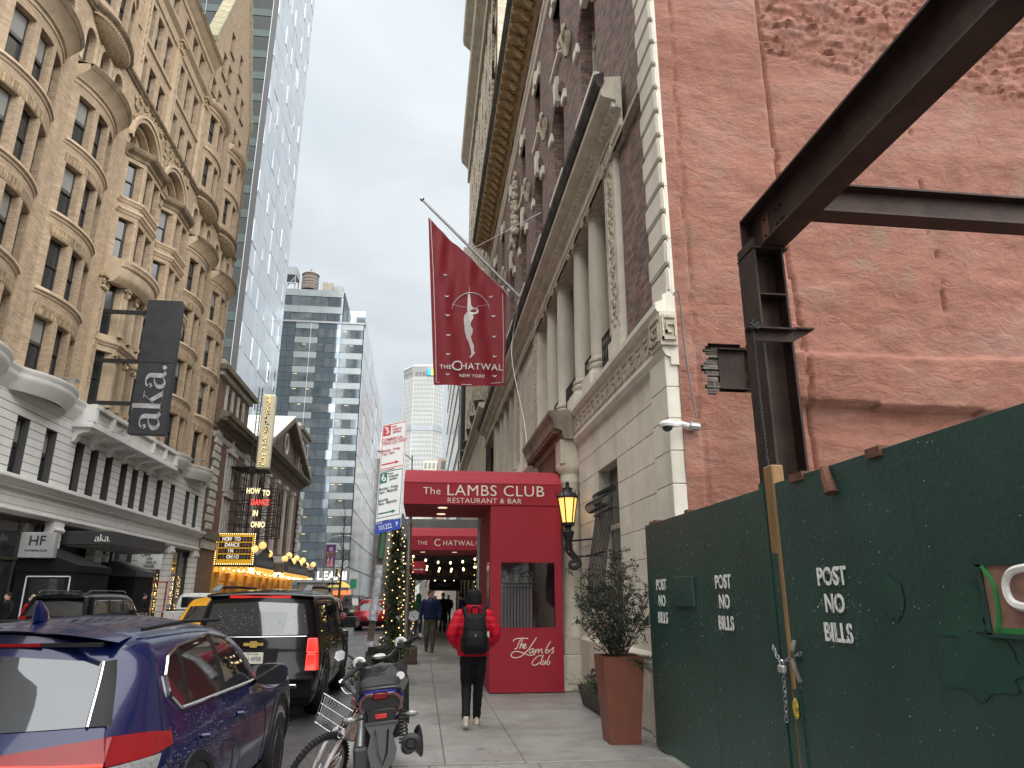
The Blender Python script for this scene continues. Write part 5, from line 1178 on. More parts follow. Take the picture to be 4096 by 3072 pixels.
# chain and padlock
ch = thing('gate_chain', 'steel chain hanging through the hoarding gate', 'chain', (XF-.03, 5.25, 1.2))
def links(pts, r=.012):
    pts = smoothpts(pts, 6); d = 0; L_ = []; 
    tot = sum((b-a).length for a, b in zip(pts, pts[1:])); n = int(tot/.034)
    for k in range(n):
        tgt = (k+.5)*tot/n; acc = 0
        for a, b in zip(pts, pts[1:]):
            l = (b-a).length
            if acc+l >= tgt: p = a.lerp(b, (tgt-acc)/max(l, 1e-6)); dr = (b-a).normalized(); break
            acc += l
        sd_ = Vector((1, 0, 0)) if k % 2 else dr.cross(Vector((1, 0, 0))).normalized()
        MB().tube([p+dr*(.022*math.cos(t))+sd_*(r*math.sin(t)) for t in fl(0, 2*PI, 13)[:-1]], .0042, 5, True).build('link', 'galv', ch, True)
links([(XF-.01, 5.45, 1.28), (XF-.03, 5.38, 1.24), (XF-.04, 5.29, 1.17)]); links([(XF-.01, 5.03, 1.25), (XF-.03, 5.12, 1.22), (XF-.04, 5.26, 1.17)]); links([(XF-.03, 5.28, 1.11), (XF-.03, 5.29, .95), (XF-.03, 5.31, .77)])
pk = thing('padlock', 'silver padlock on the hoarding gate chain', 'padlock', (XF-.04, 5.27, 1.12)); MB().cbox(XF-.06, XF-.025, 5.225, 5.315, 1.1, 1.155, .01).build('lock_body', mat('locksilver', (.6, .6, .58), .35, metal=.6), pk)
MB().tube([(XF-.042, 5.27+.028*math.cos(t), 1.155+.035*math.sin(t)) for t in fl(0, PI, 9)], .006, 6).build('shackle', 'chrome', pk, True)
bg_ = tag(MB().sphere((XF-.03, 5.15, .88), .05, 9, 7, sx=.35, sy=.7, sz=1.4).build('snack_wrapper', mat('wrapper', (.45, .33, .03), .35, var=.9, scale=28)), 'crumpled yellow and purple wrapper stuffed in the hoarding gap', 'litter')
kn = tag(MB().tube(smoothpts([(XF-.02, 5.09, 1.33), (XF-.05, 5.07, 1.27), (XF-.03, 5.12, 1.22), (XF-.05, 5.07, 1.15), (XF-.03, 5.05, 1.06)]), .016, 6).build('grey_rag', mat('rag', (.16, .15, .14), .9, var=.3), None, True), 'twisted grey rag knotted beside the padlock', 'rag')
# ================================================================ steel frame in the empty lot
stl = thing('steel_frame', 'dark rusty steel column with beams standing behind the hoarding', 'steel frame', (3.4, 6.3, 0))
def hsec(b, x0, x1, y0, y1, z0, z1, t=.025):
    b.box(x0, x1, y0, y0+t, z0, z1); b.box(x0, x1, y1-t, y1, z0, z1); b.box((x0+x1)/2-t/2, (x0+x1)/2+t/2, y0+t, y1-t, z0, z1)
c_ = MB(); c_.box(3.2, 3.222, 6.12, 6.48, 0, 5.12); c_.box(3.49, 3.512, 6.12, 6.48, 0, 5.0); c_.box(3.222, 3.49, 6.29, 6.31, 0, 5.0)
c_.build('column', 'steel', stl); MB().box(3.26, 3.29, 6.26, 6.288, 0, 4.9).build('rust_streak', 'rust', stl)
MB().box(3.2, 3.56, 6.1, 6.5, 5.0, 5.02).build('cap_plate', 'steel', stl); MB().box(3.224, 3.488, 6.12, 6.28, 4.5, 4.515).build('stiffener', 'steel', stl)
bY = MB(); bY.box(3.27, 3.53, -4, 6.5, 5.022, 5.045); bY.box(3.27, 3.53, -4, 6.5, 5.49, 5.512); bY.box(3.39, 3.41, -4, 6.5, 5.045, 5.49); bY.build('long_beam', 'steel', stl)
MB().box(3.43, 14, 5.5, 5.72, 5.1, 5.12).box(3.43, 14, 5.5, 5.72, 5.38, 5.4).box(3.43, 14, 5.6, 5.615, 5.12, 5.38).build('cross_beam', 'steel', stl)
MB().box(3.275, 3.525, 6.49, 6.51, 5.05, 5.485).build('end_plate', 'steel', stl); MB().box(3.38, 3.39, 6.1, 6.24, 5.12, 5.42).build('splice_plate', 'rust', stl)
bo = mesh_of(MB().cyl((0, 0, 0), (-.018, 0, 0), .016, n=6), 'steel', 'bolt')
for y, z in ((5.95, 5.2), (5.95, 5.35), (5.85, 5.2), (5.85, 5.35), (6.17, 5.18), (6.17, 5.36)): inst(bo, 'bolt', (3.38-3.4 if y > 6.1 else -.01, y-6.3, z), stl)
MB().box(3.02, 3.5, 6.02, 6.12, 4.1, 4.115).box(3.02, 3.5, 6.105, 6.12, 4.0, 4.1).build('bracket_angle', 'steel', stl); MB().box(3.556, 3.76, 6.14, 6.3, 4.16, 4.175).prism([(3.556, 6.2, 4.16), (3.76, 6.2, 4.16), (3.556, 6.2, 4.04)], (0, .015, 0)).build('bracket_angle', 'steel', stl)
rope = MB()
for s_ in (0, PI): rope.tube([(3.09+.01*math.cos(z*90+s_)+.02*math.sin(z*1.3), 6.06+.01*math.sin(z*90+s_), z) for z in fl(2.3, 4.2, 150)], .009, 5)
rope.tube([(3.09+.05*math.cos(t), 6.07+.06*math.sin(t), 4.12+.03*math.sin(t*2.3)) for t in fl(0, 14, 60)], .012, 5)
tag(rope.build('rope', mat('ropeblack', (.03, .03, .032), .85), None, True), 'black twisted rope tied to the steel column bracket', 'rope')
# ================================================================ restaurant canopy with vestibule
cn = thing('restaurant_canopy', 'red canvas canopy and vestibule lettered the lambs club restaurant and bar', 'canopy', (1.2, 14.4, 0))
def cp(b, n, m, smooth=False): return b.build(n, m, cn, smooth)
CX0, CX1, CY0, CY1 = -.39, 2.6, 13.4, 15.7
cp(MB().prism([(CX0, CY0, 3.29), (CX0, CY0, 3.69), (CX0, CY0+.12, 3.8), (CX0, CY0+.35, 3.95), (CX0, CY0+.8, 4.06), (CX0, CY1-.8, 4.06), (CX0, CY1, 3.7), (CX0, CY1, 3.29)], (CX1-CX0, 0, 0)), 'canopy_cloth', 'redcanvas')
cp(MB().box(CX0-.004, CX1+.004, CY0-.006, CY0+.02, 3.684, 3.70), 'seam', mat('redseam', (.28, .01, .02), .7))
for s_, z, sz, x in (('The', 3.53, .19, .13), ('LAMBS CLUB', 3.545, .29, 1.33), ('RESTAURANT & BAR', 3.36, .135, 1.12)):
    text(s_, sz, 'cream', cn, (x-1.2, CY0-.008-14.4, z), sx=1.08, spacing=1.06, bold=-.001, ext=.002)
for x in (.35, 1.35): 
    for y in (13.9, 15.0): cp(MB().cyl((x, y, 3.275), (x, y, 3.292), .09, n=16), 'downlight', mat('downlight', (.8, .7, .5), .4, var=0, emit=(1, .8, .5), es=.5))
VX0, VX1, VY0, VY1 = 1.24, 2.58, 13.42, 15.6
wx0, wx1, wz0, wz1 = 1.44, 2.44, 1.1, 2.24
cp(MB().sheet(lambda u, v, d: (u, VY0+d, v), [VX0, VX1], [.02, 3.28], [(wx0, wx1, wz0, wz1)], .05), 'vestibule_front', 'redcanvas')
cp(MB().box(VX0, VX0+.02, VY0+.002, VY1, .02, 3.28), 'vestibule_side', 'redcanvas'); cp(MB().box(VX0, VX1, VY1, VY1+.02, .02, 3.28), 'vestibule_back', 'redcanvas')
cp(MB().box(VX0-.008, VX0, VY0+.08, VY0+.62, .85, 2.25), 'brass_panel', mat('smokedbrass', (.16, .10, .05), .12, metal=.8, var=.3, scale=3))
for x in (VX0+.13, ): cp(MB().box(x-.004, x+.004, VY0-.004, VY0, .02, 3.28), 'canvas_seam', 'redseam')
for z in (2.26, 1.08): cp(MB().box(VX0, VX1, VY0-.004, VY0, z-.004, z+.004), 'canvas_seam', 'redseam')
cp(MB().box(VX0, VX1, VY0-.012, VY0, .02, .1), 'hem', 'redcanvas')
# window of the vestibule: clear sheet, white door and iron railing behind
gl = bpy.data.materials.new('clearsheet'); gl.use_nodes = True; t_ = gl.node_tree; t_.nodes.clear(); MATS['clearsheet'] = gl
o_ = N(t_, 'ShaderNodeOutputMaterial'); mxs = N(t_, 'ShaderNodeMixShader'); tr_ = N(t_, 'ShaderNodeBsdfTransparent'); gs_ = N(t_, 'ShaderNodeBsdfGlossy', Roughness=.05); tr_.inputs[0].default_value = (.8, .8, .82, 1); mxs.inputs[0].default_value = .1
t_.links.new(tr_.outputs[0], mxs.inputs[1]); t_.links.new(gs_.outputs[0], mxs.inputs[2]); t_.links.new(mxs.outputs[0], o_.inputs[0])
cp(MB().box(wx0, wx1, VY0+.04, VY0+.045, wz0, wz1), 'window_sheet', 'clearsheet')
cp(MB().box(wx0-.1, wx0+.66, VY0+.5, VY0+.52, .5, 2.1), 'inner_panel', mat('innerwhite', (.62, .6, .56), .6, var=.1)); cp(MB().box(VX0+.03, VX1, VY0+.56, VY0+.6, .1, 3.2), 'inner_dark', mat('innerdark', (.06, .02, .022), .8))
rlb = MB()
for k in range(11):
    x = wx0+.04+k*.06; rlb.cyl((x, VY0+.4, .8), (x, VY0+.4, 1.88), .008, n=5)
rlb.box(wx0, wx0+.68, VY0+.39, VY0+.41, 1.86, 1.885); rlb.box(wx0, wx0+.68, VY0+.39, VY0+.41, 1.79, 1.805)
for k in range(4): rlb.tube(smoothpts([(wx0+.08+k*.17, VY0+.4, 1.89), (wx0+.05+k*.17, VY0+.4, 1.95), (wx0+.1+k*.17, VY0+.4, 2.02), (wx0+.12+k*.17, VY0+.4, 1.93)]), .009, 5)
cp(rlb, 'inner_railing', 'blackmetal')
lf = MB()
for k in range(260):
    p = Vector((wx0+random.uniform(-.02, .66), VY0+random.uniform(.25, .42), 2.02+random.gauss(.06, .06))); d = Vector((random.gauss(0, 1), random.gauss(0, .5), random.gauss(0, 1))).normalized()*.05; e = d.cross(Vector((0, 1, .3))).normalized()*.012
    lf.quad(p, p+d*.5+e, p+d, p+d*.5-e)
tag(cp(lf, 'garland', 'fir'), kind='stuff')
# cursive lettering
def sx_(x): return 1.44+((1700+.5559*x)/1.8517-1083)*.00855
def sz_(y): return 2.24-((2150+.5559*y)/1.8517-1215)*.00814
STR = [[(637, 742), (650, 726), (690, 720), (742, 722)], [(692, 722), (676, 755), (660, 792), (645, 790)], [(706, 722), (690, 765), (682, 792), (694, 768), (707, 762), (703, 786), (712, 788)], [(714, 778), (728, 768), (720, 760), (710, 776), (716, 790), (732, 782)],
       [(802, 714), (772, 760), (742, 800), (715, 826), (690, 845), (660, 854), (632, 850), (622, 835), (636, 815), (670, 811), (712, 824), (750, 838), (790, 832)],
       [(782, 796), (764, 794), (750, 812), (756, 826), (776, 806), (784, 796), (776, 820), (788, 822)], [(796, 798), (790, 824), (803, 802), (816, 798), (812, 823), (826, 802), (840, 798), (836, 820), (848, 820)], [(902, 742), (884, 770), (864, 808), (866, 822), (880, 822), (890, 808), (882, 800), (870, 808)], [(890, 816), (912, 794), (924, 786), (914, 798), (922, 810), (914, 824), (902, 824)],
       [(842, 846), (826, 840), (796, 855), (772, 884), (772, 902), (792, 906), (822, 888)], [(852, 834), (836, 870), (828, 898), (838, 900)], [(850, 872), (843, 896), (852, 902), (866, 874), (862, 898), (870, 898)], [(896, 836), (880, 872), (874, 898), (886, 902), (896, 886), (884, 880)]]
cu_ = MB()
for st in STR: cu_.tube(smoothpts([(sx_(x), VY0-.003, sz_(y)) for x, y in st], 6), .0078, 6)
cp(cu_, 'cursive_lettering', 'cream', True)
for x in (-.3, 1.22):
    p = cp(MB().cyl((x, 15.95, 0), (x, 15.95, 3.4), .045, n=12), 'pole', 'galv', True); MB().box(x-.05, x+.05, 15.88, 16.0, 3.18, 3.26).cyl((x-.07, 15.93, 2.3), (x+.07, 15.93, 2.3), .02).build('clamp', 'galv', p)
# ---- second canopy
c2 = thing('hotel_canopy', 'smaller red canvas canopy lettered the chatwal hotel', 'canopy', (1.2, 20.5, 0))
MB().prism([(-.43, 20, 2.86), (-.43, 20, 3.24), (-.43, 20.25, 3.42), (-.43, 20.7, 3.52), (-.43, 22.4, 3.52), (-.43, 22.6, 2.86)], (3.3, 0, 0)).build('canopy_cloth', 'redcanvas', c2)
for s_, sz, x in (('THE', .135, -.02), ('C', .27, .385), ('HATWAL', .19, .965), ('HOTEL', .135, 1.66)): text(s_, sz, 'cream', c2, (x-1.2, -.508, 3.045+(.0 if s_ != 'C' else .005)), sx=1.0, spacing=1.15, ext=.002)
for x in (0, .9, 1.8): MB().cyl((x, 20.9, 2.85), (x, 20.9, 2.862), .07, n=12).build('downlight', 'downlight', c2)
for x in (-.36, 2.7): MB().cyl((x, 20.15, 0), (x, 20.15, 2.9), .035, n=10).build('pole', 'brass', c2)
# ---- sidewalk shed beyond
sh = thing('sidewalk_shed', 'dark timber sidewalk shed over the pavement beyond the canopies', 'sidewalk shed', (1, 40, 0))
dk = mat('sheddark', (.03, .03, .032), .8, var=.3)
MB().box(-.75, 3.0, 26, 60, 3.25, 3.45).build('deck', dk, sh); MB().box(-.8, -.72, 26, 60, 3.45, 4.5).build('parapet', mat('shedpanel', (.14, .15, .15), .6, var=.2), sh); MB().box(-.8, 3.0, 25.92, 26, 3.6, 4.3).build('end_panel', 'shedpanel', sh)
for k in range(9): MB().box(-.62, -.5, 26.2+k*4, 26.32+k*4, 0, 3.25).build('post', 'rust', sh); MB().box(2.72, 2.84, 26.2+k*4, 26.32+k*4, 0, 3.25).build('post', 'blackmetal', sh)
for k in range(8): MB().cyl((-.56, 26.26+k*4, 2.3), (.5, 26.26+k*4, 3.25), .03, n=6).cyl((-.56, 26.26+k*4, .9), (-.56, 30.26+k*4, 3.1), .025, n=5).build('brace', 'blackmetal', sh)
ws = thing('hanging_bar_sign', 'black fascia sign with dim gold lettering under the shed', 'sign', (1.2, 30, 2.4)); MB().box(-.35, 2.75, 30, 30.1, 2.28, 2.92).build('sign_board', 'black', ws); text('The Long Room', .42, mat('dimgold', (.23, .09, .03), .5), ws, (.02, -.01, .2), spacing=1.12)
sb = thing('small_hanging_banner', 'small black banner hanging under the shed farther on', 'banner', (1.3, 40, 2)); MB().box(.4, 2.1, 40, 40.03, 1.95, 2.5).build('cloth', 'black', sb); text('TAVERN', .22, mat('dimgrey', (.15, .15, .15), .6), sb, (-.05, -.01, .24))
# string lights
sl_ = thing('string_lights', 'festoon of warm bulbs hung across the walkway under the shed', 'string lights', (1, 26, 2.9)); wi = MB(); bm2 = mesh_of(MB().sphere((0, 0, 0), .034, 7, 5, sz=1.3), mat('festoon', (1, .8, .5), .4, var=0, emit=(1, .74, .38), es=3), 'bulb')
for (A, B, sag) in (((-.5, 23.5, 3.0), (2.3, 24, 3.1), .3), ((-.5, 25, 2.85), (2.6, 28, 2.95), .25), ((-.5, 28, 2.85), (2.6, 26, 2.95), .3), ((-.5, 32, 2.7), (2.6, 36, 2.75), .3), ((-.5, 36, 2.6), (2.6, 33, 2.7), .2)):
    A, B = Vector(A), Vector(B); pts = [A.lerp(B, t)-Vector((0, 0, sag*4*t*(1-t))) for t in fl(0, 1, 15)]; wi.tube(pts, .006, 4)
    for p in pts[1::2]: inst(bm2, 'bulb', (p.x-1, p.y-26, p.z-2.96), sl_)
wi.build('wire', 'black', sl_)
# ================================================================ hotel flag
FY = 19.4
def flagy(x, z): return FY+.05*math.sin(x*7+z*.9)+.03*math.sin(x*13-z*2)*max(0, (z-8.5)/4)
fg = thing('hotel_flag', 'dark red hotel flag with silver archer emblem hanging from an angled pole', 'flag', (2.68, FY, 10.1))
TL, TR, BL, BR = (-.19, 12.66), (2.2, 10.35), (.14, 7.4), (2.17, 7.44); rows = []
for j in range(40):
    t = j/39; a = Vector(TL).lerp(Vector(BL), t); b = Vector(TR).lerp(Vector(BR), t); row = []
    for i in range(36):
        s_ = i/35; p = a.lerp(b, s_); q = p.y-.10*math.sin(PI*s_)*(1-t)*0-.03*math.sin(PI*s_)*t
        row.append((p.x, flagy(p.x, q), q))
    rows.append(row)
flo = MB().grid(rows).build('cloth', mat('flagred', (.235, .006, .015), .62, var=.1, scale=3, bump=.25, bscale=9, stretch=(6, 1, .6)), fg, True)
silver = mat('flagsilver', (.55, .52, .52), .45, metal=.25, var=.12, scale=20)
def fgp(x, y): 
    px, py = 1600+x*.5424, 700+y*.5424; p = onY(px/1.8517, py/1.8517, FY); return (p.x, flagy(p.x, p.z)-.012, p.z)
fig = [(500, 880), (515, 878), (522, 960), (530, 975), (545, 985), (565, 982), (580, 1000), (575, 1025), (550, 1032), (536, 1030), (540, 1060), (522, 1090), (520, 1115), (536, 1140), (534, 1170), (522, 1195), (530, 1230), (545, 1265), (543, 1300), (555, 1315), (540, 1330), (520, 1350), (512, 1346), (526, 1322), (524, 1300), (508, 1235), (490, 1200), (478, 1150), (475, 1110), (470, 1060), (478, 1030), (498, 1010), (496, 985), (498, 930)]
fb_ = MB(); fb_.poly([fgp(x, y) for x, y in fig]); fb_.build('archer_emblem', silver, fg)
bw = MB(); bw.tube([fgp(522-138*math.cos(t), 1000-118*math.sin(t)-8) for t in fl(.05, PI-.05, 22)], [.006+.014*math.sin(PI*i/21) for i in range(22)], 6); bw.tube([fgp(385, 950), fgp(455, 972), fgp(520, 980), fgp(585, 970), fgp(655, 950)], .005, 4); bw.tube([fgp(508, 830), fgp(524, 975)], .006, 4); bw.build('bow_emblem', silver, fg)
cm = MB()
for x, y in ((335, 740), (345, 900), (350, 1040), (355, 1187), (355, 1328), (352, 1475), (672, 898), (690, 1042), (695, 1190), (700, 1336), (698, 1482)): cm.tube([fgp(x-15+5*k, y-4+11*math.sin(PI*k/6)-5) for k in range(7)], [.004, .014, .02, .022, .02, .014, .004], 6)
tag(cm.build('crescents', mat('cutlight', (.8, .82, .84), .5), fg), kind='stuff')
bd = MB(); bd.tube([fgp(225, 330), fgp(245, 700), fgp(262, 1200), fgp(268, 1525), fgp(500, 1545), fgp(760, 1530), fgp(762, 1200), fgp(755, 880)], .012, 5); bd.build('border', silver, fg)
for s_, sz, x, y in (('THE', .17, 335, 1424), ('C', .42, 415, 1414), ('HATWAL', .27, 600, 1424), ('NEW YORK', .13, 530, 1486)):
    p = fgp(x, y); text(s_, sz, silver, fg, (p[0]-2.68, p[1]-.05-FY, p[2]-10.1), spacing=1.12, bold=.002, ext=.002)
MB().cyl((2.7, FY, 10.12), (-.36, FY, 13.25), .055, .035, 12).build('pole', 'galv', fg, True); MB().sphere((-.4, FY, 13.3), .07, 10, 7).build('finial', 'chrome', fg, True); MB().cbox(2.6, 2.95, FY-.12, FY+.12, 9.98, 10.3, .02).build('socket', 'galv', fg)
gy_ = MB(); gy_.tube([(1.15, FY, 11.7), (3.1, FY-1.2, 12.4)], .012, 5); gy_.tube([(1.15, FY, 11.7), (3.1, FY+3, 11.6)], .008, 4); gy_.tube([(-.25, FY-.06, 13.05), (1.3, FY-.08, 11.2), (2.3, FY-.06, 10.2)], .006, 4); gy_.build('stay_wires', 'galv', fg)
ca = MB(); ca.tube(smoothpts([(2.55, FY, 9.9), (2.4, FY+.3, 8.5), (2.5, 18, 6.2), (2.5, 17.3, 5.25)]), .012, 5); tag(ca.build('hanging_cable', 'galv', None, True), 'thin grey cable hanging from the flagpole to the door cornice', 'cable')
# ================================================================ wall lamp, window grille, security camera
lp = thing('wall_lantern', 'black iron wall lantern with a glowing amber glass on scroll bracket', 'lantern', (2.66, 12.95, 2.9))
LX, LY = 2.62, 12.95
MB().lathe([(.105, 2.93), (.175, 3.38)], (LX, LY, 0), 6).build('glass', 'lampglass', lp)
fr_ = MB(); fr_.lathe([(.12, 2.88), (.125, 2.93), (.11, 2.935), (.11, 2.92)], (LX, LY, 0), 12); fr_.lathe([(.2, 3.375), (.21, 3.40), (.19, 3.43), (.1, 3.5), (.09, 3.54), (.1, 3.56), (.04, 3.58), (.035, 3.62)], (LX, LY, 0), 12); fr_.sphere((LX, LY, 3.65), .04)
for k in range(6):
    a = 2*PI*k/6; fr_.cyl((LX+.108*math.cos(a), LY+.108*math.sin(a), 2.92), (LX+.182*math.cos(a), LY+.182*math.sin(a), 3.39), .012, n=5); fr_.tube(smoothpts([(LX+.19*math.cos(a), LY+.19*math.sin(a), 3.40), (LX+.22*math.cos(a), LY+.22*math.sin(a), 3.45), (LX+.2*math.cos(a), LY+.2*math.sin(a), 3.52)]), [.016-.0013*i for i in range(11)], 5)
fr_.build('frame', 'blackmetal', lp, True)
st_ = MB(); st_.lathe([(.02, 2.78), (.06, 2.8), (.05, 2.84), (.08, 2.86), (.06, 2.89)], (LX, LY, 0), 10); st_.lathe([(.04, 2.5), (.09, 2.68), (.11, 2.76), (.1, 2.78), (.03, 2.8)], (LX, LY, 0), 12)
st_.tube(smoothpts([(LX, LY, 2.55), (LX+.02, LY, 2.42), (LX+.12, LY-.02, 2.3), (LX+.17, LY-.05, 2.2), (LX+.1, LY-.08, 2.13), (LX+.02, LY-.08, 2.15), (LX+.0, LY-.08, 2.22), (LX+.06, LY-.08, 2.24), (LX+.07, LY-.08, 2.2)], 5), [.075-.0014*i for i in range(41)], 8)
st_.tube(smoothpts([(LX, LY, 2.5), (LX-.07, LY, 2.48), (LX-.06, LY, 2.42)]), .02, 5); st_.cyl((LX, LY, 2.6), (3.0, LY-.35, 2.62), .016, n=6); st_.cyl((LX+.1, LY, 2.33), (3.0, LY-.2, 2.33), .014, n=6)
st_.build('scroll_bracket', 'blackmetal', lp, True)
pl_ = bpy.data.lights.new('lantern_light', 'POINT'); pl_.energy = 7; pl_.color = (1, .6, .22); pl_.shadow_soft_size = .1; plo = bpy.data.objects.new('lantern_light', pl_); C.objects.link(plo); plo.location = (LX, LY, 3.16); plo.parent = lp; plo.location = (LX-2.66, 0, .26)
gr = thing('window_grille', 'bulging black iron window grille with rolled scroll tops', 'grille', (2.9, 11.4, 1.3))
for k in range(12):
    y = 10.8+k*.1; b = MB()
    pts = [(2.94, y, 1.4), (2.78, y, 1.5), (2.72, y, 1.75), (2.78, y, 2.3), (2.88, y, 2.9), (2.86, y, 3.02)]
    b.tube(smoothpts(pts, 4)+[Vector((2.80+.09*math.cos(t), y, 3.08+.09*math.sin(t))) for t in fl(-.6, 5.4, 16)], .0095, 6)
    b.tube([(2.9+.055*math.cos(t), y, 3.26+.055*math.sin(t)) for t in fl(-1, 5, 12)], .01, 5); b.build('bar', 'blackmetal', gr, True)
rl_ = MB()
for z, x in ((1.75, 2.72), (2.3, 2.78), (2.95, 2.875)): rl_.box(x-.012, x+.012, 10.75, 12.0, z-.012, z+.012); 
for y in (10.75, 12.0): rl_.box(2.72, 3.0, y-.01, y+.01, 2.29, 2.31); rl_.box(2.87, 3.0, y-.01, y+.01, 2.94, 2.96)
rl_.build('rails', 'blackmetal', gr)
sc2 = thing('security_camera', 'white dome security camera on a wall arm at the hotel corner', 'security camera', (2.9, 8.12, 3.6))
sp0 = onX(1448, 912, 2.9); q = Vector((2.9, 8.05, 3.62))
MB().tube([(3.25, 8.04, 3.60), (3.12, 8.0, 3.60)], .055, 10).build('mount', 'galv', sc2, True); MB().tube(smoothpts([(3.12, 8.0, 3.6), (3.02, 7.98, 3.62), (2.95, 7.97, 3.60), (2.86, 7.96, 3.62)]), .032, 8).build('arm', mat('camwhite', (.72, .72, .7), .4), sc2, True)
MB().lathe([(.09, 0), (.1, .03), (.09, .06), (.04, .08)], (2.84, 7.96, 3.57), 16).build('housing', 'camwhite', sc2, True); MB().sphere((2.84, 7.96, 3.575), .065, 12, 8).build('dome', mat('domeglass', (.012, .014, .016), .03, var=0, spec=1), sc2, True)
cdu = MB(); cdu.tube(smoothpts([(3.04, 8.0, 5.3), (3.10, 7.99, 5.36), (3.14, 8.02, 5.15), (3.16, 8.03, 4.5), (3.24, 8.03, 3.7)]), .011, 6); tag(cdu.build('conduit', mat('conduitgrey', (.16, .155, .15), .5), None, True), 'thin grey conduit looping down to the security camera', 'conduit')
# ================================================================ planters and greenery
def bush(b_st, b_lf, base, h, r, stems, leaves, ls, up=.9, seed=1, taper=.5):
    rnd = random.Random(seed)
    for s_ in range(stems):
        a = rnd.uniform(0, 2*PI); k = rnd.random()**.6; hh = h*rnd.uniform(.55, 1)*(1-.35*k); top = Vector((base[0]+r*k*math.cos(a), base[1]+r*k*math.sin(a), base[2]+hh)); p0 = Vector(base)+Vector((rnd.gauss(0, .05), rnd.gauss(0, .05), 0))
        mid = p0.lerp(top, .5)+Vector((rnd.gauss(0, .04), rnd.gauss(0, .04), 0)); pts = smoothpts([p0, mid, top], 5); b_st.tube(pts, [.007-.0005*i for i in range(len(pts))], 4)
        tw = []
        for q in range(int(7)):
            t = rnd.uniform(.25, 1); i = min(len(pts)-1, int(t*len(pts))); d = Vector((rnd.gauss(0, 1), rnd.gauss(0, 1), rnd.gauss(.7, .5))).normalized()*rnd.uniform(.08, .22)*h/1.4; e = pts[i]+d; b_st.tube([pts[i], pts[i]+d*.5, e], .0022, 3); tw.append((pts[i], e))
        for q in range(leaves//stems):
            A, B = tw[rnd.randrange(len(tw))]; p = A.lerp(B, rnd.random())+Vector((rnd.gauss(0, .012), rnd.gauss(0, .012), rnd.gauss(0, .012)))
            d = Vector((rnd.gauss(0, 1), rnd.gauss(0, 1), rnd.gauss(.4, .7))).normalized()*ls*rnd.uniform(.6, 1.2); e = d.cross(Vector((rnd.gauss(0, 1), rnd.gauss(0, 1), rnd.gauss(0, 1)))).normalized()*ls*.28
            b_lf.quad(p, p+d*.5+e, p+d, p+d*.5-e)
pt_ = thing('terracotta_planter', 'tall tapered terracotta coloured square planter beside the hoarding', 'planter', (2.39, 8.85, 0))
tb_ = MB(); px_, py_ = 2.40, 8.98
def sq(h, z): return [(px_-h, py_-h, z), (px_+h, py_-h, z), (px_+h, py_+h, z), (px_-h, py_+h, z)]
tb_.grid([sq(.18, 0), sq(.182, .02), sq(.247, .94), sq(.25, .955), sq(.226, .955), sq(.222, .88)], True); tb_.poly(sq(.18, 0)); tb_.build('pot', 'terracotta', pt_); MB().poly(sq(.226, .89)).build('soil', 'soil', pt_)
sh_ = thing('leafy_shrub', 'tall loose evergreen shrub growing in the terracotta planter', 'shrub', (px_, py_, .9)); bs, bl_ = MB(), MB()
bush(bs, bl_, (px_, py_, .88), 1.6, .56, 46, 7200, .034, seed=3); bush(bs, bl_, (px_-.05, py_, .88), 1.15, .66, 16, 1800, .034, seed=5)
bs.build('stems', 'twig', sh_); bl_.build('foliage', 'leafdark', sh_)
rb_ = MB(); rnd = random.Random(4)
for k in range(22): p = Vector((px_+rnd.gauss(-.1, .22), py_+rnd.gauss(-.1, .15), rnd.choice((1.95, 2.0, 1.1))+rnd.gauss(0, .12))); rb_.sphere(p, .011, 5, 4)
tag(rb_.build('red_berries', mat('berry', (.4, .01, .02), .3), sh_), kind='stuff')
def fir(b, p, d, n, ln, rnd, w=.006):
    """fir sprig: needles along a short twig"""
    for k in range(n):
        t = k/n; q = p+d*t; s_ = Vector((rnd.gauss(0, 1), rnd.gauss(0, 1), rnd.gauss(0, 1))); s_ = (s_-d.normalized()*s_.dot(d.normalized())).normalized(); e = (d.normalized()*.7+s_).normalized()*ln; c = e.cross(d).normalized()*w; b.add([q-c, q+c, q+e], [(0, 1, 2)])
fs = MB(); rnd = random.Random(9)
for k in range(26):
    p = Vector((px_+.12+rnd.uniform(-.1, .15), py_-.22+rnd.uniform(-.08, .06), .93)); fir(fs, p, Vector((rnd.uniform(.1, .3), rnd.uniform(-.25, 0), rnd.uniform(-.2, .05))), 26, .045, rnd, .004)
tag(fs.build('fir_sprigs', 'fir'), 'drooping fir sprigs over the rim of the terracotta planter', 'fir sprigs', kind='stuff')
wp_ = thing('low_trough', 'low black metal trough of evergreens by the hotel wall', 'planter', (2.72, 11.2, 0)); MB().prism([(2.6, 10.5, 0), (2.85, 10.5, 0), (2.9, 10.5, .3), (2.52, 10.5, .3)], (0, 1.5, 0)).build('trough', 'blackmetal', wp_); fs = MB(); bs, bl_ = MB(), MB()
for k in range(70): fir(fs, Vector((2.7+rnd.gauss(0, .1), rnd.uniform(10.4, 12), .3)), Vector((rnd.gauss(-.1, .16), rnd.gauss(-.05, .15), rnd.uniform(-.05, .3))), 22, .05, rnd, .005)
fs.build('fir_branches', 'fir', wp_); bush(bs, bl_, (2.7, 11, .28), .55, .25, 12, 900, .03, seed=8); bs.build('stems', 'twig', wp_); bl_.build('foliage', 'leafdark', wp_)
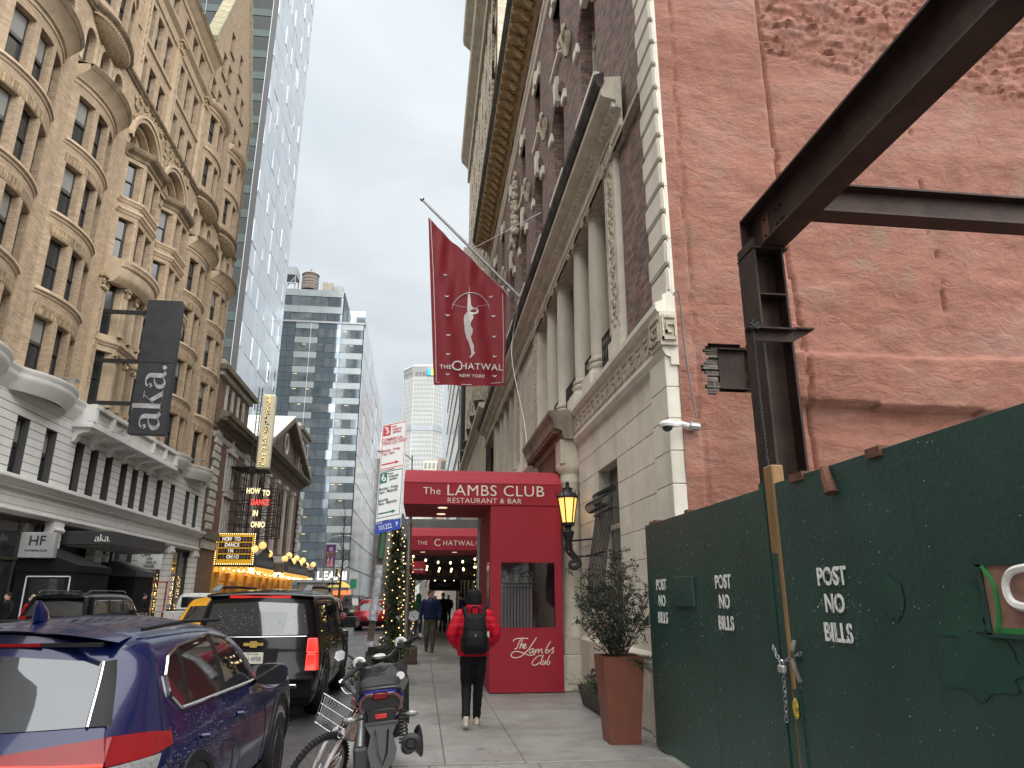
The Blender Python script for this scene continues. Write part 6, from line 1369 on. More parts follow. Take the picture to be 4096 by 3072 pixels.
def garland(name, label, x, y, z0, z1, r0, r1, nl, seed, sprigs=900):
    g = thing(name, label, 'garland', (x, y, z0), 0, 'lit garland columns'); rnd = random.Random(seed); b = MB(); lb_ = MB()
    MB().cyl((x, y, z0-(.3 if z0 > .2 else 0)), (x, y, z1), .05, n=8).build('post', 'twig', g)
    for k in range(sprigs):
        t = rnd.random(); a = rnd.uniform(0, 2*PI); rr = (r0+(r1-r0)*t)*(1+.3*math.sin(t*11+seed))*rnd.uniform(.3, 1); p = Vector((x+rr*.6*math.cos(a), y+rr*.6*math.sin(a), z0+(z1-z0)*t)); fir(b, p, Vector((math.cos(a)*rr*.7, math.sin(a)*rr*.7, rnd.uniform(-.16, .06))), 15, .05, rnd, .007)
    b.build('fir', 'fir', g)
    for k in range(nl):
        t = (k+rnd.random())/nl; a = k*2.4+rnd.gauss(0, .3); rr = (r0+(r1-r0)*t)*1.08; c = (x+rr*math.cos(a), y+rr*math.sin(a), z0+(z1-z0)*t); lb_.sphere(c, .0125, 5, 4)
    tag(lb_.build('fairy_lights', 'bulbwarm', g), kind='stuff')
garland('fir_garland', 'thick fir garland column with warm lights just right of sign pole', -.56, 15.6, .35, 3.05, .23, .15, 95, 1, 1500)
garland('fir_garland', 'slim fir garland column with dense lights at hotel canopy left post', -.42, 20.1, .3, 2.8, .24, .16, 80, 2, 900)
garland('fir_garland', 'fir garland with lights at hotel canopy right post beside vestibule', 1.75, 21.5, .2, 3.0, .26, .2, 70, 3, 900)
def potbush(name, label, x, y, w_, h, seed, r=.3, hh=.5, m='terracotta', leaves=1600, cat='planter'):
    t = thing(name, label, cat, (x, y, 0)); MB().cbox(x-w_/2, x+w_/2, y-w_/2, y+w_/2, 0, h, .02).build('box', m, t); MB().box(x-w_/2+.03, x+w_/2-.03, y-w_/2+.03, y+w_/2-.03, h-.03, h+.003).build('soil', 'soil', t)
    a, b = MB(), MB(); bush(a, b, (x, y, h), hh, r, 26, leaves, .036, seed=seed); a.build('stems', 'twig', t); b.build('foliage', 'leafmid', t)
potbush('boxwood_planter', 'dark planter box of boxwood at foot of thick garland', -.5, 15.1, .55, .34, 11, .42, .6, 'twig', leaves=3000)
potbush('boxwood_planter', 'low planter of boxwood behind the scooter and sign pole', -.56, 9.6, .46, .48, 12, .4, .5, leaves=2600)
potbush('boxwood_planter', 'dark planter box of boxwood under slim garland', -.35, 19.6, .6, .4, 13, .42, .55, 'twig')
tr = thing('holiday_tree', 'small decorated fir tree standing right of the walkway', 'fir tree', (1.75, 21.0, 0)); fs = MB(); rnd = random.Random(31)
for k in range(900):
    t = rnd.random()**.8; a = rnd.uniform(0, 2*PI); rr = .62*(1-t)+.05; p = Vector((1.7+rr*.5*math.cos(a), 21+rr*.5*math.sin(a), .3+1.75*t)); fir(fs, p, Vector((rr*.6*math.cos(a), rr*.6*math.sin(a), .05)), 14, .05, rnd, .006)
fs.build('crown', 'fir', tr); MB().cyl((1.7, 21, 0), (1.7, 21, 1.6), .05, .02, 8).build('trunk', 'twig', tr); bb = MB()
for k in range(26): a = rnd.uniform(0, 2*PI); t = rnd.random(); rr = .6*(1-t)+.1; bb.sphere((1.7+rr*math.cos(a), 21+rr*math.sin(a), .35+1.6*t), .035, 7, 5)
tag(bb.build('baubles', mat('bauble', (.35, .03, .02), .2, metal=.4), tr), kind='stuff')
# ================================================================ street sign post
SPY = 9.0
ps = thing('sign_post', 'leaning brown steel channel sign post wrapped in tape', 'sign post', (-.62, SPY+.04, 0))
b = MB(); P0, P1 = Vector((-.655, SPY+.05, 0)), Vector((-.40, SPY+.05, 3.78)); 
for dx, dy, w_, d_ in ((0, 0, .03, .006), (-.033, -.015, .006, .035), (.033, -.015, .006, .035)):
    o = Vector((dx, dy, 0)); b.prism([P0+o+Vector((-w_, 0, 0)), P0+o+Vector((w_, 0, 0)), P0+o+Vector((w_, d_, 0)), P0+o+Vector((-w_, d_, 0))], P1-P0)
b.build('channel', mat('postbrown', (.075, .058, .045), .6, metal=.3, var=.4, scale=6), ps)
MB().cyl(P0.lerp(P1, .36), P0.lerp(P1, .53), .052, n=12).build('tape_wrap', mat('tape', (.30, .31, .33), .15, var=.5, scale=18, bump=.6, metal=.2), ps, True); MB().cyl(P0.lerp(P1, .27), P0.lerp(P1, .30), .05, n=12).build('tape_wrap', 'tape', ps, True)
MB().cyl(P0.lerp(P1, .55), P0.lerp(P1, .64), .046, n=12).build('green_sleeve', mat('sleevegreen', (.02, .07, .04), .4), ps)
for k in range(20): p = P0.lerp(P1, .03+.03*k); MB().cyl(p+Vector((0, -.001, 0)), p+Vector((0, -.003, 0)), .005, n=6).build('hole', 'black', ps)
sgn = thing('parking_sign', 'white commercial parking sign panels with red and green print', 'sign', (-.4, SPY, 2.4))
A, B = onY(880, 906, SPY), onY(826, 917, SPY); Cc, Dd = onY(866, 1147, SPY), onY(812, 1120, SPY)
A = Vector((-.262, SPY, 3.81)); ang = math.atan2(A.z-onY(826, 918, SPY).z, A.x-onY(826, 918, SPY).x)
def SG(u, v):   # u across 0..1, v down 0..1 on the two white panels
    tl, tr, bl, br = onY(826, 919, SPY), onY(880, 907, SPY), onY(812, 1128, SPY), onY(864, 1117, SPY)
    return tl.lerp(tr, u).lerp(bl.lerp(br, u), v)
def sgbox(u0, u1, v0, v1, m, name, off=0, th=.004, parent=None): return MB().prism([SG(u0, v0)-Vector((0, off, 0)), SG(u1, v0)-Vector((0, off, 0)), SG(u1, v1)-Vector((0, off, 0)), SG(u0, v1)-Vector((0, off, 0))], (0, -th, 0)).build(name, m, parent or sgn)
signw = mat('signwhite', (.66, .68, .67), .45, var=.05); signr = mat('signred', (.50, .03, .045), .5); signg = mat('signgreen', (.01, .14, .085), .5); ink = mat('signink', (.03, .05, .06), .5)
p1 = sgbox(0, 1, 0, .485, signw, 'panel'); p2 = sgbox(0, 1, .495, 1, signw, 'panel')
for v0, m, pp in ((0, signr, p1), (.495, ink, p2)):
    for q in ((.03, .97, .008, .016), (.03, .97, .468, .476), (.03, .05, .012, .472), (.95, .97, .012, .472)): sgbox(q[0], q[1], v0+q[2], v0+q[3], m, 'border', .004, .001, pp)
sgbox(.06, .36, .02, .125, signr, 'number_box', .004, .001, p1); sgbox(.06, .34, .515, .62, signg, 'number_box', .004, .001, p2)
tilt = math.atan2(SG(1, .3).z-SG(0, .3).z, SG(1, .3).x-SG(0, .3).x)
def stx(s_, u, v, sz, m, align='LEFT', sx=.8, pp=None, bold=0):
    p = SG(u, v); return text(s_, sz, m, sgn, (p.x+.4, -.0065, p.z-2.4), sx=sx, roll=tilt, align=align, bold=bold, ext=.0006, lines=.82) if bold else text(s_, sz, m, sgn, (p.x+.4, -.0065, p.z-2.4), sx=sx, roll=tilt, align=align, bold=.0009, ext=.0006, lines=.82)
stx('3', .21, .072, .12, signw, 'CENTER', 1, bold=.002); stx('6', .2, .567, .12, signw, 'CENTER', 1, bold=.002)
stx('hour\nmetered\nparking', .42, .07, .044, signr); stx('hour\nmetered\nparking', .4, .562, .044, ink)
stx('COMMERCIAL\nVEHICLES ONLY', .05, .19, .056, signr, sx=.78, bold=.0006); stx('Monday - Friday\n7am - 6pm', .05, .30, .05, signr, sx=.74)
stx('Monday - Friday\n6pm - Midnight', .05, .695, .05, ink, sx=.74); stx('Saturday\n8am - Midnight', .05, .81, .05, ink, sx=.74)
for v, m in ((.425, signr), (.925, signg)):
    a, b_ = SG(.08, v), SG(.8, v); d = (b_-a); n_ = Vector((-d.z, 0, d.x)).normalized(); L_ = d.length; d.normalize()
    pts = [a-n_*.009, a+d*(L_-.05)-n_*.009, a+d*(L_-.05)-n_*.024, b_, a+d*(L_-.05)+n_*.024, a+d*(L_-.05)+n_*.009, a+n_*.009]; MB().prism([p-Vector((0, .0045, 0)) for p in pts], (0, -.001, 0)).build('arrow', m, sgn)
zs_ = thing('zone_sign', 'small blue parking zone sign numbered 101222', 'sign', (-.42, SPY, 2.35)); q = [onY(811, 1130, SPY), onY(866, 1119, SPY), onY(865, 1142, SPY), onY(809, 1155, SPY)]
MB().prism(q, (0, -.004, 0)).build('panel', mat('signblue', (.01, .04, .32), .45), zs_); cc = (q[0]+q[2])/2; text('101222', .085, signw, zs_, (cc.x-.035+.42, -.006, cc.z-2.365), roll=tilt, sx=.66, ext=.0006); text('P', .08, signw, zs_, (cc.x+.11+.42, -.006, cc.z+.025-2.35), roll=tilt, sx=.8, ext=.0006); text('Zone#', .03, signw, zs_, (cc.x-.11+.42, -.006, cc.z+.032-2.35), roll=tilt, ext=.0006)
# ================================================================ left side fittings
def ribbon(mb, pts, ws, f, th=.03):
    """variable-width stroke in letter space mapped by f(u, v, depth)"""
    P = smoothpts([(x, y, 0) for x, y in pts], 6); n = len(P); L1, R1 = [], []
    for i, p in enumerate(P):
        d = (P[min(i+1, n-1)]-P[max(i-1, 0)]).normalized(); k = i/(n-1)*(len(ws)-1); j = min(int(k), len(ws)-2); w_ = ws[j]+(ws[j+1]-ws[j])*(k-j); nn = Vector((-d.y, d.x, 0))*w_/2; L1.append(p+nn); R1.append(p-nn)
    mb.grid([[f(a.x, a.y, 0), f(a.x, a.y, th), f(b.x, b.y, th), f(b.x, b.y, 0)] for a, b in zip(L1, R1)])
def letter_a(mb, f, x):
    ribbon(mb, [(x+.12, .74), (x+.16, .92), (x+.4, 1.0), (x+.62, .86), (x+.64, .6), (x+.64, .2), (x+.72, .04), (x+.86, .08)], [.12, .08, .05, .2, .22, .22, .16, .03], f)
    ribbon(mb, [(x+.6, .58), (x+.3, .52), (x+.1, .3), (x+.14, .06), (x+.36, .0), (x+.6, .16)], [.03, .06, .2, .2, .06, .03], f)
    mb.prism([f(x+.15+.11*math.cos(t), .74+.11*math.sin(t), 0) for t in fl(0, 2*PI, 15)[:-1]], Vector(f(0, 0, .03))-Vector(f(0, 0, 0)))
def letter_k(mb, f, x):
    q = lambda a, b, c, d: mb.prism([f(x+a, c, 0), f(x+b, c, 0), f(x+b, d, 0), f(x+a, d, 0)], Vector(f(0, 0, .03))-Vector(f(0, 0, 0)))
    q(.06, .28, .0, 1.5); q(-.02, .36, 0, .03); q(-.04, .1, 1.47, 1.5); ribbon(mb, [(x+.3, .42), (x+.5, .7), (x+.7, .98)], [.03, .03, .03], f); ribbon(mb, [(x+.42, .62), (x+.6, .3), (x+.78, .02)], [.2, .22, .22], f); q(.56, .9, .97, 1.0); q(.56, .98, 0, .03)
def aka_word(mb, f):
    letter_a(mb, f, 0); letter_k(mb, f, .95); letter_a(mb, f, 1.95); mb.prism([f(2.98+.11*math.cos(t), .1+.11*math.sin(t), 0) for t in fl(0, 2*PI, 15)[:-1]], Vector(f(0, 0, .03))-Vector(f(0, 0, 0)))
lt = MB(); aka_word(lt, lambda u, v, d: (-11.92-v*.82, SYp-.005-d, 8.75+u*.98)); lt.build('word_mark', mat('aluletters', (.40, .41, .42), .35, metal=.3, var=.4, scale=4), sg)
cnp = thing('dark_entrance_canopy', 'flat dark metal entrance canopy lettered aka', 'canopy', (-14, 36, 3.7)); cx1 = -13.3
MB().cbox(XL-.2, cx1, 33.2, 39.6, 3.78, 4.36, .02).build('canopy_box', mat('canopydark', (.035, .037, .04), .4, var=.2), cnp); lt = MB(); aka_word(lt, lambda u, v, d: (cx1-.75+u*.2, 33.19-d*.2, 3.93+v*.2)); lt.build('word_mark', 'white', cnp)
MB().box(XL, cx1-.1, 33.3, 39.5, 3.74, 3.779).build('soffit', mat('soffitgrey', (.25, .25, .25), .5), cnp)
hs_ = thing('club_sign', 'silver projecting sign with HF monogram', 'sign', (-14.6, 30.6, 3.2)); 
MB().cbox(-15.2, -13.95, 29.6, 29.9, 3.05, 4.0, .02).build('sign_box', mat('signsilver', (.42, .43, .44), .4, metal=.3), hs_); text('HF', .52, 'signdark', hs_, (.02, -1.012, .47), bold=.004); text('HUNT&FISH CLUB', .1, 'signdark', hs_, (.02, -1.012, .12), bold=.002)
def awning(name, label, y0, y1, x1, z0, z1, m):
    t = thing(name, label, 'awning', (XL, (y0+y1)/2, z0)); MB().prism([(XL, y0, z1), (x1, y0, z0+.25), (x1, y0, z0), (XL, y0, z0)], (0, y1-y0, 0)).build('cloth', m, t); return t
awn = mat('awningblack', (.007, .008, .010), .7, spec=.2, var=.15); awg = mat('awninggrey', (.07, .08, .085), .6)
a1 = awning('black_door_awning', 'large black fabric vestibule awning of the club entrance', 29.9, 33.0, -13.1, 2.55, 3.6, awn); MB().box(XL, -13.15, 29.95, 32.95, .02, 2.55).build('vestibule_box', awn, a1); MB().box(-14.7, -13.5, 29.92, 29.95, .3, 2.3).build('vestibule_window', 'glass', a1)
fr2 = MB(); 
for q in ((-14.9, -14.86, .2, 2.4), (-13.34, -13.3, .2, 2.4), (-14.9, -13.3, 2.36, 2.4)): fr2.box(q[0], q[1], 29.9, 29.94, q[2], q[3])
fr2.build('vestibule_frame', 'white', a1)
a2 = awning('grey_cafe_awning', 'small grey green awning over the cafe door', 38.0, 40.6, -13.9, 2.6, 3.35, awg); MB().box(XL, -13.95, 38.05, 40.55, .02, 2.6).build('vestibule_box', awn, a2); fr3 = MB()
for q in ((-15.0, -14.93, .1, 2.45), (-13.97, -13.9, .1, 2.45), (-15.0, -13.9, 2.38, 2.45)): fr3.box(q[0], q[1], 42.6, 42.66, q[2], q[3])
tag(fr3.build('red_door_frame', mat('doorred', (.5, .03, .05), .5)), 'red and white door frame of the cafe entrance', 'door frame')
cs = thing('cafe_sign', 'square white cafe sign with stepped black lettering', 'sign', (-14.6, 41.4, 3.3)); MB().cbox(-15.2, -13.95, 41.4, 41.5, 3.05, 3.95, .01).build('panel', 'white', cs)
for s_, x, z in (('CAFE', -.2, .5), ('UN', .0, .3), ('DEUX', .12, .1), ('TROIS', .02, -.1)): text(s_, .21, 'black', cs, (x, -.01, z), bold=.003)
ls = MB()
for a in range(2): pass
sp2 = thing('cafe_tree_lights', 'shop window christmas tree by the club entrance', 'christmas tree', (-16.0, 25, 0)); fs = MB(); rnd = random.Random(77)
for k in range(500): t = rnd.random()**.8; a = rnd.uniform(0, 2*PI); rr = .9*(1-t)+.05; fir(fs, Vector((-15.4+rr*.5*math.cos(a), 25.8+rr*.5*math.sin(a), .4+2.6*t)), Vector((rr*.6*math.cos(a), rr*.6*math.sin(a), .0)), 10, .12, rnd, .02)
fs.build('crown', 'fir', sp2)
for y in (29.4, 39.8, 47.0): tag(MB().tube(smoothpts([(XL+.4, y, 9.9), (XL+.6, y, 10.1), (XL+1.0, y, 10.0)]), .04, 6).cbox(XL+.95, XL+1.2, y-.2, y+.2, 9.95, 10.08, .02).build('flood_lamp', 'galv'), f'grey flood lamp on the white cornice, {["near the left bay", "at the carved balcony end", "farthest along"][(29.4, 39.8, 47.0).index(y)]}', 'flood lamp', 'flood lamps on the cornice')
# ================================================================ far street furniture
def lamppost(name, label, x, y, h, arm):
    t = thing(name, label, 'street lamp', (x, y, 0), 0, 'street lamps'); MB().cyl((x, y, 0), (x, y, h), .1, .06, 8).build('pole', 'galv', t); MB().tube(smoothpts([(x, y, h-.4), (x+arm*.4, y, h+.25), (x+arm, y, h+.35)]), .05, 6).build('arm', 'galv', t); MB().sphere((x+arm*1.1, y, h+.33), .3, 8, 5, sx=1.6, sy=.7, sz=.4).build('lamp_head', 'galv', t, True); return t
lamppost('street_lamp', 'grey cobra street lamp rising by the avenue left of the bare tree', -13.0, 100, 9.2, 2.6); lamppost('street_lamp', 'tall grey street lamp at the right kerb behind the parking sign', -1.2, 62, 13.5, -2.4)
lb_ = thing('street_banner', 'purple street banner with party lettering on the lamp post', 'banner', (-12.3, 100, 5.5)); MB().box(-12.9, -11.6, 99.9, 99.95, 5.4, 8.4).build('cloth', mat('bannerpurple', (.10, .04, .16), .6, var=.6, scale=1.6), lb_); text('BIGGEST\nPARTY!', .36, mat('bannergold', (.7, .45, .1), .5), lb_, (.05, -.13, 1.6), sx=.8); MB().box(-12.45, -12.0, 99.86, 99.9, 7.5, 8.0).build('pink_square', mat('bannerpink', (.6, .3, .5), .5), lb_)
pe = MB()
for x in (-12.5, -12.05): pe.lathe([(.26, 5.5), (.18, 6.0), (.2, 6.3), (.06, 6.5)], (x, 99.88, 0), 8); pe.sphere((x, 99.88, 6.6), .12, 7, 5)
pe.build('dancers_print', mat('bannerfigure', (.62, .3, .28), .6, var=.4, scale=3), lb_)
def signal(name, label, x, y, z):
    t = thing(name, label, 'traffic light', (x, y, z), 0, 'traffic lights'); MB().cbox(x-.18, x+.18, y-.1, y+.1, z, z+1.1, .03).build('housing', mat('signalyellow', (.62, .38, .03), .5), t)
    for k in range(3): MB().cyl((x, y-.1, z+.2+.34*k), (x, y-.2, z+.2+.34*k), .12, .13, 10).build('visor', 'black', t)
    return t
signal('traffic_light', 'yellow traffic light hanging near the bare street tree', -11.4, 101, 4.2); signal('traffic_light', 'yellow traffic light at the far right corner behind the garland', -1.9, 101, 4.0)
MB_ = thing('signal_mast', 'grey signal mast with long arm at the avenue corner', 'mast', (-11.9, 101.5, 0)); MB().cyl((-11.9, 101.5, 0), (-11.9, 101.5, 5.6), .11, .09, 8).cyl((-11.9, 101.5, 4.6), (-10.2, 101.5, 5.6), .06, n=6).build('pole', 'galv', MB_); MB().cbox(-12.6, -11.0, 101.2, 101.26, 3.2, 3.5, .01).build('one_way_plate', 'black', MB_)
gs2 = thing('bike_lane_sign', 'white sign above a green lane sign at the crossing', 'sign', (-9, 100, 0)); MB().cyl((-9.1, 100.2, 0), (-9.1, 100.2, 5), .05, n=6).build('post', 'galv', gs2); MB().box(-9.6, -8.5, 100, 100.05, 4.0, 4.8).build('white_plate', signw, gs2); MB().box(-9.45, -8.6, 100, 100.05, 2.7, 3.9).build('green_plate', mat('lanegreen', (.02, .28, .14), .5), gs2)
bt = thing('bare_tree', 'slim leafless street tree before the glass office block', 'tree', (-10.6, 98, 0)); rnd = random.Random(12); tk = MB(); br2 = MB()
tpts = [(-10.6, 98, 0), (-10.55, 98, 3), (-10.4, 98, 6), (-10.5, 98, 9.5), (-10.45, 98, 13)]; tk.tube(smoothpts(tpts, 4), [.2-.011*i for i in range(17)], 7); tk.build('trunk', 'twig', bt)
for k in range(34):
    z = rnd.uniform(3, 12.4); a = rnd.uniform(0, 2*PI); l = rnd.uniform(.8, 2.4)*(1-z/18); p = Vector((-10.5, 98, z)); d = Vector((math.cos(a)*l, math.sin(a)*l, rnd.uniform(.3, 1.0))); m_ = p+d*.5+Vector((0, 0, rnd.uniform(-.1, .3))); e = p+d+Vector((0, 0, rnd.uniform(-.3, .5))); br2.tube(smoothpts([p, m_, e], 3), [.05, .045, .04, .033, .026, .02, .014], 4)
    for q in range(3): s0 = m_.lerp(e, rnd.random()); br2.tube([s0, s0+Vector((rnd.gauss(0, .4), rnd.gauss(0, .4), rnd.gauss(.3, .3)))], .013, 3)
br2.build('branches', 'twig', bt)
fc = thing('food_cart', 'lit food cart with yellow and blue umbrella at the avenue corner', 'food cart', (-11, 104, 0)); MB().cbox(-12.2, -9.6, 104, 105.5, .4, 1.9, .05).build('cart', mat('cartred', (.5, .12, .06), .4, var=.6, scale=3), fc); MB().box(-12.1, -9.7, 103.9, 104, 1.9, 2.5).build('lit_menu', mat('menulit', (.9, .3, .1), .5, var=.8, scale=3, emit=(1, .25, .08), es=.5), fc); MB().lathe([(1.7, 2.9), (.9, 3.5), (.05, 3.8)], (-11.3, 104.6, 0), 8).build('umbrella', mat('umbyellow', (.6, .45, .06), .6, var=.3, scale=1), fc); MB().cyl((-11.3, 104.6, 1.9), (-11.3, 104.6, 3.8), .04, n=6).build('umbrella_pole', 'galv', fc)
for wx in (-11.6, -10.2): MB().lathe([(.05, -.05), (.3, -.05), (.3, .05), (.05, .05)], (0, 0, 0), 14).build('wheel', 'rubber', fc, False, False).location = (wx+11, 0, .3)
def usflag(name, label, x, y, z, s_):
    t = thing(name, label, 'flag', (x, y, z), 0, 'flags on the right side'); MB().cyl((x+1.6*s_, y, z-.2*s_), (x-.5*s_, y, z+1.6*s_), .04*s_, n=6).build('pole', 'galv', t)
    fx = lambda u, v: (x-.45*s_+u*1.0*s_, y+.12*math.sin(u*6+v), z+1.5*s_-.7*u*s_-v*1.9*s_)
    for k in range(7):
        for c_ in range(1): MB().grid([[fx((k+j)/7, v) for v in fl(0 if (k+.5)/7 < .45 else .0, 1, 8)] for j in (0, 1)]).build('red_stripe' if k % 2 == 0 else 'white_stripe', mat('flagstripe', (.45, .05, .07), .6) if k % 2 == 0 else 'white', t)
    MB().grid([[(p[0], p[1]-.02, p[2]) for p in [fx(u, v) for v in (0, .2, .4)]] for u in fl(.5, 1, 4)]).build('canton', mat('flagblue', (.03, .05, .2), .6), t)
usflag('american_flag', 'american flag on a sloping pole nearest along the right side', 1.0, 64, 4.9, 1.1); usflag('american_flag', 'american flag farther along below the first one', 1.0, 76, 3.6, 1.1); usflag('american_flag', 'small american flag hanging lowest in the distance', 1.2, 88, 3.0, .8)
rs2 = thing('red_arrow_sign', 'small red regulation sign under the hotel canopy edge', 'sign', (-.1, 23.5, 2.4)); MB().box(-.33, .1, 23.5, 23.52, 2.35, 2.72).build('panel', signr, rs2); MB().prism([(-.28, 23.49, 2.45), (-.05, 23.49, 2.45), (-.05, 23.49, 2.41), (.05, 23.49, 2.465), (-.05, 23.49, 2.52), (-.05, 23.49, 2.48), (-.28, 23.49, 2.48)], (0, .01, 0)).build('arrow', 'white', rs2)
# ================================================================ vehicles
def ip(tb, t):
    """smooth interpolation through a table of (t, value)"""
    if t <= tb[0][0]: return tb[0][1]
    if t >= tb[-1][0]: return tb[-1][1]
    for i in range(len(tb)-1):
        if tb[i][0] <= t <= tb[i+1][0]:
            (x0, y0), (x1, y1) = tb[i], tb[i+1]; h = x1-x0; s = (t-x0)/h
            m0 = (y1-tb[i-1][1])/(x1-tb[i-1][0]) if i else (y1-y0)/h
            m1 = (tb[i+2][1]-y0)/(tb[i+2][0]-x0) if i+2 < len(tb) else (y1-y0)/h
            d = (y1-y0)/h
            if m0*d <= 0: m0 = 0
            if m1*d <= 0: m1 = 0
            m0 = max(-3*abs(d), min(3*abs(d), m0)); m1 = max(-3*abs(d), min(3*abs(d), m1))
            return (2*s**3-3*s*s+1)*y0+(s**3-2*s*s+s)*h*m0+(-2*s**3+3*s*s)*y1+(s**3-s*s)*h*m1
def paint(name, c, rough=.22, metal=.35): 
    return mat(name, c, rough, metal=metal, var=.0, coat=.45, spec=.35)
autoglass = mat('autoglass', (.012, .014, .016), .03, var=0, spec=1., coat=1.)
skyglass = mat('skyglass', (.10, .105, .11), .03, metal=.85, var=.0)
redlens = mat('redlens', (.17, .004, .007), .25, var=.1, scale=30, coat=.2, spec=.3)
redlit = mat('redlit', (.8, .03, .02), .3, var=0, emit=(1, .035, .02), es=1.2)
reddim = mat('reddim', (.6, .02, .02), .3, var=0, emit=(1, .04, .03), es=.32)
clearlens = mat('clearlens', (.2, .2, .2), .15, var=.3, scale=40, coat=1.)
blacktrim = mat('blacktrim', (.007, .007, .008), .6, var=.1, spec=.3)
platem = mat('plate', (.62, .6, .5), .5, var=.05)
rimm = mat('rim', (.25, .26, .27), .3, metal=.8, var=.1)
class Car:
    def __init__(s, name, label, X, Y, L, W, H, col, wz, yr, top, crown=.07, bulge=.07, group='cars in the street', cat='car', tap=(.07, .05)):
        s.L, s.W, s.H = L, W/2, H; s.wz, s.yr, s.tp = wz, yr, top; s.crown, s.bulge, s.tap = crown, bulge, tap
        s.root = thing(name, label, cat, (X, Y, ZR), 0, group)
        s.paint = col; s.zmax = max(z for _, z in top)*H
        lv = [.12, .16, .22, .3, .38, .46, .53, .58, .62, .66, .71, .76, .81, .86, .9, .935, .96]
        st = sorted(set([0, .006, .014, .026, .045, .07]+[round(.1+.9*i/44, 4) for i in range(45)]+[t for t, _ in top]))
        rows = [[] for _ in st]; b = MB()
        ring = []
        for t in st:
            r = []
            for f in lv: r.append(s.side(t, f))
            e = r[-1]; k = 6; m = s.crown
            for i in range(1, k+1):
                q = 1-i/k; r.append(Vector((e.x*q, e.y-(s.bulge*s.rb(t))*(1-q*q), e.z+m*(1-q*q))))
            full = [Vector((-p.x, p.y, p.z)) for p in r[:-1]]+[r[-1]]+[p for p in reversed(r[:-1])]
            ring.append(full)
        b.grid(ring)
        # tail: connect both sides of station 0 level by level
        n = len(lv); r0 = ring[0]; rowsT = []
        for j in range(n):
            pl, pr = r0[j], r0[-1-j]; rowsT.append([Vector((pr.x*u, pr.y-s.bulge*(1-u*u), pr.z+(s.crown*(1-u*u) if j == n-1 else 0))) for u in fl(-1, 1, 13)])
        b.grid(rowsT); r1 = ring[-1]
        b.grid([[Vector((r1[-1-j].x*u, r1[-1-j].y+.08*(1-u*u), r1[-1-j].z)) for u in fl(-1, 1, 9)] for j in range(n)])
        b.poly(ring[0][:1]+[Vector((r0[-1].x, r0[-1].y, r0[-1].z)), r1[-1], r1[0]])
        s.body = b.build('body', col, s.root, True, False, 50)
    def rb(s, t): return max(0, 1-t/.1)
    def side(s, t, f):
        """right-hand skin: t along the length, f height level (fraction of the tallest height)"""
        top = ip(s.tp, t); F0 = .58
        z = f*s.H if f <= F0 else (F0+(f-F0)*max(.02, (top-F0))/(.96-F0)*.96)*s.H if top > F0 else f*s.H
        if f > F0:
            u = (f-F0)/(.96-F0); z = (F0+(max(top, F0+.015)-s.crown/s.H-F0)*u)*s.H
            if top < .72: z = max(z, F0*s.H+.01*u)
        w = ip(s.wz, f)*s.W
        lo = t
        yrr = ip(s.yr, f)
        y = t*s.L+yrr*max(0, 1-t/.16)
        w *= 1-s.tap[0]*max(0, 1-t/s.tap[1])**2-.16*max(0, (t-.88)/.12)**2
        return Vector((w, y, z))
    def sidepos(s, y, z, off=.006, sg=1):
        """point on the side skin at a given y and z"""
        t = min(1, max(0, y/s.L)); top = ip(s.tp, t); F0 = .58; f = z/s.H
        if f > F0: f = F0+(f-F0)/max(.02, (max(top, F0+.015)-s.crown/s.H-F0))*(.96-F0)
        for _ in range(6):
            yy = t*s.L+ip(s.yr, f)*max(0, 1-t/.16); t = min(1, max(0, t+(y-yy)/s.L))
        w = s.side(t, min(.96, f)).x
        return Vector((sg*(w+off), y, z))
    def rearpos(s, x, z, off=.006):
        f = z/s.H
        F0 = .58
        if f > F0: f = F0+(f-F0)/max(.02, (ip(s.tp, 0)-s.crown/s.H-F0))*(.96-F0)
        f = min(.96, f); p = s.side(0, f); u = min(1, abs(x)/max(p.x, .01)); return Vector((x, p.y-s.bulge*(1-u*u)-off, z))
    def panel(s, name, lo, up, m, fn, parent=None, rows=6, dens=4, **k):
        def dn(p): 
            out = []
            for a, b in zip(p, p[1:]): out += [(a[0]+(b[0]-a[0])*i/dens, a[1]+(b[1]-a[1])*i/dens) for i in range(dens)]
            return out+[p[-1]]
        lo, up = dn(lo), dn(up)
        g = [[fn(a[0]+(b[0]-a[0])*r/rows, a[1]+(b[1]-a[1])*r/rows, **k) for a, b in zip(lo, up)] for r in range(rows+1)]
        return MB().grid(g).build(name, m, parent or s.root, True, False, 60)
    def trim(s, name, pts, r, m, fn, parent=None, **k):
        P = []
        for a, b in zip(pts, pts[1:]): P += [fn(a[0]+(b[0]-a[0])*i/5, a[1]+(b[1]-a[1])*i/5, **k) for i in range(5)]
        P.append(fn(*pts[-1], **k)); return MB().tube(P, r, 5).build(name, m, parent or s.root, True, False)
    def wheels(s, ys, r=.36, w=.24, spokes=5, sides=(-1, 1), arch=True, archm=None):
        ty = MB(); ty.lathe([(r*.62, -w/2), (r*.95, -w/2), (r, -w/2+.03), (r, w/2-.03), (r*.95, w/2), (r*.62, w/2)], n=30)
        rm_ = MB(); rm_.lathe([(r*.12, w/2-.03), (r*.14, w/2-.02), (r*.13, w/2-.06)], n=12); rm_.lathe([(r*.6, w/2-.005), (r*.63, w/2+.004), (r*.63, -.02), (r*.56, -.03)], n=26)
        for k in range(spokes):
            a = 2*PI*k/spokes
            for d in (-.12, .12): rm_.cyl((r*.1*math.cos(a+d), r*.1*math.sin(a+d), w/2-.035), (r*.6*math.cos(a+d), r*.6*math.sin(a+d), w/2-.02), .022, .026, 5)
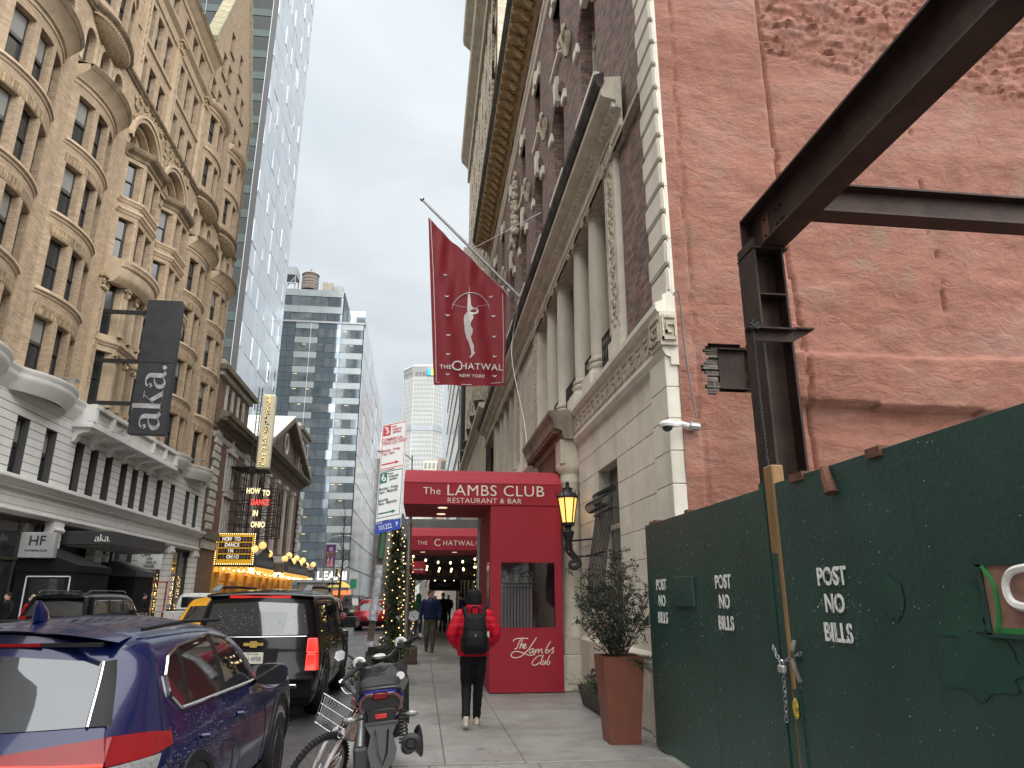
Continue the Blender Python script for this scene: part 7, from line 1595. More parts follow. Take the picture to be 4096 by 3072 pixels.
        di = MB().lathe([(.01, w/2-.1), (r*.58, w/2-.1)], n=20)
        tm, rmm, dm_ = mesh_of(ty, 'rubber', 'tyre', True), mesh_of(rm_, rimm, 'rim', True), mesh_of(di, blacktrim, 'hub')
        for y in ys:
            for sg in sides:
                wv = s.sidepos(y, .55, 0).x
                o = bpy.data.objects.new('wheel', tm); C.objects.link(o); o.parent = s.root; o.location = (sg*(wv-w/2+.012), y, r); o.rotation_euler = (0, sg*PI/2, 0)
                inst(rmm, 'rim', (0, 0, 0), o); inst(dm_, 'hub', (0, 0, 0), o)
                if arch:
                    A = MB(); R1 = r+.1
                    rws = []
                    for q in fl(-.15, PI+.15, 25): rws.append([s.sidepos(y+rr*math.cos(q), r+rr*math.sin(q), of, sg) for rr, of in ((R1-.01, -.05), (R1, .016), (R1+.06, .014), (R1+.065, .0))])
                    A.grid(rws).build('wheel_arch', archm or blacktrim, s.root, True, False)
                    MB().poly([s.sidepos(y+R1*math.cos(q), r+R1*math.sin(q), .007, sg) for q in fl(-.5, PI+.5, 22)]).build('wheel_well', 'black', s.root, False, False)
    def mirrors(s, y, z, m, sides=(-1, 1), sz=1.):
        for sg in sides:
            p = s.sidepos(y, z, .0, sg); c = Vector((p.x+sg*.15*sz, p.y, p.z+.07))
            b = MB(); rows = []
            for yy, k in ((.09, .3), (.06, .8), (.0, 1), (-.05, 1), (-.062, .96)): rows.append([(c.x+sg*.13*sz*k*(abs(math.cos(t))**.6)*(1 if math.cos(t) > 0 else -1), c.y+yy*sz, c.z+.085*sz*k*(abs(math.sin(t))**.6)*(1 if math.sin(t) > 0 else -1)) for t in fl(0, 2*PI*19/20, 20)])
            b.grid(rows, True); o = b.build('mirror', m, s.root, True, False, 60)
            MB().poly([(v[0], v[1]-.002, v[2]) for v in [Vector(q) for q in rows[-1]]]).build('mirror_glass', skyglass, o, False, False)
            MB().tube([p+Vector((-sg*.02, .02, -.0)), p+Vector((sg*.05, .01, .03)), c+Vector((-sg*.06, 0, -.04))], .026, 6).build('mirror_arm', blacktrim, o, True, False)
    def handles(s, ys, z, m):
        for y in ys:
            for sg in (-1, 1):
                MB().tube([s.sidepos(y-.09, z, .0, sg), s.sidepos(y-.07, z+.002, .035, sg), s.sidepos(y+.07, z+.004, .035, sg), s.sidepos(y+.09, z, 0, sg)], .016, 6).build('door_handle', m, s.root, True, False)
    def plate(s, x, z, txt, w=.31, h=.155, off=.02, head=None, m=None):
        p = s.rearpos(x, z, off); o = MB().cbox(p.x-w/2, p.x+w/2, p.y-.01, p.y+.01, p.z-h/2, p.z+h/2, .004).build('licence_plate', m or platem, s.root, False, False)
        if txt: text(txt, .085, mat('platenavy', (.02, .03, .12), .5), o, (p.x, p.y-.013, p.z-.012), sx=.85, ext=.001)
        if head: text(head, .032, 'platenavy', o, (p.x, p.y-.013, p.z+.056), ext=.001)
SUVW = [(.12, .86), (.16, .92), (.22, .96), (.3, .985), (.38, 1.), (.46, 1.), (.53, .985), (.58, .965), (.62, .935), (.66, .9), (.76, .84), (.86, .775), (.9, .74), (.935, .69), (.96, .62)]
BOXW = [(.12, .88), (.16, .94), (.22, .97), (.3, .99), (.38, 1.), (.46, 1.), (.53, .995), (.58, .985), (.62, .97), (.66, .955), (.76, .915), (.86, .875), (.9, .85), (.935, .81), (.96, .74)]
# ---- 1 dark blue crossover close to the camera
c1 = Car('parked_crossover', 'glossy dark blue crossover parked closest to the camera, shark fin antenna on roof', -2.22, 3.95, 4.65, 1.84, 1.64, paint('paintblue', (.004, .008, .05), .2, .15),
         SUVW, [(.12, .2), (.22, .06), (.34, 0), (.46, .02), (.56, .09), (.62, .15), (.72, .26), (.86, .43), (.94, .5), (.96, .52)], [(0, .955), (.06, .972), (.16, .99), (.3, 1.), (.45, .99), (.56, .95), (.64, .87), (.72, .72), (.79, .61), (.86, .595), (.94, .58), (1, .46)], crown=.085, bulge=.12, group='cars at the kerb', tap=(.2, .13))
rg = c1.panel('rear_window', [(-.565, 1.13), (0, 1.12), (.565, 1.13)], [(-.50, 1.42), (0, 1.46), (.50, 1.42)], skyglass, c1.rearpos)
for sg in (-1, 1):
    c1.panel('window_surround', [(sg*.565, 1.13), (sg*.675, 1.13)], [(sg*.50, 1.42), (sg*.565, 1.43)], blacktrim, c1.rearpos, off=.008)
    c1.trim('window_strip', [(sg*.57, 1.13), (sg*.505, 1.42)], .008, 'chrome', c1.rearpos, off=.014)
    c1.panel('tail_light', [(sg*.26, .985), (sg*.45, .972), (sg*.71, .965)], [(sg*.2, 1.03), (sg*.45, 1.06), (sg*.70, 1.085)], redlens, c1.rearpos, off=.012)
    c1.panel('reverse_lamp', [(sg*.36, .87), (sg*.715, .86)], [(sg*.34, .972), (sg*.71, .96)], clearlens, c1.rearpos, off=.014)
    c1.trim('light_guide', [(sg*.22, 1.022), (sg*.28, .99), (sg*.5, .979), (sg*.71, .972)], .009, redlit, c1.rearpos, off=.018)
    c1.panel('side_lamp', [(.11, .965), (.35, .965), (.58, .985)], [(.18, 1.085), (.4, 1.075), (.62, 1.045)], redlens, c1.sidepos, off=.014, sg=sg)
    c1.panel('side_reverse_lamp', [(.10, .86), (.36, .88)], [(.11, .96), (.44, .965)], clearlens, c1.sidepos, off=.014, sg=sg)
    # side glass
    c1.panel('side_window', [(.74, 1.21), (.9, 1.135), (1.0, 1.13)], [(.74, 1.31), (.86, 1.40), (1.06, 1.45)], autoglass, c1.sidepos, sg=sg)
    c1.panel('side_window', [(1.06, 1.13), (1.8, 1.115)], [(1.12, 1.455), (1.78, 1.485)], autoglass, c1.sidepos, sg=sg)
    c1.panel('side_window', [(1.92, 1.115), (2.8, 1.09)], [(1.9, 1.485), (2.34, 1.43)], autoglass, c1.sidepos, sg=sg)
    c1.panel('door_pillar', [(1.8, 1.115), (1.92, 1.115)], [(1.78, 1.485), (1.9, 1.485)], blacktrim, c1.sidepos, sg=sg); c1.panel('door_pillar', [(1.0, 1.13), (1.06, 1.13)], [(1.06, 1.45), (1.12, 1.455)], blacktrim, c1.sidepos, sg=sg)
    c1.trim('window_trim', [(.74, 1.32), (.735, 1.215), (.88, 1.125), (1.05, 1.12), (1.86, 1.105), (2.82, 1.083)], .011, 'chrome', c1.sidepos, sg=sg, off=.01)
    c1.trim('window_trim', [(.74, 1.32), (.86, 1.415), (1.08, 1.463), (1.84, 1.498), (2.3, 1.45)], .01, 'chrome', c1.sidepos, sg=sg, off=.01)
    for pts in ([(1.06, 1.1), (1.03, .75), (.98, .6)], [(1.86, 1.1), (1.87, .6), (1.86, .35)], [(2.95, .98), (2.98, .6), (2.95, .35)], [(.5, .9), (.75, .86), (.8, .72), (.62, .62), (.5, .7)]): c1.trim('panel_gap', pts, .004, 'black', c1.sidepos, sg=sg, off=.0)
    c1.panel('sill_cladding', [(.05, .24), (4.3, .24)], [(.05, .42), (4.3, .40)], blacktrim, c1.sidepos, sg=sg, off=.01, dens=20)
for zz in (.0,):
    c1.panel('rear_cladding', [(-.8, .24), (0, .24), (.8, .24)], [(-.84, .52), (0, .5), (.84, .52)], blacktrim, c1.rearpos, off=.012)
sp_ = MB(); rows = []
for y, dz in ((.34, 0), (.3, .012), (.42, .03), (.62, .035)):
    rows.append([(x, y+.0+.16*(x/.55)**2+.04, 1.505+dz+.07*(1-(x/.55)**2)) for x in fl(-.55, .55, 15)])
sp_.grid(rows); sp_.build('spoiler', c1.paint, c1.root, True, False, 70)
MB().box(-.5, .5, .40, .44, 1.50, 1.52).build('spoiler_underside', blacktrim, c1.root, False, False); MB().cbox(-.2, .2, .375, .40, 1.50, 1.52, .005).build('brake_lamp', redlens, c1.root, False, False)
an = MB(); rows = [[(.028*k*math.cos(t), .74+yo+.09*k*math.sin(t), 1.655+z) for t in fl(0, 2*PI*11/12, 12)] for k, z, yo in ((1, -.03, .02), (.85, .02, .01), (.55, .06, -.02), (.25, .085, -.04))]; an.grid(rows, True); an.poly(rows[-1]); an.build('antenna', c1.paint, c1.root, True, False)
wp = MB(); wp.tube([c1.rearpos(.12, 1.135, .035), c1.rearpos(-.1, 1.15, .045), c1.rearpos(-.42, 1.165, .04)], [.014, .012, .008], 6); wp.build('wiper', blacktrim, c1.root, True, False)
MB().tube([c1.rearpos(.05, 1.11, .03), c1.rearpos(.16, 1.12, .035)], .016, 6).build('wiper_cap', blacktrim, c1.root, True, False)
for sg in (-1, 1): MB().tube([(sg*.58, .75, 1.575), (sg*.61, 1.4, 1.6), (sg*.61, 2.3, 1.585)], .012, 6).build('roof_seam', blacktrim, c1.root, True, False)
c1.wheels([.95, 3.66], .36, .23); c1.mirrors(2.83, 1.06, c1.paint); c1.handles([1.2, 2.1], .93, c1.paint)
dp = MB()
for k in range(380):       # rain beads
    p = c1.sidepos(random.uniform(.2, 2.6), random.uniform(.8, 1.08), .006)
    dp.sphere(p, random.uniform(.0012, .003), 5, 4)
tag(dp.build('rain_drops', mat('raindrop', (.45, .47, .5), .05, var=0, metal=.5), c1.root, False, False), kind='stuff')
# ---- 2 black full-size SUV with lit lamps
c2_ = Car('black_full_size_suv', 'shiny black full size suv with glowing red tail lamps just ahead of blue crossover', -2.43, 11.5, 5.2, 1.88, 1.89, mat('paintblack', (.004, .004, .005), .14, metal=.0, var=0, coat=.35, spec=.15),
          BOXW, [(.12, .16), (.2, .04), (.3, 0), (.36, .02), (.42, .08), (.56, .1), (.66, .13), (.86, .2), (.96, .24)], [(0, .975), (.1, .99), (.3, 1.), (.55, .995), (.64, .95), (.7, .82), (.75, .68), (.85, .65), (.95, .6), (1, .45)], crown=.06, bulge=.06, group='cars at the kerb')
c2_.panel('rear_window', [(-.76, 1.22), (0, 1.21), (.76, 1.22)], [(-.68, 1.66), (0, 1.69), (.68, 1.66)], autoglass, c2_.rearpos)
c2_.panel('reflection_patch', [(-.45, 1.24), (0, 1.235), (.4, 1.24)], [(-.3, 1.54), (.1, 1.55), (.42, 1.54)], mat('reflectpatch', (.11, .115, .12), .04, metal=.8, var=0), c2_.rearpos, off=.009)  # mirror-like patch laid over the window, standing in for its reflection
MB().cbox(-.45, .45, .17, .21, 1.745, 1.775, .008).build('brake_lamp', reddim, c2_.root, False, False)
spb = MB(); spb.grid([[(x, y+.08*(x/.8)**2, z+.03*(1-(x/.8)**2)) for x in fl(-.78, .78, 13)] for y, z in ((.32, 1.81), (.1, 1.79), (.08, 1.765), (.3, 1.73))]); spb.build('spoiler', c2_.paint, c2_.root, True, False, 60)
for sg in (-1, 1):
    o = c2_.panel('tail_light', [(sg*.76, .72), (sg*.925, .72)], [(sg*.76, 1.17), (sg*.905, 1.17)], redlens, c2_.rearpos, off=.02)
    for z0, z1 in ((.74, .94), (.97, 1.16)):
        c2_.panel('lamp_segment', [(sg*.79, z0+.01), (sg*.895, z0+.01)], [(sg*.79, z1-.01), (sg*.89, z1-.01)], reddim, c2_.rearpos, parent=o, off=.026)
        c2_.trim('lamp_outline', [(sg*.775, z0), (sg*.905, z0), (sg*.895, z1), (sg*.775, z1), (sg*.775, z0)], .012, redlit, c2_.rearpos, parent=o, off=.028)
    c2_.panel('side_lamp', [(.05, .72), (.18, .72)], [(.08, 1.17), (.17, 1.17)], reddim, c2_.sidepos, off=.018, sg=sg)
    for a, b, c, d in ((.35, 1.35, .42, 1.33), (1.45, 2.35, 1.45, 2.33), (2.47, 3.5, 2.46, 3.1)):
        w_ = c2_.panel('side_window', [(a, 1.2), (b, 1.2)], [(c, 1.65), (d, 1.65)], autoglass, c2_.sidepos, sg=sg)
        c2_.trim('window_frame', [(a, 1.19), (b, 1.19), (d, 1.66), (c, 1.66), (a, 1.19)], .009, blacktrim, c2_.sidepos, parent=w_, sg=sg, off=.009)
    for pts in ([(1.4, 1.19), (1.4, .7), (1.25, .5)], [(2.42, 1.19), (2.42, .4)], [(3.6, 1.15), (3.6, .4)]): c2_.trim('panel_gap', pts, .005, 'black', c2_.sidepos, sg=sg, off=.0)
    MB().tube([(sg*.66, .35, 1.85), (sg*.68, .5, 1.9), (sg*.7, 1.6, 1.92), (sg*.69, 3.0, 1.91), (sg*.67, 3.1, 1.86)], .022, 6).build('roof_rail', blacktrim, c2_.root, True, False)
    MB().prism([(sg*.62, .22, 1.83), (sg*.74, .22, 1.83), (sg*.72, .5, 1.91), (sg*.64, .5, 1.91)], (0, 0, .03)).build('roof_fin', mat('greyfin', (.12, .13, .14), .4), c2_.root, False, False)
c2_.panel('bumper', [(-.88, .36), (0, .36), (.88, .36)], [(-.9, .66), (0, .66), (.9, .66)], c2_.paint, c2_.rearpos, off=.05); MB().cbox(-.68, .68, -.13, -.08, .5, .55, .01).build('bumper_strip', 'chrome', c2_.root, False, False)
c2_.panel('lower_valance', [(-.85, .25), (0, .25), (.85, .25)], [(-.88, .36), (0, .36), (.88, .36)], blacktrim, c2_.rearpos, off=.03)
c2_.trim('gate_line', [(-.74, 1.195), (0, 1.19), (.74, 1.195)], .006, 'chrome', c2_.rearpos, off=.012)
c2_.panel('plate_recess', [(-.34, .78), (.34, .78)], [(-.36, 1.03), (.36, 1.03)], blacktrim, c2_.rearpos, off=.01)
bdg = MB(); p = c2_.rearpos(0, 1.09, .03); bdg.prism([(-.14+p.x, p.y, p.z-.02), (-.05, p.y, p.z-.02), (-.05, p.y, p.z-.045), (.05, p.y, p.z-.045), (.05, p.y, p.z-.02), (.14, p.y, p.z-.02), (.14, p.y, p.z+.022), (.05, p.y, p.z+.022), (.05, p.y, p.z+.045), (-.05, p.y, p.z+.045), (-.05, p.y, p.z+.022), (-.14, p.y, p.z+.022)], (0, -.015, 0)); bdg.build('bow_tie_badge', mat('badgegold', (.62, .42, .12), .3, metal=.6), c2_.root, False, False)
c2_.plate(0, .9, 'FN 4958', off=.03, head='NEW YORK')
c2_.wheels([1.1, 4.1], .4, .27, 6, archm=c2_.paint); c2_.mirrors(3.5, 1.22, c2_.paint, sz=1.25); c2_.handles([1.75, 2.75], 1.02, 'chrome')
dp = MB()
for k in range(160): dp.sphere(c2_.rearpos(random.uniform(-.66, .7), random.uniform(1.24, 1.6), .008), random.uniform(.003, .007), 5, 4)
tag(dp.build('rain_drops', 'raindrop', c2_.root, False, False), kind='stuff')
# ---- simpler cars farther off share this finish
def dress(c, z0, z1, zr, wins, lamp=(.62, .9), lampm=None, col=None, rails=False, wheels=(.95, 3.7), r=.35, plate='', lampx=(.72, .95), rg=None, mir=True, mirr_y=2.9, glassw=(.78, .66), bumper=True):
    W_ = c.W
    c.panel('rear_window', [(-glassw[0]*W_, z0), (0, z0-.01), (glassw[0]*W_, z0)], [(-glassw[1]*W_, z1), (0, z1+.03), (glassw[1]*W_, z1)], rg or autoglass, c.rearpos)
    for sg in (-1, 1):
        c.panel('tail_light', [(sg*lampx[0]*W_, lamp[0]), (sg*lampx[1]*W_, lamp[0])], [(sg*lampx[0]*W_, lamp[1]), (sg*lampx[1]*W_*.985, lamp[1])], lampm or redlens, c.rearpos, off=.014)
        c.panel('side_lamp', [(.08, lamp[0]), (.26, lamp[0])], [(.12, lamp[1]), (.24, lamp[1])], lampm or redlens, c.sidepos, off=.012, sg=sg)
        for a, b, cc, d in wins:
            w_ = c.panel('side_window', [(a, z0+.01), (b, z0+.01)], [(cc, zr), (d, zr)], autoglass, c.sidepos, sg=sg); c.trim('window_frame', [(a, z0), (b, z0), (d, zr+.01), (cc, zr+.01), (a, z0)], .01, 'chrome' if rails else blacktrim, c.sidepos, parent=w_, sg=sg, off=.01)
        if rails: MB().tube([(sg*W_*.68, .5, c.H-.03), (sg*W_*.7, .7, c.H+.03), (sg*W_*.7, 3.2, c.H+.03), (sg*W_*.69, 3.4, c.H-.03)], .02, 6).build('roof_rail', 'chrome', c.root, True, False)
    if bumper: c.panel('bumper', [(-.9*W_, .28), (0, .28), (.9*W_, .28)], [(-.95*W_, .5), (0, .5), (.95*W_, .5)], blacktrim, c.rearpos, off=.03)
    c.plate(0, (lamp[0]+.5)/2 if lamp[0] > .75 else .7, plate, off=.02)
    c.wheels(wheels, r, .23, arch=True)
    if mir: c.mirrors(mirr_y, z0+.02, c.paint)
sb_ = Car('black_long_suv', 'long black suv with chrome rails and suburban lettering, parked by the white building', -10.85, 23.6, 5.7, 2.04, 1.92, c2_.paint, BOXW, [(.12, .16), (.2, .04), (.3, 0), (.42, .06), (.56, .1), (.66, .15), (.86, .34), (.96, .4)], [(0, .965), (.1, .99), (.3, 1.), (.55, .99), (.64, .94), (.7, .8), (.75, .68), (.85, .66), (.95, .6), (1, .45)], crown=.06, bulge=.06, group='cars in the street')
dress(sb_, 1.22, 1.66, 1.64, [(.5, 1.6, .7, 1.58), (1.72, 2.7, 1.72, 2.68), (2.82, 3.95, 2.8, 3.45)], (.95, 1.22), rails=True, wheels=(1.25, 4.6), r=.4, mirr_y=3.9)
sb_.panel('chrome_bar', [(-.62, 1.09), (0, 1.09), (.62, 1.09)], [(-.62, 1.13), (0, 1.13), (.62, 1.13)], 'chrome', sb_.rearpos, off=.02); p = sb_.rearpos(-.1, 1.03, .02); text('SUBURBAN', .075, 'chrome', sb_.root, (p.x, p.y, p.z), spacing=1.5)
sb_.handles([2.1, 3.1], 1.05, 'chrome'); MB().box(-.7, .7, .2, .34, 1.72, 1.76).build('spoiler', sb_.paint, sb_.root, False, False)
tx_ = Car('yellow_taxi', 'yellow taxi crossover half hidden behind black full size suv', -7.15, 26.0, 4.6, 1.86, 1.78, paint('paintyellow', (.72, .34, .015), .3, .1), SUVW, c1.yr, c1.tp, crown=.07, bulge=.1)
dress(tx_, 1.04, 1.46, 1.46, [(.8, 1.2, .95, 1.2), (1.3, 2.0, 1.32, 1.98), (2.1, 2.9, 2.08, 2.5)], (.88, 1.0), lampx=(.5, .96)); MB().cbox(-.3, .3, 1.6, 1.8, 1.74, 1.88, .02).build('roof_light', mat('taxilight', (.7, .62, .4), .4), tx_.root, False, False)
pu = Car('white_pickup', 'white pickup truck with red tail lamps waiting beyond yellow taxi', -10.6, 35.2, 5.9, 2.03, 1.95, paint('paintwhite', (.68, .68, .67), .3, 0), BOXW, [(.12, .12), (.2, .02), (.3, 0), (.96, .02)], [(0, .60), (.29, .60), (.3, .62), (.315, .96), (.34, .99), (.45, 1.), (.56, .97), (.64, .8), (.7, .67), (.85, .64), (.95, .6), (1, .45)], crown=.03, bulge=.04)
for sg in (-1, 1):
    pu.panel('tail_light', [(sg*.88, .78), (sg*.97, .78)], [(sg*.88, 1.1), (sg*.97, 1.1)], redlens, pu.rearpos, off=.015); pu.panel('side_window', [(2.0, 1.25), (2.9, 1.25)], [(2.05, 1.75), (2.85, 1.75)], autoglass, pu.sidepos, sg=sg); pu.panel('side_window', [(3.0, 1.25), (3.9, 1.25)], [(2.98, 1.75), (3.45, 1.75)], autoglass, pu.sidepos, sg=sg)
MB().box(-.72, .72, 1.78, 1.80, 1.28, 1.76).build('rear_window', autoglass, pu.root, False, False); MB().box(-.82, .82, .08, 1.6, 1.12, 1.21).build('bed_floor', 'black', pu.root, False, False); MB().cbox(-.9, .9, -.12, 0, .5, .66, .02).build('bumper', 'chrome', pu.root, False, False); pu.wheels([1.2, 4.7], .4, .27)
rd_ = Car('red_crossover', 'metallic dark red crossover waiting on the right beyond the sign pole', -2.72, 41.5, 4.5, 1.85, 1.68, paint('paintred', (.30, .008, .018), .25, .35), SUVW, c1.yr, c1.tp, crown=.07, bulge=.1)
dress(rd_, 1.06, 1.42, 1.44, [(.8, 1.2, .95, 1.2), (1.3, 2.0, 1.32, 1.98), (2.1, 2.9, 2.08, 2.5)], (.86, 1.02), lampx=(.55, .97), rails=True, rg=mat('tintglass', (.07, .075, .08), .04, metal=.6, var=0)); rd_.trim('wiper', [(-.1, 1.08), (.35, 1.1)], .012, blacktrim, rd_.rearpos, off=.03)
VANY = [(.12, .1), (.2, .02), (.3, 0), (.6, .05), (.96, .14)]
vn = Car('grey_van', 'dark grey compact van with an upright rear window ahead of red crossover', -5.4, 60, 4.8, 1.86, 1.95, paint('paintgrey', (.055, .062, .062), .3, .3), BOXW, VANY, [(0, .985), (.1, 1.), (.55, 1.), (.66, .92), (.76, .7), (.82, .62), (.95, .55), (1, .42)], crown=.05, bulge=.05)
dress(vn, 1.15, 1.62, 1.6, [(.4, 1.3, .45, 1.3), (1.45, 2.5, 1.45, 2.48), (2.6, 3.6, 2.6, 3.2)], (.75, 1.5), lampx=(.88, .97), rails=True, plate='')
s3 = Car('black_parked_suv', 'black suv in the lane past the one with glowing tail lamps', -4.3, 30, 5.0, 1.94, 1.8, c2_.paint, BOXW, c2_.yr, c2_.tp, crown=.06, bulge=.06); dress(s3, 1.14, 1.58, 1.56, [(.4, 1.4, .46, 1.38), (1.5, 2.4, 1.5, 2.38), (2.5, 3.4, 2.5, 3.1)], (.9, 1.25), lampx=(.8, .97))
sd_y = [(.12, .14), (.25, .02), (.36, 0), (.5, .04), (.6, .12), (.8, .6), (.96, .9)]
SEDT = [(0, .66), (.1, .7), (.2, .74), (.3, .93), (.42, 1.), (.55, .99), (.66, .84), (.74, .7), (.88, .64), (1, .45)]
def sedan(name, label, x, y, col, H=1.46, lit=True):
    c = Car(name, label, x, y, 4.7, 1.82, H, col, SUVW, [(.12, .12), (.25, .02), (.4, 0), (.58, .06), (.96, .1)], SEDT, crown=.05, bulge=.08)
    for sg in (-1, 1): c.panel('tail_light', [(sg*.45, .78), (sg*.86, .76)], [(sg*.45, .88), (sg*.85, .9)], redlit if lit else redlens, c.rearpos, off=.014)
    MB().grid([[(x_, .85+.5*t+.08*(x_/.6)**2, .98+.36*t) for x_ in fl(-.68+.1*t, .68-.1*t, 7)] for t in (0, .5, 1)]).build('rear_window', autoglass, c.root, True, False); c.plate(0, .66, ''); c.wheels([.95, 3.7], .33, .22, arch=False); return c
sedan('dark_sedan', 'dark sedan with bright brake lamps beyond the grey van', -4.2, 72, paint('paintdark', (.02, .02, .025), .25, .3)); sedan('silver_sedan', 'silver sedan far ahead near the avenue crossing', -2.6, 80, paint('paintsilver', (.42, .43, .44), .3, .4), lit=False); sedan('white_sedan', 'white sedan at the far crossing', -5.6, 92, paint('paintwhite', (.68, .68, .67), .3, 0)); sedan('charcoal_sedan', 'charcoal sedan behind the grey van in the left lane', -8.2, 66, c2_.paint)
b5 = Car('dark_lane_suv', 'dark suv in the middle lane just left of the grey van', -7.9, 52, 4.8, 1.9, 1.75, paint('paintdark', (.02, .02, .025), .25, .3), BOXW, c2_.yr, c2_.tp); dress(b5, 1.12, 1.54, 1.52, [(.4, 1.4, .46, 1.38), (1.5, 2.4, 1.5, 2.38), (2.5, 3.4, 2.5, 3.1)], (.9, 1.2), lampx=(.8, .97), rails=True)
# ================================================================ scooter
sct = thing('scooter', 'blue and black motor scooter parked on the pavement, seen from behind', 'scooter', (-.25, 6.75, 0), R(4))
sct.rotation_euler = (0, R(-5), R(3)); sct.scale = (1.22, 1.08, 1.06)
sblue = paint('scooterblue', (.015, .018, .22), .2, .4); sblk = mat('scooterblack', (.006, .006, .007), .4, var=.1, coat=.2); sgry = mat('scootergrey', (.05, .053, .056), .5, var=.1)
def sp3(b, n, m, sm=True, ang=40): return b.build(n, m, sct, sm, False, ang)
def loft(b, secs, n=16, p=2.4):
    """(y, cx, cz, rx, rz) superellipse sections along y"""
    rows = [[(cx+rx*abs(math.cos(t))**(2/p)*(1 if math.cos(t) >= 0 else -1), y, cz+rz*abs(math.sin(t))**(2/p)*(1 if math.sin(t) >= 0 else -1)) for t in fl(0, 2*PI*(n-1)/n, n)] for y, cx, cz, rx, rz in secs]
    b.grid(rows, True); b.poly(rows[0]); b.poly(rows[-1]); return b
sp3(loft(MB(), [(-.02, 0, .77, .10, .04), (.04, 0, .765, .15, .07), (.2, 0, .72, .17, .12), (.45, 0, .66, .165, .15), (.75, 0, .6, .15, .15), (.95, 0, .5, .12, .12)]), 'tail_cowl', sblue)
sp3(loft(MB(), [(-.03, 0, .725, .13, .075), (.05, 0, .72, .15, .085), (.2, 0, .66, .14, .1)]), 'tail_panel', sblk)
sp3(loft(MB(), [(.02, 0, .83, .12, .02), (.12, 0, .845, .145, .04), (.4, 0, .835, .15, .05), (.6, 0, .81, .14, .05), (.8, 0, .79, .1, .04), (.9, 0, .76, .05, .03)]), 'seat', mat('seatblack', (.012, .012, .013), .5, bump=.1))
sp3(MB().cbox(-.055, .055, -.062, -.02, .745, .795, .01), 'tail_light', redlens)
for sg in (-1, 1):
    sp3(MB().tube(smoothpts([(sg*.05, -.055, .785), (sg*.1, -.05, .78), (sg*.135, -.04, .74), (sg*.14, -.03, .68), (sg*.12, -.035, .655)], 4), .014, 6), 'lamp_arm', mat('smokedred', (.12, .05, .05), .2, coat=1))
    sp3(MB().cyl((sg*.12, -.02, .615), (sg*.2, -.03, .615), .01, n=6), 'indicator_stem', sblk); sp3(MB().sphere((sg*.215, -.035, .615), .035, 10, 7, sx=1.3, sy=.8, sz=.7), 'indicator', clearlens)
    sp3(MB().tube(smoothpts([(sg*.12, .1, .8), (sg*.14, -.03, .80), (sg*.11, -.07, .83), (0, -.085, .835)], 5), .013, 7), 'grab_rail', sblk)
sp3(MB().cbox(-.04, .04, -.06, -.045, .605, .64, .004), 'red_reflector', mat('reflector', (.6, .03, .03), .3))
sp3(MB().cbox(-.12, .12, -.065, -.05, .555, .585, .005), 'plate_bracket', sgry); sp3(MB().cbox(-.1, .1, -.05, -.02, .56, .68, .01), 'bracket', sblk)
mf = [(-.11, .47), (-.075, .40), (-.10, .29), (-.085, .22), (-.03, .16), (0, .145), (.03, .16), (.085, .22), (.10, .29), (.075, .40), (.11, .47)]
sp3(MB().prism([(x, -.06-.25*(.47-z), z*1.02+.085) for x, z in mf], (0, .012, 0)), 'mud_flap', sgry, False)
sp3(MB().tube([(-.045, -.075, .525), (-.03, -.115, .365), (0, -.135, .285), (.03, -.115, .365), (.045, -.075, .525)], .007, 5), 'flap_rib', sblk)
def wheelx(x, y, z, r, w_, parent, rot=0):
    o = MB().lathe([(r*.6, -w_/2), (r*.93, -w_/2), (r, -w_/4), (r, w_/4), (r*.93, w_/2), (r*.6, w_/2)], n=26).build('wheel', 'rubber', parent, True, False); o.location = (x, y, z); o.rotation_euler = (0, PI/2, rot)
    inst(mesh_of(MB().lathe([(.03, -w_*.3), (r*.62, -w_*.35), (r*.62, w_*.35), (.03, w_*.3)], n=18), sblk, 'rim', True), 'rim', (0, 0, 0), o); return o
wheelx(0, .22, .235, .235, .12, sct); wheelx(.02, 1.32, .235, .235, .11, sct)
ex = MB(); ex.cyl((.19, .42, .28), (.2, -.02, .40), .055, .07, 16); ex.cyl((.2, -.02, .40), (.2, -.035, .403), .07, .035, 16); sp3(ex, 'exhaust', mat('exhaustblack', (.025, .025, .026), .5, metal=.4)); sp3(MB().tube([(.2+.034*math.cos(t), -.045, .405+.034*math.sin(t)) for t in fl(0, 2*PI, 17)[:-1]], .006, 5, True), 'exhaust_tip', 'blackmetal')
sp3(loft(MB(), [(-.01, .265, .38, .02, .1), (.2, .265, .37, .025, .12), (.4, .25, .33, .02, .1)]), 'exhaust_shield', sblk)
eg = MB(); eg.cbox(-.2, -.09, .0, .4, .2, .4, .02); sp3(eg, 'engine_case', sgry, False); sp3(MB().cyl((-.15, .05, .4), (-.13, .12, .62), .03, n=10), 'shock', 'galv')
spr = MB(); spr.tube([(.15+.03*math.cos(t), .06+.08*t/60, .38+.24*t/60+.03*math.sin(t)*.3) for t in fl(0, 60, 120)], .008, 5); sp3(spr, 'spring', sblk)
sp3(loft(MB(), [(.95, 0, .32, .17, .05), (1.2, 0, .32, .18, .06), (.6, 0, .32, .16, .06)][:2]), 'floorboard', sblk)
sp3(loft(MB(), [(1.08, 0, .45, .2, .12), (1.12, 0, .62, .21, .22), (1.2, 0, .7, .19, .22), (1.3, 0, .72, .1, .15)], p=3), 'leg_shield', sgry)
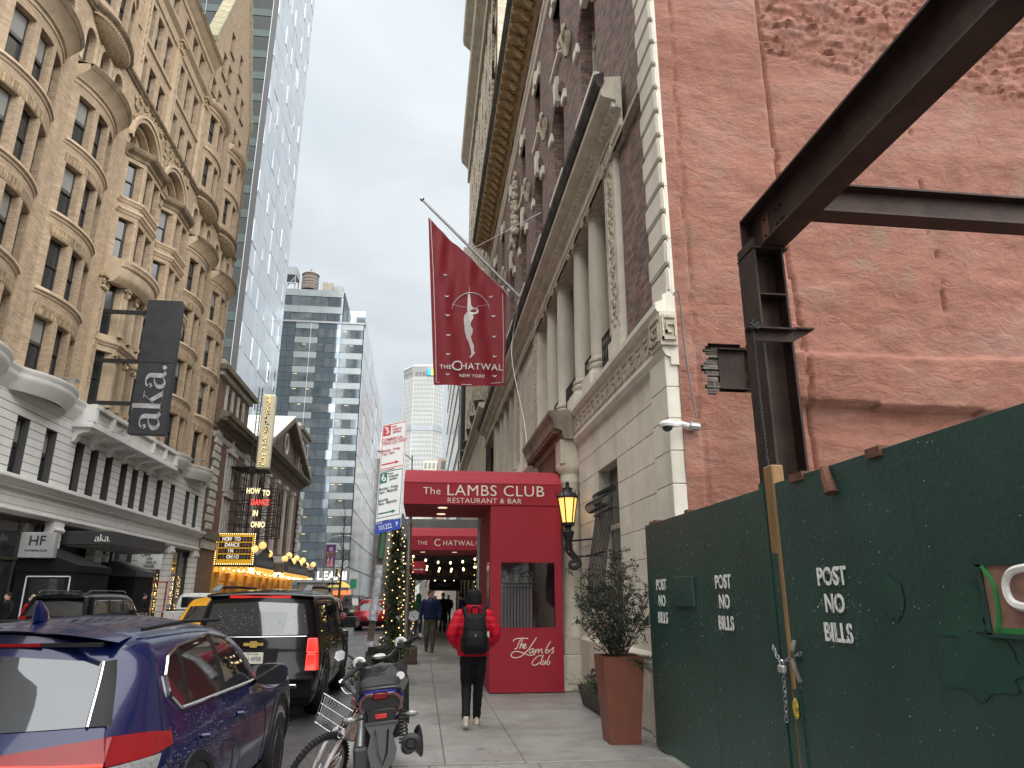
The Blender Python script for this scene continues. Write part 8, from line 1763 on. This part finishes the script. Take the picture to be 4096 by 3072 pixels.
sp3(MB().prism([(.1, 1.0, .5), (.22, 1.05, .36), (.235, 1.1, .75), (.2, 1.12, .93), (.1, 1.1, .9), (.07, 1.05, .7)], (0, .05, 0)), 'side_shield', sblk, False); sp3(MB().prism([(-.1, 1.0, .5), (-.2, 1.05, .36), (-.2, 1.1, .75), (-.16, 1.12, .9), (-.07, 1.1, .88)], (0, .05, 0)), 'side_shield', sblk, False)
sp3(MB().cyl((.165, 1.06, .80), (.165, 1.045, .80), .035, n=16), 'power_socket', 'white'); sp3(MB().cbox(-.05, .05, 1.0, 1.05, .74, .84, .01), 'switch_box', sblk)
hb = MB(); hb.tube(smoothpts([(-.26, .88, .86), (-.16, .98, .93), (-.06, 1.06, .93), (.06, 1.12, .97), (.16, 1.16, 1.05), (.3, 1.14, 1.12)], 5), .014, 8); sp3(hb, 'handlebar', sblk)
for a, b in (((-.30, .84, .83), (-.19, .955, .91)), ((.20, 1.16, 1.075), (.34, 1.13, 1.14))): sp3(MB().cyl(a, b, .021, n=10), 'grip', 'rubber'); 
sp3(MB().cyl((-.325, .815, .812), (-.30, .84, .83), .02, n=10), 'bar_end', 'chrome'); sp3(MB().cyl((.34, 1.13, 1.14), (.365, 1.125, 1.152), .019, n=10), 'bar_end', 'chrome')
for p in ((-.165, .98, .935), (.18, 1.16, 1.07)): sp3(MB().cbox(p[0]-.04, p[0]+.04, p[1]-.04, p[1]+.03, p[2]-.035, p[2]+.035, .01), 'switch_gear', sblk, False); sp3(MB().tube([(p[0]+.035*math.cos(t), p[1]-.02, p[2]+.04*math.sin(t)+.02) for t in fl(.2, 4, 9)], .02, 6), 'white_wrap', mat('wrapwhite', (.5, .5, .48), .6, var=.2))
sp3(MB().lathe([(.07, 0), (.075, .02), (.06, .035), (.02, .036)], (.0, 1.08, .955), 18), 'speedometer', sblk); sp3(MB().cyl((0, 1.075, .989), (0, 1.073, .993), .05, n=18), 'dial', mat('dial', (.4, .43, .4), .2, var=.3, scale=30))
sp3(MB().grid([[(x, 1.17+.03*(x/.1)**2-.03*j, 1.0+.08*j) for x in fl(-.1, .1, 5)] for j in (0, 1)]), 'windscreen', mat('smokescreen', (.03, .03, .03), .1))
for A, B, sz in (((-.2, .97, .93), (-.27, .99, 1.04), .06), ((.24, 1.16, 1.1), (.30, 1.17, 1.33), .065)):
    A, B = Vector(A), Vector(B); sp3(MB().tube(smoothpts([A, A.lerp(B, .6)+Vector((.03, .02, 0)), B]), .006, 6), 'mirror_stem', sblk); sx2 = -.055 if A.x < 0 else .0
    pts = [B+Vector((sx2+x*sz, 0, z*sz)) for x, z in ((-.8, -.3), (-.55, .75), (.3, .95), (.85, .45), (.7, -.6), (-.2, -.95))]; o = sp3(MB().prism(pts, (0, .03, 0)), 'mirror', sblk, False); MB().poly([p*1+Vector((0, -.002, 0)) for p in [B+Vector((sx2, 0, 0))+(q-B-Vector((sx2, 0, 0)))*.88 for q in pts]]).build('mirror_glass', mat('mirrorsky', (.6, .62, .62), .1, metal=.8, var=.2, scale=40), o, False, False)
cab = MB()
for a, b, c in (((-.16, .98, .9), (-.12, 1.0, .75), (0, 1.1, .7)), ((.17, 1.15, 1.03), (.14, 1.1, .85), (.02, 1.1, .75)), ((-.1, 1.03, .94), (0, .98, .86), (.08, 1.08, .9))): cab.tube(smoothpts([a, b, c]), .006, 5)
sp3(cab, 'cables', 'black')
sp3(MB().cyl((-.1, .45, .22), (-.22, .4, .0), .012, n=6), 'side_stand', 'galv')
# ================================================================ bicycle with basket
bi = thing('bicycle', 'white forked bicycle with a wire front basket leaning beside the scooter', 'bicycle', (-.98, 6.95, ZR))
bi.rotation_euler = (0, R(25), R(4))
bfr = mat('bikewhite', (.55, .5, .47), .45, var=.25, scale=9); bcop = mat('bikecopper', (.30, .17, .12), .4, metal=.4, var=.3)
def bp3(b, n, m, sm=True): return b.build(n, m, bi, sm, False)
def bwheel(c, ang, r=.33):
    t = MB().tube([(0, r*math.cos(a), r*math.sin(a)) for a in fl(0, 2*PI, 41)[:-1]], .026, 8, True).build('wheel', 'rubber', bi, True, False); t.location = c; t.rotation_euler = (0, 0, ang)
    def part(mb, n, m):
        o = mb.build(n, m, t, True, False); return o
    part(MB().tube([(0, (r-.028)*math.cos(a), (r-.028)*math.sin(a)) for a in fl(0, 2*PI, 41)[:-1]], .013, 6, True), 'rim', 'galv')
    for k in range(28): a = 2*PI*k/28; part(MB().cyl((.025*(-1)**k, .02*math.cos(a+.6), .02*math.sin(a+.6)), (0, (r-.035)*math.cos(a), (r-.035)*math.sin(a)), .0016, n=4), 'spoke', 'chrome')
    part(MB().cyl((-.05, 0, 0), (.05, 0, 0), .018, n=10), 'hub', 'galv')
    tr_ = MB()
    for k in range(64): a = 2*PI*k/64; q = r+.024; tr_.box(-.02, .02, q*math.cos(a)-.006, q*math.cos(a)+.006, q*math.sin(a)-.006, q*math.sin(a)+.006)
    tag(part(tr_, 'tread_knobs', 'rubber'), kind='stuff')
    return t
AF = R(-38)            # front wheel turned
fw = Vector((0, 0, .33)); bwheel(fw, AF); bwheel(Vector((.12, 1.02, .33)), R(-4))
hd_ = Vector((.05, .26, .78)); ax = Vector((math.cos(AF), math.sin(AF), 0)); cw_ = Vector((.02, .1, .68))
for s_ in (-1, 1):
    bp3(MB().tube([fw+ax*s_*.055, fw+ax*s_*.06+Vector((.0, .03, .2)), cw_+ax*s_*.05, cw_+Vector((.01, .04, .06))], [.014, .02, .021, .018], 8), 'fork_leg', bfr)
bp3(MB().cyl(cw_+Vector((.01, .03, .05)), hd_, .022, n=10), 'head_tube', bcop); bp3(MB().cyl(cw_+Vector((.005, .02, .02)), cw_+Vector((.02, .06, .12)), .035, n=12), 'fork_boot', sblk)
bb_ = Vector((.10, .62, .29)); st_p = Vector((.12, .78, .82)); ra = Vector((.12, 1.02, .33))
for a, b in ((hd_, bb_), (hd_+Vector((0, .03, -.05)), st_p+Vector((0, 0, -.1))), (bb_, st_p)): bp3(MB().cyl(a, b, .019, n=10), 'frame_tube', bcop)
for s_ in (-.05, .05): bp3(MB().tube([bb_+Vector((s_*.6, 0, 0)), ra+Vector((s_, 0, 0)), st_p+Vector((s_*.3, 0, -.12))], .011, 6), 'stay', bcop)
bp3(loft(MB(), [(.68, .12, .87, .04, .025), (.8, .12, .875, .07, .03), (.92, .13, .88, .08, .03), (.96, .13, .88, .03, .02)]), 'saddle', sblk)
hbp = hd_+Vector((.02, -.0, .18)); bp3(MB().cyl(hd_, hbp, .014, n=8), 'stem', sblk)
L1, R1 = hbp-ax*.28+Vector((0, .06, .06)), hbp+ax*.28+Vector((0, .06, .03)); bp3(MB().tube(smoothpts([L1, hbp-ax*.1+Vector((0, 0, .02)), hbp, hbp+ax*.1+Vector((0, 0, .02)), R1]), .012, 8), 'handlebar', sblk)
for a, b in ((L1, L1.lerp(hbp, .4)), (R1, R1.lerp(hbp, .4))): bp3(MB().cyl(a, b, .018, n=10), 'grip', 'rubber')
bp3(MB().tube(smoothpts([hbp+ax*.12+Vector((0, -.02, .02)), hbp+ax*.2+Vector((0, -.07, .01)), hbp+ax*.3+Vector((0, -.06, .0))]), .008, 6), 'brake_lever', 'galv'); bp3(MB().tube(smoothpts([hbp-ax*.12+Vector((0, -.02, .02)), hbp-ax*.18+Vector((0, -.08, 0)), hbp-ax*.26+Vector((0, -.06, .02))]), .008, 6), 'brake_lever', 'galv')
wb_ = MB(); fo = Vector((math.sin(AF)*-1, math.cos(AF), 0))*-1      # forward of the turned bars
def BK(u, v, w_): k = 1-.14*(1-w_); return hbp+Vector((0, 0, -.30))+ax*(u*.19*k)+fo*(.05+.24*v*k)+Vector((0, 0, .24*w_))
for w_ in (0, .33, .66, 1): wb_.tube([BK(u, v, w_) for u, v in ((-1, 0), (1, 0), (1, 1), (-1, 1))], .0045 if w_ in (0, 1) else .0028, 5, True)
for k in range(12):
    u = -1+2*k/11
    for v in (0, 1): wb_.tube([BK(u, v, 0), BK(u, v, 1)], .0025, 4)
    wb_.tube([BK(u, 0, 0), BK(u, 1, 0)], .0025, 4)
for k in range(8):
    for u in (-1, 1): wb_.tube([BK(u, k/7, 0), BK(u, k/7, 1)], .0025, 4)
bp3(wb_, 'basket', 'chrome')
ck = MB(); ck.tube([bb_+Vector((-.06, .09*math.cos(a), .09*math.sin(a))) for a in fl(0, 2*PI, 25)[:-1]], .008, 5, True)
for k in range(5): a = 2*PI*k/5; ck.cyl(bb_+Vector((-.06, 0, 0)), bb_+Vector((-.06, .09*math.cos(a), .09*math.sin(a))), .008, n=5)
bp3(ck, 'chainring', 'galv'); bp3(MB().cyl(bb_+Vector((-.08, 0, 0)), bb_+Vector((-.08, -.1, -.13)), .011, n=6), 'crank', 'galv'); bp3(MB().cbox(.0, .0+.09, bb_.y-.14, bb_.y-.06, bb_.z-.16, bb_.z-.14, .004), 'pedal', sblk)
# ================================================================ people
def organic(mb, name, m, parent, vox=.014, sm=6, disp=None):
    me = bpy.data.meshes.new(name); me.from_pydata([tuple(v) for v in mb.v], [], mb.f); me.update()
    o = bpy.data.objects.new(name, me); r = o.modifiers.new('r', 'REMESH'); r.mode = 'VOXEL'; r.voxel_size = vox; s_ = o.modifiers.new('s', 'SMOOTH'); s_.factor = .5; s_.iterations = sm
    m2 = evaluated(o)
    if disp:
        for v in m2.vertices: v.co += v.normal*disp(v.co)
    m2.materials.clear(); m2.materials.append(MATS[m] if isinstance(m, str) else m); m2.name = name; m2.shade_smooth()
    o = bpy.data.objects.new(name, m2); C.objects.link(o); o.parent = parent; return o
def rings(mb, secs, n=16):
    """(cx, cy, z, rx, ry) elliptical sections stacked in z"""
    rows = [[(cx+rx*math.cos(t), cy+ry*math.sin(t), z) for t in fl(0, 2*PI*(n-1)/n, n)] for cx, cy, z, rx, ry in secs]; mb.grid(rows, True); mb.poly(rows[0]); mb.poly(rows[-1]); return mb
def limb(mb, pts, rs, n=10):
    P = smoothpts(pts, 5); m = len(P); q = [rs[min(int(i/(m-1)*(len(rs)-1)), len(rs)-2)]*(1-((i/(m-1)*(len(rs)-1)) % 1 if i < m-1 else 1))+rs[min(int(i/(m-1)*(len(rs)-1)), len(rs)-2)+1]*((i/(m-1)*(len(rs)-1)) % 1 if i < m-1 else 1) for i in range(m)]
    mb.tube(P, q, n); mb.sphere(P[0], q[0], 8, 6); mb.sphere(P[-1], q[-1], 8, 6)
def hand(mb, w_, d, side, out):
    """palm, four unequal bent fingers and a thumb; d = finger direction"""
    d = d.normalized(); out = (out-d*out.dot(d)).normalized(); a = d.cross(out).normalized()
    mb.tube([w_, w_+d*.045, w_+d*.09], [.024, .036, .034], 8)
    for k, l in enumerate((.068, .078, .073, .056)):
        r0 = w_+d*.085+a*(.027-.018*k); c = r0+d*l*.55+out*(-.012); e = c+d*l*.35+out*(-.03); mb.tube([r0-d*.02, r0, c, e], [.0095, .0095, .009, .0075], 6)
    t0 = w_+d*.03+a*.03*1; mb.tube([t0, t0+a*.025+d*.025, t0+a*.03+d*.06-out*.015], [.013, .012, .009], 6)
def person(name, label, X, Y, rz, h, top, pants, shoe, armsL, armsR, legL, legR, lean=0., vox=.016, puffy=False, hair=None, hat=None, hood=None, skin='skin', bulk=1., jz=.88, headturn=0., headtilt=0., face=True, z=0, group='people in the street', glasses=False, shirt=None, collar=True):
    p = thing(name, label, 'person', (X, Y, z), rz, group); k = h/1.76; S = lambda *v: Vector(v)*k
    sh_ = [S(-.185, lean, 1.43), S(.185, lean, 1.43)]
    b = MB(); hc = S(0, lean*1.25+.02, 1.635)
    rings(b, [(0, lean*1.1*k, 1.42*k, .06*k, .06*k), (0, lean*1.15*k, 1.5*k, .055*k, .058*k), (0, (lean*1.2+.01)*k, 1.56*k, .06*k, .065*k)], 12)
    hd2 = MB(); rings(hd2, [(0, .035, -.115, .03, .03), (0, .03, -.10, .048, .05), (0, .015, -.06, .064, .078), (0, .0, -.01, .073, .095), (0, -.006, .04, .076, .098), (0, -.01, .085, .066, .086), (0, -.012, .115, .04, .055), (0, -.012, .125, .012, .02)], 16)
    hd2.tube([(0, .093, .02), (0, .108, -.012), (0, .118, -.03), (0, .1, -.038)], [.007, .011, .014, .008], 6)
    for s_ in (-1, 1): hd2.sphere((s_*.076, -.012, -.01), .022, 8, 6, sx=.45, sy=.8, sz=1.4)
    rot = Matrix.Rotation(headturn, 3, 'Z') @ Matrix.Rotation(headtilt, 3, 'X')
    hd2.v = [tuple(hc+(rot @ Vector(v))*k) for v in hd2.v]; b.add(hd2.v, hd2.f)
    rings(b, [(0, 0, .88*k, .12*k, .08*k), (0, lean*.6*k, 1.15*k, .11*k, .08*k), (0, lean*k, 1.36*k, .13*k, .08*k), (0, lean*k, 1.45*k, .06*k, .05*k)], 12)
    A_ = []
    for s_, (e, w_) in ((-1, armsL), (1, armsR)):
        sh0 = sh_[0 if s_ < 0 else 1]; e, w_ = S(*e), S(*w_); limb(b, [sh0, e, w_], [.04*k, .034*k, .024*k], 8); dr = (w_-e).normalized(); hand(b, w_+dr*.005, dr, s_, Vector((-s_*1., 0, 0))); A_.append((sh0, e, w_))
    for s_, (kn, an) in ((-1, legL), (1, legR)): limb(b, [S(s_*.09, 0, .9), S(*kn), S(*an)], [.07*k, .05*k, .035*k], 8)
    organic(b, 'body', skin, p, max(.0075 if vox < .017 else .012, vox*.5), 3)
    j = MB(); B_ = bulk
    rings(j, [(0, 0, jz*k, .178*B_*k, .13*B_*k), (0, .0, (jz+.06)*k, .185*B_*k, .138*B_*k), (0, lean*.6*k, 1.1*k, .178*B_*k, .13*B_*k), (0, lean*.9*k, 1.28*k, .198*B_*k, .137*B_*k), (0, lean*k, 1.40*k, .195*B_*k, .12*B_*k), (0, lean*1.05*k, 1.46*k, .13*B_*k, .095*k), (0, lean*1.1*k, 1.50*k, .085*k, .085*k), (0, lean*1.1*k, 1.53*k, .08*k, .082*k)], 18)
    for sh0, e, w_ in A_: limb(j, [sh0+Vector((0, 0, -.015)), e, e.lerp(w_, .93)], [.082*B_*k, .064*B_*k, .048*B_*k])
    dsp = (lambda co: .008*abs(math.sin(co.z*34))**.5-.004+.004*mn.noise(co*22)) if puffy else (lambda co: .006*mn.noise(Vector((co.x*14, co.y*14, co.z*8))))
    organic(j, 'jacket', top, p, vox, 4, dsp)
    if shirt: organic(rings(MB(), [(0, (lean*1.1+.035)*k, 1.40*k, .05*k, .07*k), (0, (lean*1.1+.03)*k, 1.5*k, .06*k, .065*k)], 10), 'shirt', shirt, p, .012, 2)
    t = MB(); rings(t, [(0, 0, .8*k, .16*k, .115*k), (0, 0, .9*k, .17*k, .12*k), (0, 0, (jz+.08)*k, .165*k, .118*k)], 16)
    for s_, (kn, an) in ((-1, legL), (1, legR)): limb(t, [S(s_*.088, 0, .86), S(s_*.088, 0, .86).lerp(S(*kn), .5), S(*kn), S(*kn).lerp(S(*an), .95)], [.1*k, .092*k, .072*k, .056*k])
    organic(t, 'trousers', pants, p, vox, 4, lambda co: .007*mn.noise(Vector((co.x*12, co.y*12, co.z*16))))
    for s_, (kn, an), lf_ in ((-1, legL, 0), (1, legR, 1)):
        a = S(*an); sh2 = MB(); rings(sh2, [(a.x, a.y+.05*k, max(0, a.z-.085*k), .045*k, .135*k), (a.x, a.y+.05*k, max(.02, a.z-.06*k), .048*k, .138*k), (a.x, a.y+.035*k, a.z-.035*k, .043*k, .11*k), (a.x, a.y+.0*k, a.z+.01*k, .04*k, .06*k), (a.x, a.y-.01*k, a.z+.04*k, .042*k, .05*k)], 14); organic(sh2, 'shoe', shoe, p, .012, 2)
    def cap(n_, m_, zlow, sc2, back=0, dz=0.):
        c = MB(); rows = []
        for q in fl(0, 1, 7): 
            z_ = zlow+(.13-zlow)*math.sin(q*PI/2)+dz; r_ = math.cos(q*PI/2*.98); rows.append([tuple(hc+(rot @ Vector((.08*sc2*r_**.6*math.cos(t), -.012-back*(1-q)+.102*sc2*r_**.6*math.sin(t)*(1 if math.sin(t) < 0 else .93), z_+(.035 if math.sin(t) > .4 else 0)*(1-q))))*k) for t in fl(0, 2*PI*19/20, 20)])
        c.grid(rows, True); c.poly(rows[-1]); c.build(n_, m_, p, True, False, 80)
    if hair: cap('hair', hair, -.01, 1.04, .0)
    if hat: cap('knit_hat', hat, .0, 1.12)
    if hood:
        c = MB(); rings(c, [(0, -.01, -.15, .115, .105), (0, -.02, -.10, .105, .11), (0, -.02, -.03, .112, .125), (0, -.022, .05, .108, .125), (0, -.03, .11, .08, .1), (0, -.035, .145, .03, .04)], 18); c.v = [tuple(hc+(rot @ Vector(v))*k) for v in c.v]; organic(c, 'hood', hood, p, .012, 4, lambda co: .006*mn.noise(co*16))
    if face:
        ey = MB()
        for s_ in (-1, 1):
            ey.sphere(hc+(rot @ Vector((s_*.031, .083, .018)))*k, .011*k, 7, 5, sy=.7, sz=.6); ey.sphere(hc+(rot @ Vector((s_*.031, .088, .04)))*k, .02*k, 6, 4, sy=.35, sz=.22)
        ey.build('eyes_and_brows', mat('eyedark', (.03, .02, .015), .4), p, True, False); MB().sphere(hc+(rot @ Vector((0, .088, -.062)))*k, .024*k, 8, 5, sy=.4, sz=.28).build('mouth', mat('lips', (.32, .12, .1), .5), p, True, False)
    if glasses:
        gf = MB()
        for s_ in (-1, 1): gf.tube([hc+(rot @ Vector((s_*.033+.026*math.cos(t), .098, .016+.019*math.sin(t))))*k for t in fl(0, 2*PI, 13)[:-1]], .003, 5, True)
        gf.tube([hc+(rot @ Vector((-.008, .101, .018)))*k, hc+(rot @ Vector((.008, .101, .018)))*k], .003, 4); gf.build('glasses', 'black', p, True, False)
    return p
for n_, c_ in (('coatred', (.42, .008, .022)), ('navycoat', (.02, .028, .085)), ('khaki', (.085, .082, .062)), ('charcoal', (.009, .0095, .011)), ('hoodblack', (.011, .011, .012)), ('trainer', (.50, .44, .36)), ('brownshoe', (.07, .04, .025)), ('greycoat', (.06, .058, .055)), ('greenhood', (.02, .12, .05)), ('tancoat', (.2, .14, .08)), ('denim', (.03, .04, .06)), ('lightblue', (.35, .42, .55)), ('hairdark', (.02, .014, .01)), ('hairbrown', (.07, .04, .025)), ('hairblond', (.3, .2, .1)), ('knitgrey', (.05, .05, .055))): mat(n_, c_, .7 if n_ != 'coatred' else .5, var=.12, scale=12, bump=.15, bscale=90, spec=.15)
p1_ = person('person', 'person walking away in red padded jacket, black hood and dark trousers', .72, 10.15, 0, 1.72, 'coatred', 'charcoal', 'trainer', ((-.30, -.02, 1.17), (-.19, .13, 1.0)), ((.30, -.02, 1.17), (.19, .13, 1.0)), ((-.085, .05, .47), (-.10, -.20, .13)), ((.08, .12, .48), (.07, .20, .085)), lean=.02, vox=.013, puffy=True, hood='hoodblack', bulk=1.2, face=False, headtilt=-.05, jz=.90)
rings_c = MB(); organic(rings(MB(), [(0, .02, 1.40, .12, .115), (0, .02, 1.5, .115, .12), (0, .02, 1.535, .105, .112)], 18), 'collar', 'coatred', p1_, .013, 3)
bpk = thing('backpack', 'black backpack with side pockets worn over the red jacket', 'backpack', (.72, 10.0, .95)); bkm_ = mat('packblack', (.008, .0085, .0095), .7, spec=.2, var=.15, scale=30, bump=.2, bscale=120)
organic(rings(MB(), [(0, -.0, -.02, .14, .06), (0, -.01, .02, .165, .09), (0, -.02, .16, .172, .105), (0, -.015, .32, .16, .1), (0, 0, .44, .135, .08), (0, .01, .49, .1, .05)], 18), 'pack', bkm_, bpk, .012, 4); pk2 = MB(); rings(pk2, [(0, -.115, .04, .11, .025), (0, -.135, .1, .125, .03), (0, -.13, .2, .12, .03), (0, -.11, .27, .1, .02)], 14); organic(pk2, 'front_pocket', bkm_, bpk, .01, 3)
bpk.location = (.72, 9.935, .93)
for s_ in (-1, 1):
    MB().tube(smoothpts([(s_*.11, .02, .40), (s_*.12, .06, .5), (s_*.13, .12, .55), (s_*.14, .2, .5)]), [.03]*16, 6).build('strap', bkm_, bpk, True, False); MB().tube(smoothpts([(s_*.1, -.03, .42), (s_*.12, .04, .5)]), .024, 6).build('strap_root', bkm_, bpk, True, False); MB().cbox(s_*.165-.02, s_*.165+.02, -.05, .04, .02, .2, .01).build('side_pocket', bkm_, bpk, False, False)
MB().tube(smoothpts([(-.045, -.01, .49), (-.045, -.03, .56), (0, -.035, .575), (.045, -.03, .56), (.045, -.01, .49)]), .011, 6).build('handle', bkm_, bpk, True, False); MB().cbox(-.006, .006, -.168, -.16, .2, .235, .002).build('zip_pull', 'chrome', bpk, False, False); MB().cyl((.175, -.02, .18), (.175, -.02, .26), .018, n=10).build('bottle', mat('bottle', (.5, .5, .5), .2), bpk, True, False)
man2 = person('person', 'man in navy jacket and olive trousers walking towards viewer, looking up', .30, 23.6, PI, 1.84, 'navycoat', 'khaki', 'brownshoe', ((-.29, .02, 1.15), (-.27, .1, .9)), ((.29, .02, 1.16), (.31, .12, .92)), ((-.09, .12, .5), (-.08, .16, .085)), ((.09, .08, .48), (.09, -.12, .1)), vox=.016, hair='hairbrown', headturn=.55, headtilt=.18, glasses=True, shirt='lightblue', bulk=1.14, jz=.92)
def simple(label, X, Y, rz, h, top, pants, **kw):
    return person('person', label, X, Y, rz, h, top, pants, 'brownshoe', ((-.27, .02, 1.16), (-.24, .1, .92)), ((.27, .02, 1.16), (.24, .1, .92)), ((-.09, .05, .48), (-.09, -.03, .085)), ((.09, .05, .48), (.09, .06, .085)), vox=.024, **kw)
simple('bearded man in dark navy jacket and scarf at the left edge', -13.0, 25.3, R(150), 1.78, 'charcoal', 'denim', hair='hairdark', shirt='tancoat')
simple('person in grey knit hat and dark coat at the far left edge', -13.2, 24.2, R(-100), 1.78, 'greycoat', 'denim', hat='knitgrey', face=True)
pw_ = simple('woman in red coat and tan scarf wearing cream earmuffs', -12.75, 26.3, R(170), 1.68, 'coatred', 'denim', hair='hairblond'); em = MB()
for s_ in (-1, 1): em.sphere((s_*.09, .015, 1.56), .05, 9, 7, sx=.5)
em.tube([(.09*math.cos(t), .015, 1.58+.12*math.sin(t)) for t in fl(0, PI, 11)], .01, 5); em.build('earmuffs', 'cream', pw_, True, False)
simple('man in black cap and coat passing the cafe window', -12.9, 36.6, R(-90), 1.78, 'charcoal', 'charcoal', hat='black'); simple('person in blue knit hat behind the long black suv', -13.4, 31.5, R(-90), 1.8, 'navycoat', 'denim', hat='denim')
simple('person in a green hood beyond the man in navy', -.1, 30, PI, 1.75, 'greenhood', 'denim', hood='greenhood', face=False)
simple('dark silhouetted man walking under the shed towards viewer', 1.05, 36, PI, 1.82, 'charcoal', 'charcoal', hat='black'); simple('person in grey jacket at the bright end of the shed', 1.75, 48, PI, 1.75, 'greycoat', 'denim', hair='hairdark'); simple('person in dark blue coat at the right of the shed walkway', 1.75, 32, R(100), 1.75, 'navycoat', 'charcoal', hair='hairdark'); simple('woman in black coat following the silhouetted man', .75, 40, PI, 1.68, 'hoodblack', 'charcoal', hair='hairdark')
simple('person in tan coat waiting under the theatre marquee', -13.2, 60, R(-60), 1.75, 'tancoat', 'denim', hair='hairdark'); simple('person in black coat by the theatre lobby doors', -13.6, 66, R(-120), 1.75, 'hoodblack', 'denim', hair='hairdark')

bpy.data.scenes.remove(TMP)
